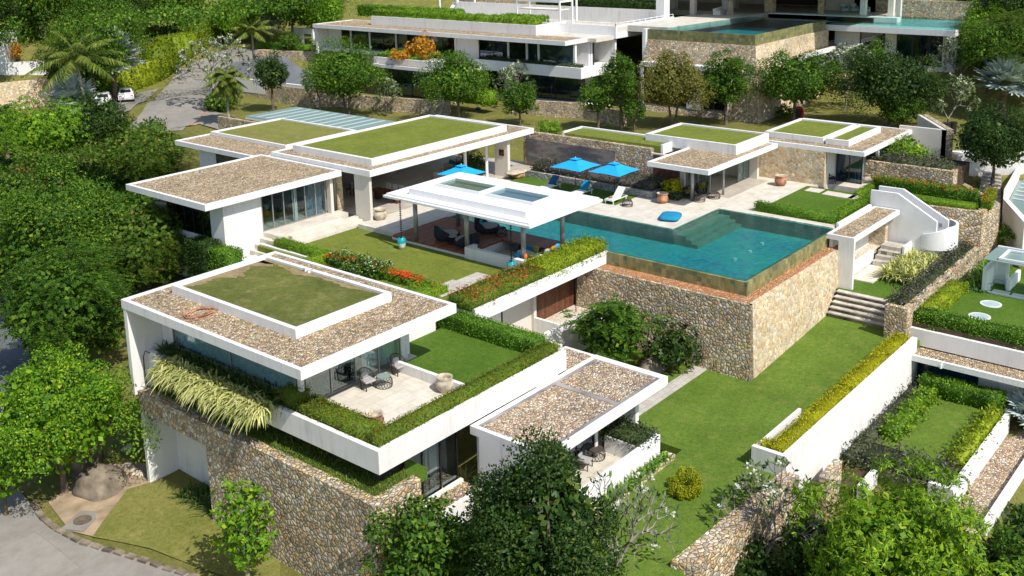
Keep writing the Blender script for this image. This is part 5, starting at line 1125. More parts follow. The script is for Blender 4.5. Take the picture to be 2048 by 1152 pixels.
hedge('low bright hedge edging the lawn at the entrance steps', 39.3, 40.1, 48.6, 53.2, -.5, .25, 'hedge_bright')
hedge('short bright hedge linking across the flower bed', 37.6, 40.1, 47.9, 48.6, -.6, .25, 'hedge_bright')
hedge('low hedge between the bedroom roof and the flower bed', 36.9, 37.7, 38.4, 48.0, -.7, .1, 'hedge_bright')
hedge('orange flowering ixora hedge running along the lawn', 39.2, 40.0, 40.0, 47.9, -.5, .2, 'hedge_green', flower=('blossom_orange', 800, .97))
hedge('plain green end of the flowering hedge beside the stone path', 37.7, 39.95, 38.2, 40.0, -.6, .15, 'hedge_bright', flower=('blossom_orange', 30, .5))
for i, (u, v, rr) in enumerate(((720, 538, 1.15), (758, 545, .95), (690, 526, .8))):
    p = at(u, v + 14, -.45); bush(['round white flowering bush, largest of the cluster behind the bedroom roof', 'round white flowering bush at the right of the cluster behind the bedroom roof', 'small round white flowering bush at the left of the cluster'][i], p, rr, 1.2, 'leaf_green', 40 + i, 'flowering_bush', flowers=('blossom_white', 90, .06), group='white flowering bushes')
hedge('tall clipped green hedge block against the left house wall', 35.6, 36.8, 52.9, 54.9, -3.2, .3, 'hedge_green', L=.1)
hedge('darker clipped hedge block behind the taller one at the left house', 35.4, 36.7, 55.0, 57.2, -3.2, .5, 'leaf_dark', L=.1)
# slate planter planting, right lawns
hedge('dark flowering shrubs filling the slate planter behind the parasols', 62.9, 64.9, 39.3, 50.6, .35, 1.0, 'hedge_purple', 'shrub_row', wob=.16, rough=.18, L=.14, dens=160)
hedge('dark shrubs growing under the gravel canopy of the guest wing', 63.0, 65.4, 37.2, 39.0, 0, .5, 'hedge_dark', 'shrub_row', wob=.16, rough=.18, L=.14, dens=160)
hedge('clipped hedge along the pool edge of the square upper lawn', 63.75, 64.55, 25.9, 31.6, 0, .62, 'hedge_green')
hedge('clipped hedge along the right side of the square upper lawn', 64.55, 71.3, 25.75, 26.5, 0, .6, 'hedge_bright')
hedge('low clipped hedge at the foot of the side patio', 71.6, 75.5, 27.2, 27.7, 0, .3, 'hedge_bright')
hedge('red flowering hedge in front of the waist high rubble wall', 74.4, 75.3, 20.0, 27.4, 0, .85, 'hedge_green', flower=('blossom_orange', 150, .7))
o = hedge('clipped hedge with orange flowers at the outer corner of the right lawn', 73.0, 76.8, 18.95, 19.65, 0, .7, 'hedge_bright', flower=('blossom_orange', 60, .8), rz=.18)
hedge('low clipped hedge along the top of the high retaining wall', 72.3, 73.0, 19.5, 24.0, 0, .35, 'hedge_bright', rz=.12)
hedge('loose dark shrubs on top of the waist high rubble wall', 76.0, 77.3, 22.4, 31.5, 1.4, 2.1, 'hedge_purple', 'shrub_row', wob=.18, rough=.2, L=.16, dens=150)
p = at(1815, 330, 1.0); bush('rounded bright green bush beside the rightmost guest suite', p, 2.0, 2.2, 'hedge_bright', 51, dens=.8)
# planter right of steps, strappy plants
hedge('long bed of purple flowering shrubs in the stone planter by the steps', 58.9, 72.8, 19.3, 20.15, -2.9, -2.4, 'hedge_purple', 'shrub_row', wob=.2, rough=.2, L=.16, dens=170)
pts = [(x, y, -3.1) for x in np.arange(64.6, 69.4, .62) for y in np.arange(20.7, 22.5, .55)]
strappy('bed of cream and green striped strappy plants below the white drum stair', pts, 'blade_cream', 70, 1.5, .1, .35, .55, 3, 'spider_plant', up=1.0)
pts = [(x, y, -3.6) for x in np.arange(66.8, 76, .8) for y in np.arange(17.6, 18.8, .6)]
strappy('long bed of green strappy plants beside the entrance wall', pts, 'blade_green', 46, 1.3, .08, .35, .6, 4)
pts = [(x, y, -2.4) for x in np.arange(75.5, 82, .9) for y in np.arange(16.2, 18.4, .7)]
strappy('bed of green strappy plants under the glass roofed store', pts, 'blade_green', 44, 1.4, .085, .35, .6, 5)
hedge('tall clipped yellow green hedge along the left side of the lawn roof', 60.4, 66.2, 17.9, 19.15, -4.2, -3.0, 'hedge_lime', wob=.08, L=.1)
hedge('tall clipped green hedge along the near side of the lawn roof', 59.35, 60.5, 6.0, 19.15, -4.2, -3.05, 'hedge_green', wob=.08, L=.1)
# yellow planter
for i, (x0, x1) in enumerate(((41.3, 49.3), (49.5, 54.5), (54.7, 57.9))):
    hedge(['bright yellow clipped hedge at the near end of the garden wall planter', 'bright yellow clipped hedge in the middle of the garden wall planter', 'yellow clipped hedge in part shade at the far end of the garden wall planter'][i], x0, x1, 18.62, 19.45, -4.6, -4.02 + .05 * i, 'hedge_yellow', group='yellow hedges in the garden wall planter', wob=.07)
hedge('small yellow hedge stub at the near end of the garden wall planter', 41.2, 42.0, 19.45, 19.9, -4.6, -4.08, 'hedge_yellow')
# bedroom planter strappy plants
pts = [(x, y, z) for y in np.arange(35.8, 43.6, .36) for x, z in ((25.35, -.75), (25.1, -1.0))]
strappy('row of pale arching spider plants spilling from the bedroom planter', pts, 'blade_cream', 75, 1.25, .075, .35, .75, 8, 'spider_plant', up=.95, lean=(-.45, -.1))
pts = [(x, y, -.8) for y in np.arange(35.2, 45.0, .4) for x in (26.2, 26.4)]
strappy('darker grassy plants along the window side of the bedroom planter', pts, 'blade_dark', 60, 1.15, .06, .3, .6, 9, 'grass_plant', up=1.05, lean=(-.2, 0))
hedge('dark bushy end of the terrace hedge in the shade of the roof', 25.95, 26.9, 34.4, 35.6, -1, .0, 'hedge_red', wob=.12, rough=.1)
pts = [(x, y, -2.68) for y in np.arange(28.9, 45.4, .42) for x in np.arange(25.5, 27.4, .4)]
strappy('unmown grass growing on top of the tall retaining wall', pts, 'blade_wild', 70, .36, .03, .5, .5, 10, 'wild_grass', 'grass', up=1.1)
pts = [(x, y, -7.8) for y in np.arange(39.9, 43.4, .6) for x in (25.4, 26.0)]
strappy('shaded strappy plants in the recessed bay of the retaining wall', pts, 'blade_dark', 60, 1.3, .06, .4, .6, 11, 'grass_plant', up=1.05)
pts = [at(u, v, -5.2) for u, v in ((862, 965), (885, 975), (905, 985), (925, 965), (880, 1000), (900, 1010), (935, 1000))]
strappy('clump of striped and green strappy plants right of the retaining wall corner', pts, 'blade_cream', 70, 1.3, .07, .5, .5, 12, 'spider_plant', up=1.1)
pts = [(x, 23.45, -5.0) for x in np.arange(34.0, 39.2, .35)]
strappy('row of broad green leaves under the white balcony parapet', pts, 'blade_green', 30, .55, .09, .25, .5, 13, 'ground_plant', up=.9)
hedge('grey green bushy planting in the balcony planter box', 37.5, 39.0, 24.1, 26.2, -4.3, -3.75, 'hedge_dark', 'shrub_row', wob=.1, rough=.14, L=.12)
# yellow topiary ring on lawn
t = thing('topiary_ring', 'bright yellow green crescent shaped topiary bush standing on the lower lawn', 'topiary', at(1368, 985, -5.2))
r_ = np.random.default_rng(3); Pp = []; Nn = []
for a, hh in ((20, .8), (60, 1.0), (100, .9), (140, .5), (-20, .75), (-60, .6), (-100, .62), (-140, .55)):
    c = np.array([.56 * math.cos(math.radians(a - 60)), .56 * math.sin(math.radians(a - 60)), hh * .5]); n = sph(r_, 700); Pp.append(c + n * np.array([.25, .25, hh * .5]) * r_.uniform(.85, 1.05, (700, 1))); Nn.append(n)
Pp = np.concatenate(Pp); Nn = np.concatenate(Nn); Pp[:, 2] = np.maximum(Pp[:, 2], 0)
link('foliage', mesh_np('foliage', *leafs(Pp, nrm(sph(r_, len(Pp)) + Nn * .5), nrm(Nn + sph(r_, len(Pp)) * .6), .08, .05), 'hedge_golden'), t)
# courtyard hedges
hedge('big clipped green hedge across the far end of the courtyard lawn', 57.0, 58.0, 13.3, 17.6, -7.0, -5.95, 'hedge_green', wob=.1, L=.1)
hedge('bright leafy hedge along the left side of the courtyard lawn', 50.5, 57.0, 16.6, 17.5, -7.1, -6.35, 'hedge_bright', wob=.2, rough=.16, L=.17, dens=130, flower=('blossom_orange', 14, .5))
hedge('bright leafy shrub row along the right side of the courtyard lawn', 49.8, 56.6, 13.05, 13.75, -7.1, -6.4, 'hedge_lime', 'shrub_row', wob=.2, rough=.16, L=.17, dens=120)
hedge('greyish purple flowering shrubs between the garden wall and the courtyard', 47.2, 57.5, 17.5, 18.2, -7.4, -6.6, 'hedge_purple', 'shrub_row', wob=.25, rough=.25, L=.16, dens=140)
hedge('purple flowering shrubs across the near end of the courtyard lawn', 47.5, 49.2, 13.2, 17.4, -7.2, -6.5, 'hedge_purple', 'shrub_row', wob=.25, rough=.25, L=.16, dens=140)
hedge('sparse dry shrubs at the foot of the white garden wall', 42.0, 47.2, 17.3, 18.2, -8.4, -7.3, 'leaf_olive', 'shrub_row', wob=.25, rough=.3, L=.2, dens=90)
# villa hedges
hedge('long clipped hedge on the roof terrace of the upper villa', 87.4, 88.8, 69.6, 95.0, 8.8, 9.7, 'hedge_bright', dens=110, L=.16, wob=.1)
hedge('second clipped hedge farther back on the villa roof terrace', 91, 93, 71.8, 78, 8.3, 9.5, 'hedge_bright', dens=90, L=.17)
hedge('clipped hedge at the top left of the villa roof', 93, 94.5, 86, 104, 8.2, 9.6, 'hedge_green', dens=90, L=.17)
hedge('dark hedge under the stone wall at the back of the villa terrace', 103.3, 104.6, 64, 82, 9.4, 10.4, 'leaf_dark', dens=80, L=.18)
hedge('low green planting along the villa balcony edge', 85.2, 86.0, 62, 75.8, 5.0, 5.45, 'hedge_dark', 'shrub_row', dens=120, L=.14, rough=.1)
hedge('low green planting on the villa terrace left of the croton bush', 81.3, 86, 82, 88, 4.8, 5.5, 'hedge_bright', 'shrub_row', dens=90, L=.16, rough=.12)
hp = [atg(u, v) for u, v in ((252, 186), (330, 158), (352, 128), (402, 104), (452, 80), (500, 62))]
for i in range(5):
    a, b = hp[i], hp[i + 1]; L_ = (b - a).length; c = (a + b) / 2; an = math.atan2(b.y - a.y, b.x - a.x); nv = Vector((-math.sin(an), math.cos(an), 0)) * 1.3
    c = c + nv; hedge('tall clipped lime green hedge beside the driveway, %s' % ('rounded near end by the parked cars', 'second length', 'middle length', 'fourth length', 'farthest length')[i], c.x - L_ / 2 - .5, c.x + L_ / 2 + .5, c.y - 1.4, c.y + 1.4, min(a.z, b.z) - .5, max(a.z, b.z) + 2.7, 'hedge_lime', dens=70, L=.2, wob=.15, rz=an, group='clipped hedge lengths beside the driveway')
a = at(560, 97, 4.3); hedge('small clipped hedge on the garden terrace wall left of the villa', a.x, a.x + 1.2, a.y - 5, a.y + 5, 4.1, 5.0, 'hedge_green', dens=90, L=.16)
for i, (u, v, R_) in enumerate(((583, 100, 1.9), (640, 101, 1.5), (555, 88, 1.2), (1240, 40, 1.5))):
    z = 4.2 if i < 3 else 7.9; bush(['rounded clipped bush on the garden terrace left of the villa', 'low rounded bush at the left corner of the villa', 'small lime coloured bush behind the terrace hedge', 'rounded bush in the corner of the white villa terrace'][i], at(u, v, z), R_, R_ * 1.1, ['leaf_green', 'hedge_green', 'hedge_yellow', 'hedge_green'][i], 60 + i, dens=.5)
bush('orange and yellow croton bush spilling over the villa planter', at(845, 118, 5.0), 2.0, 2.6, 'croton_leaf', 70, 'croton_bush', dens=.6, kind='leafy')
bush('low orange croton bush trailing left along the villa planter', at(805, 119, 5.0), 1.6, 1.0, 'croton_leaf', 71, 'croton_bush', dens=.6, kind='leafy')
bush('red and orange bush beside the neighbouring white house', at(22, 118, 4.0), 2.0, 2.4, 'croton_leaf', 72, 'croton_bush', dens=.5)
bush('dark bush behind the red sculpture', atg(1568, 238), 1.0, 1.6, 'leaf_green', 73, dens=.8)
bush('spiky dark bush on the lawn by the ramp wall', atg(440, 222), 2.2, 2.4, 'leaf_green', 74, dens=.6); bush('low shrub by the ramp wall', atg(600, 205), 1.6, 1.5, 'leaf_green', 75, dens=.5)
bush('bright green bush beside the rear corner of the living roof', at(1098, 268, .6), 1.4, 1.2, 'hedge_bright', 76, dens=.8)
bush('dark planting inside the living pavilion garden court', at(945, 350, 0) , 1.6, 1.8, 'leaf_dark', 77, dens=.8)
bush('low green shrub against the villa ground floor', at(930, 195, 2.2), 2.2, 1.2, 'hedge_bright', 78, dens=.6)
bush('small green weed growing in the gravel canopy at right', at(1980, 714, -5.0), .3, .35, 'leaf_bright', 79, dens=2)
hedge('bushes on the stone wall below the villa ground floor', 79.0, 80.5, 69, 75, 1.5, 2.9, 'hedge_bright', 'shrub_row', dens=90, L=.17, rough=.15)

# ---------------------------------------------------------------- trees
FR = 'trees on the back lawn in front of the villa'
tree_px('dense', 547, 224, None, 103, 72, 'small dark oval tree on the lawn left of the round red sign', leaf='leaf_dark', trunk_frac=0.27, seed=2, group=FR, wfac=1.12)
tree_px('round', 693, 234, None, 88, 150, 'large round dark tree with a forked trunk behind the living roof', leaf='leaf_mixed', trunk_frac=0.17, seed=3, group=FR, multi=2, wfac=1.16)
tree_px('round', 918, 246, None, 100, 128, 'leafy green tree beside the villa corner room at top centre', leaf='leaf_mixed', trunk_frac=0.17, seed=4, group=FR, wfac=1.12)
tree_px('dense', 1040, 252, None, 158, 76, 'small green tree in front of the flowering frangipani at top centre', leaf='leaf_green', trunk_frac=0.14, seed=5, group=FR, wfac=1.12)
tree_px('round', 1196, 262, None, 148, 74, 'small tree left of the tall narrow tree at top centre', leaf='leaf_mixed', trunk_frac=0.21, seed=6, group=FR, wfac=1.12)
tree_px('dense', 1242, 262, None, 88, 72, 'tall narrow dark tree left of the olive coloured tree', leaf='leaf_green', trunk_frac=0.15, seed=7, group=FR, wfac=1.12)
tree_px('dense', 1268, 264, None, 190, 46, 'little young tree at the foot of the tall narrow tree', leaf='leaf_green', trunk_frac=0.22, seed=8, group=FR, wfac=1.12)
tree_px('round', 1345, 254, None, 112, 150, 'yellowish olive tree in front of the stone podium', leaf='leaf_olive', trunk_frac=0.20, seed=9, group=FR, multi=2, wfac=1.12)
tree_px('dense', 1452, 250, None, 98, 100, 'dark conical tree standing before the corner of the stone podium', leaf='leaf_green', trunk_frac=0.17, seed=10, group=FR, wfac=1.12)
tree_px('round', 1588, 246, None, 103, 148, 'wide round dark tree beside the red sculpture', leaf='leaf_green', trunk_frac=0.18, seed=11, group=FR, wfac=1.16)
tree_px('round', 1778, 256, None, 90, 178, 'largest dark tree on the back lawn, right of centre', leaf='leaf_dark', trunk_frac=0.11, seed=12, group=FR, wfac=1.16)
tree_px('dense', 1800, 262, None, 180, 80, 'small brighter tree at the foot of the largest dark tree', leaf='leaf_green', trunk_frac=0.08, seed=13, group=FR, wfac=1.12)
tree_px('bush', 1745, 180, None, 86, 60, 'round bright green tree beside the far right villa rooms', leaf='leaf_bright', trunk_frac=0.08, seed=14, group=FR, wfac=1.12)
tree_px('dense', 1985, 362, 0., 215, 180, 'dense dark shiny tree overhanging the stairs at the right edge', leaf='leaf_dark', trunk_frac=.1, seed=15, wfac=1.08)
frang_px(428, 215, None, 70, 150, 'frangipani covered in white flowers beside the driveway', seed=21, level=6, flower=.7, leafn=18)
frang_px(640, 220, None, 118, 70, 'pale frangipani just left of the large round dark tree', seed=22, level=5)
frang_px(772, 232, None, 150, 70, 'bare branched frangipani right of the large round dark tree', seed=23, level=5, flower=.2)
frang_px(1030, 215, None, 122, 84, 'white flowering frangipani behind the small green tree at top centre', seed=24, level=5)
frang_px(1318, 215, None, 108, 90, 'white flowering frangipani behind the yellowish olive tree', seed=25, level=5)
frang_px(1688, 222, None, 84, 120, 'white flowering frangipani between two dark trees at upper right', seed=26, level=6)
frang_px(1895, 262, None, 150, 100, 'sparse frangipani at the end of the white boundary wall', seed=27, level=6, flower=.25)
frang_px(1915, 200, None, 70, 118, 'white flowering frangipani in front of the villa stone screen', seed=28, level=6)
frang_px(2008, 150, None, 44, 110, 'white flowering frangipani at the upper right edge', seed=29, level=6)
frang_px(545, 95, None, 22, 60, 'bare pale frangipani on the garden terrace by the driveway', seed=30, level=5, flower=.1)
palm(atg(178, 262), -112, 5.4, 'tall coconut palm with long drooping fronds at upper left', n=26, seed=4, lw=.075, ll=1.1, lean=(-.4, .4), group='coconut palms')
palm(atg(513, 190), -60, 3.0, 'slender coconut palm with a bare trunk beside the entrance ramp', n=18, seed=5, lw=.07, ll=.8, group='coconut palms')
palm(atg(459, 250), -150, 2.3, 'small feathery palm at the edge of the driveway', n=40, seed=6, lw=.07, ll=.8, group='coconut palms', rt=.11, up=1.1, low=-1.2, droop=.5)
fan_palm(atg(232, 205), 5.0, 4.0, 'silver blue fan palm behind the coconut palm', 3, 22)
fan_palm(atg(150, 250), 2.6, 3.2, 'low silver blue fan palm below the golden stone wall', 4, 16)
fan_palm(atg(2003, 238), 3.4, 3.1, 'silver blue fan palm on the lawn at the right edge', 5, 22)
fan_palm(at(2055, 880, -8.5), 1.6, 1.6, 'silver fan palm leaves reaching in from the right edge above the gravel strip', 6, 14)
# left side woods, near trees
tree_px('mango', 122, 372, -1.8, 205, 225, 'broad glossy domed tree with a dark trunk at left', leaf='leaf_bright', trunk_frac=.34, seed=31, multi=2, wfac=1.0)
tree_px('feather', 292, 390, -2.4, 238, 235, 'wispy feathery tree left of the low side house roof', leaf='leaf_feather', trunk_frac=.12, seed=32)
tree_px('round', 150, 650, -6.4, 328, 330, 'huge leafy tree with yellowish new growth at the left edge', leaf='leaf_mixed', trunk_frac=.1, seed=33, wfac=1.05)
tree_px('feather', 305, 640, -6.0, 385, 250, 'feathery green tree left of the bedroom pavilion roof', leaf='leaf_feather', trunk_frac=.2, seed=34, wfac=1.05)
tree_px('feather', 140, 800, -7.5, 500, 290, 'feathery darker tree below the huge leafy tree', leaf='leaf_green', trunk_frac=.25, seed=35)
tree_px('layer', 215, 760, -7.0, 580, 120, 'layered green tree in front of the bedroom end wall', leaf='leaf_green', trunk_frac=.2, seed=36)
tree_px('dense', 130, 990, -8., 695, 320, 'round dense tree above the mossy boulder at lower left', leaf='leaf_bright', trunk_frac=.1, seed=37, wfac=1.05)
tree_px('leafy', 15, 1040, -8.2, 850, 130, 'light green tree at the left edge above the road', leaf='leaf_bright', trunk_frac=.1, seed=38)
tree_px('leafy', 498, 1190, -8., 945, 150, 'young bright tree with big rosette leaves before the retaining wall', leaf='leaf_bright', trunk_frac=.12, seed=39, wfac=.95, bark='pale_bark', dens=.8)
tree_px('cone', 1085, 1290, -7.2, 842, 345, 'big dark glossy tree at bottom centre', leaf='leaf_dark', trunk_frac=.05, seed=40, wfac=1.0, dens=1.7)
tree_px('big', 850, 1260, -7.4, 980, 220, 'dark bush with a few orange flowers at bottom centre left', leaf='leaf_green', trunk_frac=.04, seed=41, flowers=('blossom_orange', 12, .08))
tree_px('mango', 1785, 1300, -9., 952, 385, 'large domed mango tree with bright drooping leaves at lower right', leaf='leaf_lime', trunk_frac=.04, seed=42, wfac=1.0, dens=1.5)
frang_px(1530, 1180, -8.3, 940, 220, 'frangipani with pale branches behind the low boundary wall', seed=43, level=5, flower=.2, leafn=6)
frang_px(1235, 1200, -6.6, 960, 240, 'nearly bare frangipani reaching over the lower lawn', seed=44, level=5, flower=.1, leafn=2)
tree_px('big', 1640, 1210, -9., 1040, 220, 'dark undergrowth shrub left of the mango tree', leaf='leaf_dark', trunk_frac=.04, seed=45)
tree_px('big', 2035, 1230, -10.5, 1060, 130, 'dark shrub with yellow leaves at the bottom right corner', leaf='leaf_mixed', trunk_frac=.04, seed=46)
tree_px('big', 1480, 1200, -8.8, 1080, 200, 'low dark shrub below the boundary wall', leaf='leaf_dark', trunk_frac=.03, seed=47)
tree_px('layer', 1222, 742, -5.2, 590, 175, 'layered feathery evergreen growing against the pool wall', leaf='leaf_green', trunk_frac=.04, seed=48, wfac=1.02, dens=1.4)
tree_px('leafy', 1345, 745, -5.2, 655, 120, 'broad leaved dark shrub at the foot of the pool wall', leaf='leaf_dark', trunk_frac=.05, seed=49)
tree_px('leafy', 30, 470, -3.5, 330, 120, 'mixed shrubs at the left edge below the domed tree', leaf='leaf_green', trunk_frac=.1, seed=50)
tree_px('sparse', 40, 420, -3.0, 330, 150, 'dry twiggy shrub below the domed tree', leaf='leaf_olive', trunk_frac=.1, seed=51, dens=.4)
tree_px('round', 215, 330, .0, 190, 120, 'dark tree behind the domed tree, below the parked cars', leaf='leaf_dark', trunk_frac=.2, seed=52)
tree_px('layer', 15, 310, .0, 195, 90, 'feathery fern like tree at the left edge', leaf='leaf_green', trunk_frac=.2, seed=53)
tree_px('round', 8, 650, -7.2, 420, 190, 'leafy tree cut by the left edge below the domed tree', leaf='leaf_mixed', trunk_frac=.2, seed=54)
# forest behind: individual trees over a forest floor
r = np.random.default_rng(99); protos = []
kinds = (('round', 'leaf_mixed', 4.2, 8.0), ('round', 'leaf_green', 4.6, 8.6), ('dense', 'leaf_dark', 3.6, 7.4), ('feather', 'leaf_feather', 4.6, 7.2), ('round', 'leaf_bright', 3.9, 6.8))
spots = []
for u in range(-60, 470, 52):
    for v in (5, 45, 85, 125):
        uu = u + r.uniform(-16, 16); vv = v + r.uniform(-12, 12) + 55
        if uu > 240 and vv > 150 - (uu - 240) * .25: continue
        if vv > 180 and uu > 200: continue
        if uu < 150 and vv > 72: continue
        if 225 < uu < 470 and vv > 84 - max(0, uu - 300) * .33: continue
        spots.append((uu, vv))
spots += [(u + r.uniform(-10, 10), 62 + r.uniform(-12, 12)) for u in range(470, 640, 40)] + [(u, 50) for u in range(640, 1300, 70)]
spots += [(u + r.uniform(-12, 12), v + r.uniform(-8, 8)) for u in range(1800, 2110, 55) for v in (60, 98)] + [(2030, 130), (1975, 160), (2060, 175)]
side = {0: 'left of the driveway', 1: 'behind the villa roof', 2: 'at the upper right'}
where = ['hillside'] 
names = [('yellowish leafy tree', ''), ('broad green tree', ''), ('blackish dense tree', ''), ('wispy feathery tree', ''), ('bright rounded tree', '')]
for i, (u, v) in enumerate(spots):
    k = int(r.integers(0, 5)); kd, lf, R_, h = kinds[k]
    p = atg(u, v + 22); s_ = ppm(p); f_ = r.uniform(.8, 1.3) * (1. if u < 640 or u > 1700 else .9)
    if 1700 < u < 1965: continue
    if 640 < u < 1700: p = Vector((130 + r.uniform(-3, 10), 118 - (u - 640) / 660 * 62, 6)); p.z = gz(p.x, p.y)
    grp = 'trees of the hillside forest ' + side[0 if u < 640 else 1 if u < 1700 else 2]
    if u < 640: wh = ('at the left edge', 'above the coconut palm', 'in the middle of the slope', 'just above the driveway hedge', 'near the villa corner')[min(4, int((u + 60) / 140))] + (', topmost row', ', upper row', ', lower row', ', lowest row')[min(3, max(0, int((v - 50) / 42)))]
    elif u < 1700: wh = 'behind the villa roof, ' + ('far left', 'left', 'centre', 'right', 'far right')[int((u - 640) / 135)]
    else: wh = 'upper right' + (' above the stone screen' if u < 1900 else ' beyond the villa' if u < 1990 else ' against the picture edge') + (', top row' if v < 80 else ', second row')
    lab = '%s on the hillside %s' % (names[k][0], wh)
    tr = tree(kd, p, h, R_, lab, leaf=lf, trunk_frac=.16, seed=200 + k, group=grp, name='forest_tree', rz=r.uniform(0, 6.28), dens=.62)
    tr.scale = (f_, f_, f_ * r.uniform(.85, 1.15))
seen = {}
for o in list(COL.objects):
    if o.name.startswith('forest_tree') and 'label' in o: seen.setdefault(o['label'], []).append(o)
for lb, os_ in seen.items():
    if len(os_) > 1:
        os_.sort(key=lambda o: o.location.length)
        for o, w_ in zip(os_, ('nearer ', 'farther ', 'farthest ') if len(os_) < 4 else ('', ) * 9): o['label'] = w_ + lb
# forest floor shrubs: nobody could count them
def undergrowth(name, label, pts, leaf, n=90, R_=1.3):
    r = np.random.default_rng(5); parts = []
    for x, y, z in pts:
        d = sph(r, n); d[:, 2] = abs(d[:, 2]); P_ = np.array([x, y, z]) + d * np.array([R_ * 1.3, R_ * 1.3, R_ * .8]) * r.uniform(.6, 1, (n, 1)); parts.append(leafs(P_, nrm(sph(r, n) + d * .5), nrm(d + sph(r, n) * .5), .4, .24))
    V, F = join(parts); c = np.array([V[:, 0].mean(), V[:, 1].mean(), V[:, 2].min()]); props(link(name, mesh_np(name, V - c, F, leaf), None, tuple(c)), label, 'undergrowth', None, 'stuff')
pts = []
for _ in range(900):
    u, v = r.uniform(-80, 560), r.uniform(-5, 200)
    if u > 235 and v > 170 - (u - 235) * .42: continue
    if u < 140 and v > 100: continue
    if 235 < u < 490 and v > 92 - max(0, u - 300) * .33: continue
    p = atg(u, v); pts.append(tuple(p))
undergrowth('undergrowth', 'continuous leafy undergrowth covering the hillside at upper left', pts, 'leaf_mixed', 80, 2.0)
pts = []
for _ in range(260):
    u, v = r.uniform(1930, 2100), r.uniform(0, 120); pts.append(tuple(atg(u, v)))
for _ in range(300):
    y = r.uniform(30, 125); x = 127 + r.uniform(0, 14); pts.append((x, y, gz(x, y)))
undergrowth('undergrowth', 'leafy undergrowth behind and right of the upper villa', pts, 'leaf_green', 80, 2.0)
pts = []
for _ in range(420):
    u, v = r.uniform(-40, 330), r.uniform(330, 720); p = at(u, v, -4.5 - (v - 330) / 390 * 3.6)
    if p.x > 33 and p.y < 66: continue
    if u < 45 and v > 520: continue
    pts.append((p.x, p.y, gz(p.x, p.y)))
undergrowth('undergrowth', 'dark undergrowth beneath the trees on the left slope', pts, 'leaf_green', 60, 1.1)
pts = []
for _ in range(420):
    x = r.uniform(32, 50); y = r.uniform(8, 17.2)
    if x > 47: y = r.uniform(6, 11)
    pts.append((x, y, -8.8))
for _ in range(120):
    x = r.uniform(27.6, 31.5); y = r.uniform(19, 27.5); pts.append((x, y, -6.6))
undergrowth('undergrowth', 'dark groundcover below the boundary wall and trees at the bottom edge', pts, 'leaf_dark', 80, .8)
# boulders
def boulder(label, p, sx, sy, sz, seed, mat='boulder_rock'):
    r = np.random.default_rng(seed); mb = MB().ell((0, 0, 0), (1, 1, 1), 28, 16, .8); ph = r.uniform(0, 6, 6)
    mb.v = [tuple(np.array(v) * np.array([sx, sy, sz]) * (1 + .10 * math.sin(v[0] * 3 + ph[0]) + .08 * math.sin(v[1] * 4 + ph[1] + v[2] * 2) + .05 * math.sin(v[2] * 7 + v[0] * 6 + ph[2])) + np.array([p.x, p.y, p.z])) for v in mb.v]
    return solo(mb, 'boulder', mat, label, 'boulder', smooth=True)
boulder('large smooth brown boulder under the round dense tree at lower left', at(208, 975, -7.8), 1.25, 1.25, 1.1, 1)
boulder('smaller pale boulder leaning behind the large brown one', at(175, 930, -7.4), .9, .7, 1.3, 2)
boulder('grey boulder at the foot of the pool wall beside the low house roof', at(1300, 738, -5.1), 1.3, .7, .8, 3)
for i, (u, v) in enumerate(((252, 935), (268, 948), (280, 952), (255, 900))):
    boulder(['pale stone nearest the large boulder', 'pale stone at the foot of the white fin wall', 'small pale stone beside the strappy leaves at the fin wall', 'rough brown stone behind the white fin wall'][i], at(u, v, -7.7), .3, .25, .25, 10 + i, 'limestone')

# ---------------------------------------------------------------- furniture and small things
def parasol(p, label, half=1.36, z0=2.05, z1=2.62, mat='parasol_blue'):
    t = thing('parasol', label, 'parasol', p, 0, 'open blue parasols'); n = 8; ang = [math.radians(45 * k) for k in range(8)]
    ring = [(half * max(-1, min(1, 1.42 * math.cos(a))), half * max(-1, min(1, 1.42 * math.sin(a)))) for a in ang]
    v = [(0, 0, z1)]; v += [(x * .22, y * .22, z1 - .10) for x, y in ring] + [(x * .6, y * .6, z0 + .22) for x, y in ring] + [(x, y, z0 + (0 if k % 2 else .05)) for k, (x, y) in enumerate(ring)]
    f = [(0, 1 + k, 1 + (k + 1) % 8) for k in range(8)]
    for o in (1, 9): f += [(o + k, o + 8 + k, o + 8 + (k + 1) % 8, o + (k + 1) % 8) for k in range(8)]
    c = MB().add(v, f).build('canopy', mat, t, local=True)
    MB().add([(0, 0, z1 + .07)] + [(x * .26, y * .26, z1 - .02) for x, y in ring], f[:8]).build('vent_cap', mat, c, local=True)
    MB().cyl(0, 0, 0, z1, .025, 10).build('pole', 'carved_wood', t, local=True); MB().cyl(0, 0, z1, z1 + .16, .02, 8).build('finial', 'white_metal', t, local=True)
    rb = [MB().tube([(0, 0, z0 - .1), (x * .98, y * .98, z0 - .01)], .012, 5).build('rib', 'white_metal', t, local=True) for x, y in ring[1::2]]
    MB().box(-.3, .3, -.3, .3, 0, .08).build('base', 'grey_concrete', t, local=True); return t
parasol(Vector((60.75, 44.65, 0)), 'open square blue parasol, left one of the pair over the loungers')
parasol(Vector((61.15, 41.45, 0)), 'open square blue parasol, right one of the pair over the loungers')
q = at(923, 346, 2.05); parasol(Vector((q.x, q.y, 0)), 'open blue parasol behind the white pool pavilion roof', 1.3)
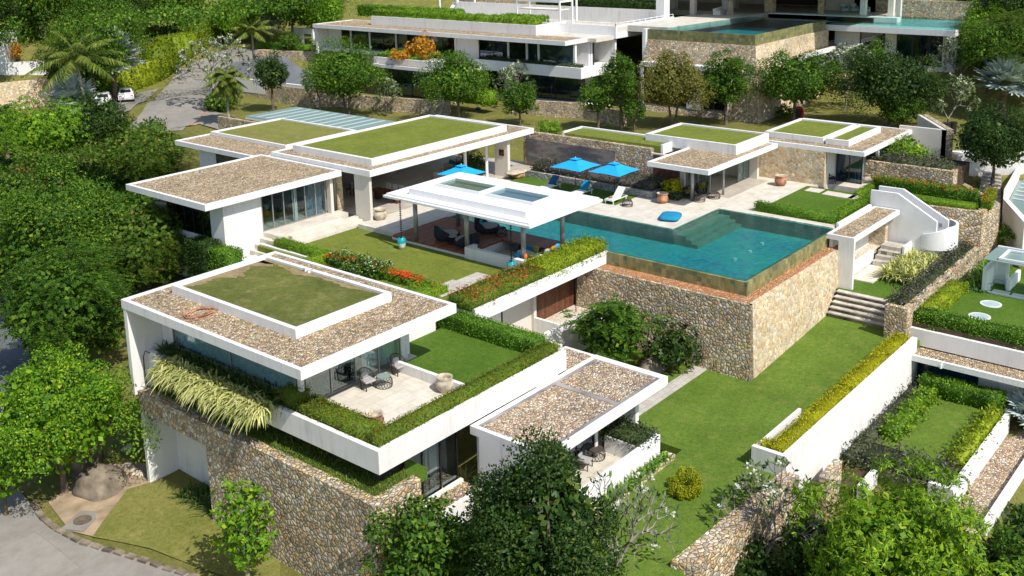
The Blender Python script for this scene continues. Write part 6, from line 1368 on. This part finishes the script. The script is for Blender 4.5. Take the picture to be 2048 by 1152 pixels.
def lounger(p, label, back='cushion_white', rz=0):
    t = thing('sun_lounger', label, 'sun lounger', p, rz, 'sun loungers under the blue parasols')
    MB().box(0, 1.95, -.36, -.32, .28, .33).box(0, 1.95, .32, .36, .28, .33).box(0, .04, -.32, .32, .28, .33).box(1.91, 1.95, -.32, .32, .28, .33).build('frame', 'white_metal', t, local=True)
    for x in (.12, 1.75):
        for y in (-.33, .33): MB().box(x, x + .05, y - .025, y + .025, 0, .29).build('leg', 'white_metal', t, local=True)
    MB().box(0.02, 1.15, -.31, .31, .33, .39).build('seat', 'cushion_white', t, local=True)
    b = MB().box(0, .86, -.31, .31, 0, .06).rot(0, (0, 0, 0), 0, -.75).move(1.15, 0, .35); b.build('backrest', back, t, local=True); return t
lounger(Vector((59.35, 46.75, 0)), 'lounger with a dark blue towel on its back, leftmost', 'navy_fabric')
lounger(Vector((59.35, 43.8, 0)), 'lounger with a bright blue towel on its back, middle one', 'cushion_blue')
l3 = lounger(Vector((59.35, 40.75, 0)), 'plain white lounger nearest the pool corner of the paving')
solo(MB().ell((59.75, 40.8, .47), (.17, .14, .08)), 'rolled_towel', 'terracotta', 'pinkish rolled towel on the foot of the white lounger', 'towel', smooth=True)
def cage(r0, r1, h, n=18, tw=.5, belly=0):
    mb = MB()
    for s in (1, -1):
        for k in range(n):
            a = 6.2832 * k / n; pts = []
            for j in range(4):
                q = j / 3; rr = r0 + (r1 - r0) * q + belly * math.sin(math.pi * q); b = a + s * tw * q; pts.append((rr * math.cos(b), rr * math.sin(b), h * q))
            mb.tube(pts, .011, 4)
    for z, rr in ((0.01, r0), (h, r1)): mb.lathe(0, 0, z, [(rr + .015, -.012), (rr + .015, .012), (rr - .015, .012), (rr - .015, -.012), (rr + .015, -.012)], 24)
    return mb
def wicker_stool(p, label, r=.32, h=.45, mat='wicker', top=None, name='wicker_stool'):
    t = thing(name, label, 'side table', p, 0, 'round wicker side tables')
    cage(r, r * .82, h, 18, .5, r * .18).build('woven_body', mat, t, local=True)
    MB().cyl(0, 0, h, h + .02, r * .86, 24).build('top', top or mat, t, local=True); return t
wicker_stool(Vector((59.85, 39.45, 0)), 'round woven stool beside the plain white lounger', .36, .42)
wicker_stool(at(768, 772, -.9), 'round wire side table between the two chairs on the bedroom terrace', .38, .5, 'wicker', 'canopy_glass')
def armchair(p, rz, label, seat='cushion_grey', frame='wicker', group='wicker armchairs', sc=1.):
    t = thing('wicker_armchair', label, 'armchair', p, rz, group); t.scale = (sc,) * 3
    mb = MB(); n = 22
    for k in range(n + 1):        # curved wicker shell from arm round the back to arm
        a = math.radians(-25 + 230 * k / n); x, y = .34 * math.cos(a), .34 * math.sin(a); zt = .62 + .26 * max(0, math.sin(a)) ; mb.tube([(x * .9, y * .9, 0), (x, y, .4), (x * 1.08, y * 1.1, zt)], .013, 4)
    pts = []
    for k in range(n + 1):
        a = math.radians(-25 + 230 * k / n); pts.append((.34 * 1.08 * math.cos(a), .34 * 1.1 * math.sin(a), .62 + .26 * max(0, math.sin(a))))
    mb.tube(pts, .022, 6); mb.tube([(p_[0] * .92, p_[1] * .92, .38) for p_ in pts], .018, 6); mb.build('shell', frame, t, local=True)
    MB().box(-.28, .28, -.32, .26, .36, .46).build('seat_cushion', seat, t, local=True, bevel=.03)
    MB().ell((0, .2, .6), (.2, .06, .15), 12, 8, .6).build('back_cushion', seat, t, local=True, smooth=True)
    for x in (-.26, .26): MB().box(x - .02, x + .02, -.32, -.28, 0, .38).build('leg', frame, t, local=True)
    return t
armchair(at(735, 776, -.9), math.radians(-8), 'wicker armchair with grey cushion, left of the wire table on the bedroom terrace', group='armchairs on the bedroom terrace')
armchair(at(797, 746, -.9), math.radians(-8), 'wicker armchair with grey cushion, against the low terrace wall', group='armchairs on the bedroom terrace')
armchair(at(1218, 895, -4.95), math.radians(10), 'wicker armchair at the far side of the lower balcony', group='armchairs on the lower balcony')
armchair(at(1168, 935, -4.95), math.radians(10), 'wicker armchair half hidden by the big tree on the lower balcony', group='armchairs on the lower balcony')
wicker_stool(at(1192, 915, -4.95), 'round wicker table between the chairs on the lower balcony', .42, .45)
armchair(at(1378, 396, 0), 2.6, 'dark round wicker chair left of the canopy column', 'cushion_olive', 'dark_wicker', 'dark round chairs under the gravel canopy', 1.2)
armchair(at(1404, 386, 0), 2.6, 'dark round wicker chair with a yellow cushion, farther under the canopy', 'cushion_olive', 'dark_wicker', 'dark round chairs under the gravel canopy', 1.2)
wicker_stool(at(1398, 402, 0), 'grey round wicker stool right of the canopy column', .42, .4, 'wicker')
wicker_stool(at(1428, 396, 0), 'grey round wicker stool out in the sun', .42, .4, 'wicker')
armchair(at(1662, 366, 0), .6, 'black wicker chair at the door of the guest suite, nearer the golden wall', 'dark_interior', 'dark_wicker', 'black chairs of the guest suite')
armchair(at(1686, 359, 0), .2, 'black wicker chair by the curtain of the guest suite', 'dark_interior', 'dark_wicker', 'black chairs of the guest suite')
def jar(p, label, r, h, mat, rim=1.0, foot=.6, name='pot', collar=.8, rimmat=None, n=28):
    t = thing(name, label, 'pot', p)
    prof = [(0, 0), (r * foot, 0), (r * .95, h * .3), (r, h * .5), (r * .86, h * .74), (r * collar, h * .84), (r * rim, h * .93), (r * rim, h), (r * (rim - .16), h), (r * (collar - .16), h * .8), (r * .7, h * .45), (0, h * .4)]
    MB().lathe(0, 0, 0, prof[:8], n).build('body', mat, t, smooth=True, local=True); MB().lathe(0, 0, 0, prof[7:], n).build('rim', rimmat or mat, t, smooth=True, local=True); return t
jar(at(890, 782, -.9), 'cream and terracotta urn in the far corner of the bedroom terrace', .42, .72, 'limestone', .9, .62)
jar(at(748, 852, -.9), 'brown stone pot standing against the near terrace hedge', .45, .62, 'terracotta', .95, .6, rimmat='limestone')
jar(at(761, 439, 0), 'squat pale stone urn with a wide collar beside the living pavilion pillar', .47, .78, 'limestone', .9, .6, collar=.62)
jar(at(1325, 406, 0), 'pinkish terracotta pot on the paving near the lime plant', .42, .75, 'terracotta', 1.0, .6, rimmat='limestone')
jar(at(1561, 371, 0), 'pinkish terracotta pot standing before the golden stone wall', .46, .8, 'terracotta', 1.0, .66, rimmat='limestone')
jar(at(1731, 364, 0), 'big pale stone bowl on the side patio beside the red hedge', .62, .72, 'limestone', .95, .5)
t = thing('plant_box', 'grey planter box with a lime coloured plant beside the terracotta pot', 'planter', at(1347, 393, 0))
MB().ring(-.45, .45, -.35, .35, 0, .5, .06).box(-.4, .4, -.3, .3, .01, .42).build('box', 'grey_concrete', t, local=True)
V, F, C = crown_mesh('leafy', .75, .9, 91, .8); link('foliage', mesh_np('foliage', V + np.array([0, 0, .7]), F, 'hedge_yellow'), t)
t = thing('stone_stools', 'rough brown rock slab seat near the far pillar of the living pavilion', 'stone seat', at(1036, 356, 0))
MB().ell((0, 0, .25), (.5, .4, .28), 16, 8, .7).build('rock_base', 'terracotta', t, local=True, smooth=True); MB().ell((-.05, .1, .5), (1.0, .6, .09), 18, 6, .6).build('slab', 'limestone', t, local=True, smooth=True)
p = at(1341, 437, 0); mb = MB().ell((p.x, p.y, .17), (.95, .72, .17), 28, 12, .55).rot(.35, (p.x, p.y, 0)); solo(mb, 'floor_cushion', 'cushion_blue', 'large bright blue floor cushion lying on the paving at the pool edge', 'cushion', smooth=True)
# hanging rain chains with glazed pots
def chain_pot(p, ztop, label):
    t = thing('rain_chain', label, 'rain chain', p, 0, 'rain chains with glazed pots'); c = MB(); z = .75
    while z < ztop - p.z: c.lathe(0, 0, z, [(.02, 0), (.085, .08), (.03, .09)], 8); z += .14
    c.cyl(0, 0, .7, ztop - p.z, .012, 6).build('chain', 'dark_metal', t, local=True)
    b = MB().lathe(0, 0, 0, [(0, 0), (.15, 0), (.22, .2), (.28, .42)], 24).build('pot', 'white_glaze', t, smooth=True, local=True)
    MB().lathe(0, 0, 0, [(.28, .42), (.29, .56), (.26, .68), (.19, .74), (.2, .78), (.15, .76), (.14, .6), (0, .5)], 24).build('glazed_rim', 'turquoise_glaze', b, smooth=True, local=True)
chain_pot(at(804, 498, -.3), 2.87, 'rain chain over a white and turquoise pot at the left end of the pool pavilion'); chain_pot(Vector((44.45, 37.4, -.3)), 2.87, 'rain chain over a turquoise pot behind the beam hedge')
t = thing('rain_chain', 'rain chain hanging before the carved timber doors under the beam', 'rain chain', (48.2, 35.5, -3.5), 0, 'rain chains'); c = MB(); z = .1
while z < 2.6: c.lathe(0, 0, z, [(.02, 0), (.05, .06), (.02, .07)], 8); z += .11
c.build('chain', 'dark_metal', t, local=True)
# round daybeds, cushions on the timber deck
def daybed(p, rz, label, r=.85):
    t = thing('daybed', label, 'daybed', p, rz, 'round wicker daybeds in the pool pavilion'); n = 28; v = []; prof = ((.85, 0), (1.0, .3)); mb = MB()
    for k in range(n):
        a = 6.2832 * k / n; hh = .38 + .55 * max(0, math.sin(a)) ** .7
        for rr, z in ((.82, 0), (1, .25), (.98, hh), (.88, hh), (.86, .3)): v.append((r * rr * math.cos(a), r * rr * math.sin(a), z))
    f = [(k * 5 + j, ((k + 1) % n) * 5 + j, ((k + 1) % n) * 5 + j + 1, k * 5 + j + 1) for k in range(n) for j in range(4)]
    mb.add(v, f).build('wicker_shell', 'dark_wicker', t, local=True, smooth=True)
    MB().cyl(0, 0, .25, .42, r * .85, 28).build('mattress', 'cushion_grey', t, local=True)
    for x, m_ in ((-.3, 'cushion_teal'), (.2, 'cushion_blue')): MB().ell((x, r * .5, .6), (.26, .1, .2), 12, 8, .6).build('pillow', m_, t, local=True, smooth=True)
daybed(Vector((46.6, 44.6, 0)), 1.1, 'dark round wicker daybed with blue pillows at the left of the deck'); daybed(Vector((46.4, 42.7, 0)), 3.0, 'dark round wicker daybed seen from behind, nearest the front column'); daybed(Vector((49.4, 43.6, 0)), .6, 'dark round wicker daybed at the back of the timber deck')
wicker_stool(Vector((46.1, 43.6, 0)), 'dark wicker table between the two front daybeds', .32, .45, 'dark_wicker', 'cushion_grey'); wicker_stool(Vector((49.2, 42.2, 0)), 'dark wicker table at the back of the timber deck', .36, .5, 'dark_wicker')
def pillow(p, mat, label, rz=0., s=.24):
    t = solo(MB().ell((0, 0, s * .8), (s, s * .42, s * .8), 14, 8, .55).rot(rz).move(p[0], p[1], p[2]), 'pillow', mat, label, 'pillow', 'pillows of the sunken lounge', smooth=True)
for x, y, z, mt, lb, a in ((45.65, 37.3, .25, 'cushion_orange', 'orange pillow at the near corner of the sunken lounge', .6), (45.6, 37.9, .2, 'parasol_blue', 'bright blue pillow beside the near orange one', 1.2), (47.9, 36.95, .22, 'cushion_orange', 'orange pillow near the right column of the sunken lounge', .2), (48.3, 36.95, .25, 'parasol_blue', 'blue pillow beside the right orange one', .1), (47.3, 36.95, .2, 'cushion_grey', 'pale pillow on the front bench of the sunken lounge', 0), (48.3, 38.6, -.2, 'cushion_olive', 'olive green pillow on the far bench of the sunken lounge', 1.5), (48.3, 38.1, -.2, 'dark_wicker', 'dark pillow beside the olive one', 1.5), (45.7, 40.2, -.2, 'cushion_olive', 'yellow green pillow at the left end of the sunken lounge', 1.2)): pillow((x, y, z), mt, lb, a)
t = thing('fire_table', 'low dark wooden table in the middle of the sunken lounge', 'table', (46.9, 38.6, -.62)); MB().box(-.6, .6, -.45, .45, .32, .4).build('top', 'carved_wood', t, local=True, bevel=.02)
for x in (-.5, .5):
    for y in (-.35, .35): MB().box(x - .05, x + .05, y - .05, y + .05, 0, .32).build('leg', 'carved_wood', t, local=True)
# sofas
def sofa(p, rz, label, L=2.2, body='interior_wall', seat='cushion_white', cush=('striped_fabric',), deep=.85, group=None, name='sofa'):
    t = thing(name, label, 'sofa', p, rz, group)
    MB().box(-L / 2, L / 2, -deep / 2, deep / 2, 0, .3).box(-L / 2, L / 2, deep / 2 - .18, deep / 2 + .02, .3, .72).box(-L / 2, -L / 2 + .16, -deep / 2, deep / 2 - .18, .3, .52).build('frame', body, t, local=True, bevel=.02)
    MB().box(-L / 2 + .17, L / 2 - .02, -deep / 2 + .02, deep / 2 - .2, .3, .44).build('seat_cushion', seat, t, local=True, bevel=.03)
    n = max(2, int(L / .5))
    for k in range(n): MB().ell((-L / 2 + .35 + k * (L - .5) / max(1, n - 1) * .98, deep / 2 - .28, .62), (.22, .1, .2), 12, 8, .55).build('cushion', cush[k % len(cush)], t, local=True, smooth=True)
    return t
sofa(at(905, 362, 0), -math.pi / 2 + .0, 'long pale sofa with striped cushions, nearer one in the living pavilion', 3.4, 'interior_wall', 'cushion_white', ('striped_fabric', 'cushion_teal', 'striped_fabric'))
sofa(at(925, 343, 0), -math.pi / 2, 'pale sofa with striped cushions, farther one in the living pavilion', 3.4, 'interior_wall', 'cushion_white', ('cushion_teal', 'striped_fabric', 'striped_fabric'))
t = thing('dining_table', 'dark wooden dining table just inside the living pavilion', 'table', at(775, 402, 0), 1.57); MB().box(-1.4, 1.4, -.5, .5, .68, .76).build('top', 'carved_wood', t, local=True)
for x in (-1, 1): MB().box(x - .2, x + .2, -.2, .2, 0, .68).build('leg', 'carved_wood', t, local=True)
def dchair(p, rz, label):
    t = thing('dining_chair', label, 'chair', p, rz, 'striped dining chairs'); MB().box(-.24, .24, -.24, .24, .4, .48).build('seat', 'striped_fabric_across', t, local=True); MB().box(-.24, .24, .2, .28, .48, 1.0).build('backrest', 'striped_fabric_across', t, local=True)
    for x in (-.2, .2):
        for y in (-.2, .2): MB().box(x - .02, x + .02, y - .02, y + .02, 0, .4).build('leg', 'carved_wood', t, local=True)
q = at(775, 402, 0)
for i in range(4): dchair(q + Vector((.95, -1.05 + i * .7, 0)), -math.pi / 2, 'black and white striped dining chair, %s along the far side of the table' % ('first', 'second', 'third', 'last')[i])
for i in range(3): dchair(q + Vector((-.3 - 0 * i, 2.2 + i * .75, 0)), math.pi, 'striped chair behind the rough stone post, %s' % ('nearest the table', 'middle one', 'deepest inside')[i])
solo(MB().cyl(46.9, 55.3, .0, 3.17, .26, 12, .22), 'stone_post', 'pale_sunlit_stone', 'rough natural stone post between the left house and the living pavilion', 'post')
sofa(at(620, 415, .28), math.pi / 2 + .2, 'dark sectional sofa with orange and yellow cushions inside the left house', 2.4, 'sofa_dark', 'sofa_dark', ('cushion_orange', 'sofa_dark', 'cushion_yellow', 'cushion_orange', 'cushion_olive'))
sofa(at(572, 436, .28), -.3, 'low dark ottoman seat nearer the glass inside the left house', 1.2, 'sofa_dark', 'sofa_dark', ('sofa_dark',), .7)
t = thing('table_lamp', 'round orange lamp with a glass globe inside the left house', 'lamp', at(533, 432, .28)); MB().lathe(0, 0, 0, [(0, 0), (.22, 0), (.28, .2), (.2, .35), (0, .38)], 20).build('base', 'cushion_orange', t, local=True, smooth=True); MB().ell((0, 0, .62), (.2, .2, .22), 16, 10).build('globe', 'curtain_teal', t, local=True, smooth=True)
# roof fittings
hc = MB(); r = np.random.default_rng(8)
for k in range(5):
    a0 = r.uniform(0, 6); rr = r.uniform(.35, .6); ox, oy = r.normal() * .15, r.normal() * .15
    hc.tube([(rr * 1.5 * math.cos(a0 + j * .35) + ox, rr * math.sin(a0 + j * .35) + oy, .03 + .015 * k) for j in range(19)], .025, 5)
q = at(403, 627, 2.13); hc.tube([(-.4, .2, .03), (-.9, .9, .03), (-.5, 1.3, .03), (.2, 1.2, .03)], .02, 5).move(q.x, q.y, q.z); solo(hc, 'garden_hose', 'terracotta', 'coil of reddish brown hose lying on the gravel roof of the bedroom pavilion', 'hose')
q = at(611, 543, 2.46); solo(MB().cyl(q.x, q.y, q.z, q.z + .22, .05).box(q.x - .1, q.x + .25, q.y - .35, q.y - .28, q.z, q.z + .12).ell((q.x, q.y, q.z + .2), (.09, .09, .07)), 'roof_fitting', 'white_metal', 'little white pipe fitting at the far edge of the worn turf square', 'pipe fitting')
q = Vector((57.33, 16.6, -5.05)); t = thing('wall_spotlight', 'small white spotlight on the edge of the gravel canopy at right', 'spotlight', q); MB().box(0, .12, -.04, .04, -.04, .04).build('bracket', 'white_metal', t, local=True); MB().cyl(-.1, 0, -.2, .02, .07, 12).build('lamp_head', 'white_metal', t, local=True)
q = at(283, 760, -1.2); solo(MB().tube([(25.55, 45.3, -.75), (25.4, 45.45, -.62), (25.3, 45.5, -.9), (25.28, 45.5, -1.8), (25.3, 45.45, -2.6)], .03), 'water_pipe', 'dark_metal', 'thin dark pipe curling over the left end of the bedroom planter', 'pipe')
q = at(1311, 1088, -5.2); t = thing('path_light', 'short dark bollard light on the lower lawn beside the bare frangipani', 'bollard light', q); MB().cyl(0, 0, 0, .5, .05).build('post', 'dark_metal', t, local=True); MB().cyl(0, 0, .5, .6, .07).build('lamp_head', 'grey_metal', t, local=True)
# cars
def car(p, rz, label):
    t = thing('parked_car', label, 'car', p, rz, 'cars parked beside the hedge'); prof = [(-2.2, .35), (-2.25, .75), (-2.1, .98), (-1.45, 1.05), (-.95, 1.42), (.45, 1.45), (1.15, 1.02), (2.05, .88), (2.2, .6), (2.15, .3)]
    n = len(prof); v = []
    for y, s in ((-.86, .97), (-.72, 1), (.72, 1), (.86, .97)):
        for x, z in prof: v.append((x * s, y if z < 1.2 else y * .8, z if abs(y) < .8 else .3 + (z - .3) * .93))
    f = [(j * n + i, j * n + (i + 1) % n, (j + 1) * n + (i + 1) % n, (j + 1) * n + i) for j in range(3) for i in range(n)] + [tuple(range(n)), tuple(range(3 * n, 4 * n))[::-1]]
    MB().add(v, f).build('body', 'car_paint', t, local=True, smooth=False, bevel=.04)
    MB().add([(-1.42, -.6, 1.09), (-1.0, -.52, 1.40), (-1.0, .52, 1.40), (-1.42, .6, 1.09)], [(0, 1, 2, 3)]).build('rear_window', 'car_glass', t, local=True)
    MB().add([(.52, -.52, 1.43), (1.08, -.6, 1.09), (1.08, .6, 1.09), (.52, .52, 1.43)], [(0, 1, 2, 3)]).build('windscreen', 'car_glass', t, local=True)
    for s in (-1, 1):
        MB().add([(-1.25, s * .83, 1.02), (-.85, s * .72, 1.34), (.4, s * .72, 1.36), (.95, s * .83, 1.02)], [(0, 1, 2, 3)]).build('side_window', 'car_glass', t, local=True)
        MB().box(-2.24, -2.16, s * .62 - .16, s * .62 + .16, .72, .86).build('tail_light', 'red_paint', t, local=True)
        for x in (-1.35, 1.4):
            w_ = MB().cyl(0, 0, -.1, .1, .32, 20).rot(0, (0, 0, 0), math.pi / 2).move(x, s * .8, .32).build('wheel', 'tyre_rubber', t, local=True); MB().cyl(0, 0, -.11, .11, .19, 14).rot(0, (0, 0, 0), math.pi / 2).move(x, s * .8, .32).build('rim', 'grey_metal', w_, local=True)
    MB().box(-2.27, -2.22, -.26, .26, .5, .62).build('number_plate', 'white_metal', t, local=True); return t
q = atg(253, 200, .1); car(q, math.radians(60), 'white parked car with its tail towards the driveway, beside the clipped hedge'); q = atg(208, 210, .1); car(q, math.radians(60), 'white parked car mostly hidden behind the palms')
# signs, bins and small yard items
q = atg(567, 196); t = thing('no_entry_sign', 'round faded red no entry sign with a white bar, by the ramp wall', 'sign', q, math.radians(-48)); s_ = ppm(q); MB().cyl(0, 0, 0, .5, .03).build('post', 'grey_metal', t, local=True)
MB().cyl(0, 0, -.02, .02, .40, 28).rot(0, (0, 0, 0), math.pi / 2).move(0, 0, .72).build('disc', 'sign_red', t, local=True); MB().box(-.24, .24, -.035, -.021, .68, .78).build('white_bar', 'white_metal', t, local=True)
q = atg(444, 218); t = thing('barrier_post', 'short pale post with a red disc at the edge of the driveway', 'post', q, math.radians(-48)); MB().box(-.14, .14, -.14, .14, 0, 1.1).build('post', 'grey_metal', t, local=True); MB().cyl(0, 0, -.02, .02, .2, 20).rot(0, (0, 0, 0), math.pi / 2).move(-.2, -.16, .85).build('red_disc', 'red_paint', t, local=True)
q = atg(244, 236); t = thing('lamp_post', 'thin grey post with a small white box beside the driveway', 'post', q); MB().cyl(0, 0, 0, 2.2, .05).build('post', 'grey_metal', t, local=True); MB().box(-.1, .1, -.1, .1, .1, .4).build('meter_box', 'white_metal', t, local=True)
q = atg(1596, 240); t = thing('red_sculpture', 'red arched frame with a dark oval opening on the back lawn', 'sculpture', q, math.radians(-48)); pts = [(-.42, 0, 0), (-.42, 0, .9), (-.3, 0, 1.15), (0, 0, 1.25), (.3, 0, 1.15), (.42, 0, .9), (.42, 0, 0)]
MB().tube(pts, .13, 8).box(-.5, .5, -.18, .18, 0, .25).build('frame', 'red_paint', t, local=True, smooth=True); MB().box(-.3, .3, -.02, .02, .25, 1.1).build('inner_panel', 'dark_interior', t, local=True)
for i, (u, v) in enumerate(((1905, 268), (1892, 270))):
    q = atg(u, v); t = thing('waste_bin', ['dark tall bin beside the path end at upper right', 'dark tall bin just left of the other one'][i], 'bin', q, 0, 'dark bins'); MB().cyl(0, 0, 0, 1.0, .28, 14, .34).build('body', 'dark_metal', t, local=True); MB().cyl(0, 0, 1.0, 1.08, .36, 14).build('lid', 'dark_metal', t, local=True)
for i, (u, v) in enumerate(((646, 204), (656, 206), (956, 220))):
    q = atg(u, v); solo(MB().lathe(q.x, q.y, q.z, [(.1, 0), (.28, .05), (.3, .2), (.12, .3), (.1, .28)], 14), 'hose_reel', 'blue_paint', ['small blue hose reel, left of the pair below the pale frangipani', 'small blue hose reel, right of the pair below the pale frangipani', 'small blue hose reel at the foot of the tree at top centre'][i], 'hose reel', 'blue hose reels')
a, b = atg(412, 222, .12), atg(386, 250, .12); gt = MB(); d = (b - a); n_ = Vector((-d.y, d.x, 0)).normalized() * .35
for k in range(9):
    c = a + d * (k / 8); gt.tube([tuple(c - n_), tuple(c + n_)], .05, 5)
gt.tube([tuple(a - n_), tuple(b - n_)], .05, 5).tube([tuple(a + n_), tuple(b + n_)], .05, 5); solo(gt, 'drain_grate', 'terracotta', 'rusty ladder like drain grate across the driveway branch', 'grate')
# villa terrace things
def closed_parasol(p, h, label, g='closed cream parasols'):
    t = thing('closed_parasol', label, 'parasol', p, 0, g); MB().lathe(0, 0, 0, [(.12, h * .38), (.28, h * .45), (.22, h * .75), (.1, h * .95), (0, h)], 14).build('canopy', 'cream_canvas', t, smooth=True, local=True); MB().cyl(0, 0, 0, h * .5, .03).build('pole', 'white_metal', t, local=True); MB().cyl(0, 0, 0, .1, .3, 14).build('base', 'white_metal', t, local=True)
closed_parasol(at(1266, 44, 7.9), 2.7, 'closed cream parasol beside the grey sofas on the villa terrace'); closed_parasol(at(915, 24, 8.2), 2.7, 'closed cream parasol on the villa roof terrace at the top edge')
for i, (u, v) in enumerate(((1290, 44), (1318, 36))): sofa(at(u, v, 7.9), -math.pi / 2 + .0, ['grey sofa with pale cushions behind the white villa parapet, nearer the parasol', 'grey sofa with pale cushions behind the white villa parapet, nearer the pillar'][i], 3.0, 'cushion_grey', 'cushion_grey', ('cushion_white',), 1.1, 'grey villa terrace sofas')
sofa(at(1440, 28, 8.84), 0.2, 'white sofa in the dark living room behind the upper pool', 2.8, 'cushion_white', 'cushion_white', ('cushion_white',)); 
q = at(1461, 29, 8.84); t = thing('stone_statue', 'small pale stone statue on a plinth beside the upper pool', 'statue', q); MB().box(-.3, .3, -.3, .3, 0, .35).build('plinth', 'limestone', t, local=True); MB().lathe(0, 0, .35, [(0, 0), (.3, 0), (.38, .3), (.28, .55), (.33, .9), (.35, 1.3), (0, 1.35)], 12).build('figure', 'limestone', t, local=True, smooth=True)
for i, (u, v) in enumerate(((1688, 24), (1708, 24), (1731, 26), (1757, 22), (1767, 21))):
    q = at(u, v, 8.84); t = thing('lounge_chair', 'pale blue tub chair on the far villa deck, %s from the left' % ('first', 'second', 'third', 'fourth', 'fifth')[i], 'chair', q, -.7, 'pale blue tub chairs'); MB().box(-.4, .4, -.35, .35, .1, .45).box(-.4, .4, .25, .38, .45, .95).box(-.4, -.28, -.35, .25, .45, .7).box(.28, .4, -.35, .25, .45, .7).build('seat_shell', 'curtain_teal', t, local=True, bevel=.03)
    for x in (-.3, .3): MB().box(x - .03, x + .03, -.03, .03, 0, .1).build('leg', 'grey_metal', t, local=True)
pg = thing('pergola_frame', 'white open box frame pergola on the villa roof terrace', 'pergola', at(1030, 45, 8.2)); a = at(1032, 47, 8.2); b = at(1091, 60, 8.0); y0, y1 = b.y, a.y; x0 = a.x
MB().box(x0, x0 + .18, y0, y0 + .18, 8, 11).box(x0, x0 + .18, y1 - .18, y1, 8, 11).box(x0, x0 + .18, y0 + .18, y1 - .18, 10.82, 11).box(x0 + 2.4, x0 + 2.58, y0, y0 + .18, 8, 11).box(x0 + 2.4, x0 + 2.58, y1 - .18, y1, 8, 11).box(x0 + 2.4, x0 + 2.58, y0 + .18, y1 - .18, 10.82, 11).box(x0 + .18, x0 + 2.4, y0, y0 + .18, 10.82, 11).box(x0 + .18, x0 + 2.4, y1 - .18, y1, 10.82, 11).build('frame', 'white_metal', pg)
B(x0 + .3, x0 + 2.2, y0 + .3, y1 - .3, 9.9, 10.0).build('shade_panel', 'cream_canvas', pg)
for i, (u, v) in enumerate(((880, 22), (950, 22), (1153, 43))):
    q = at(u, v, 8.2); solo(MB().cyl(q.x, q.y, q.z, q.z + 6, .14), 'terrace_pole', 'white_metal', ['tall white pole at the left of the villa roof terrace', 'tall white pole right of the closed parasol on the roof terrace', 'tall grey white pole rising from the villa terrace at top centre'][i], 'pole', 'tall poles of the villa terrace')
for i, (u, v) in enumerate(((890, 26), (912, 26))): lounger(at(u, v, 8.2), ['white lounger on the villa roof terrace, left one', 'white lounger on the villa roof terrace, right one'][i])
rr_ = MB(); a = Vector((91.35, 71, 8.9)); b = Vector((91.35, 61.75, 8.9)); c_ = Vector((103, 61.75, 8.95))
for s0, s1, n in ((a, b, 9), (b, c_, 10)):
    for k in range(n + 1):
        q = s0.lerp(s1, k / n); rr_.box(q.x - .03, q.x + .03, q.y - .03, q.y + .03, q.z, q.z + .28)
    rr_.tube([tuple(s0 + Vector((0, 0, .28))), tuple(s1 + Vector((0, 0, .28)))], .03, 6)
solo(rr_, 'terrace_railing', 'white_metal', 'thin white railing along the top of the villa terrace parapet', 'railing')
# interior pieces seen through glass
t = thing('bed', 'pale bed in the glazed corner room of the villa', 'bed', at(1110, 130, 4.95)); MB().box(-1, 1, -.9, .9, 0, .35).build('base', 'interior_wall', t, local=True); MB().box(-1, 1, -.9, .9, .35, .6).build('mattress', 'cushion_white', t, local=True, bevel=.05)
for y in (-.45, .45): MB().ell((.75, y, .68), (.22, .35, .1), 12, 6, .6).build('pillow', 'cushion_white', t, local=True, smooth=True)

for o in bpy.data.objects:
    if o.name.split('.')[0] in ('flowers', 'blossoms', 'fan_leaves', 'fronds'): 
        if o.name.split('.')[0] in ('flowers', 'blossoms'): o['kind'] = 'stuff'
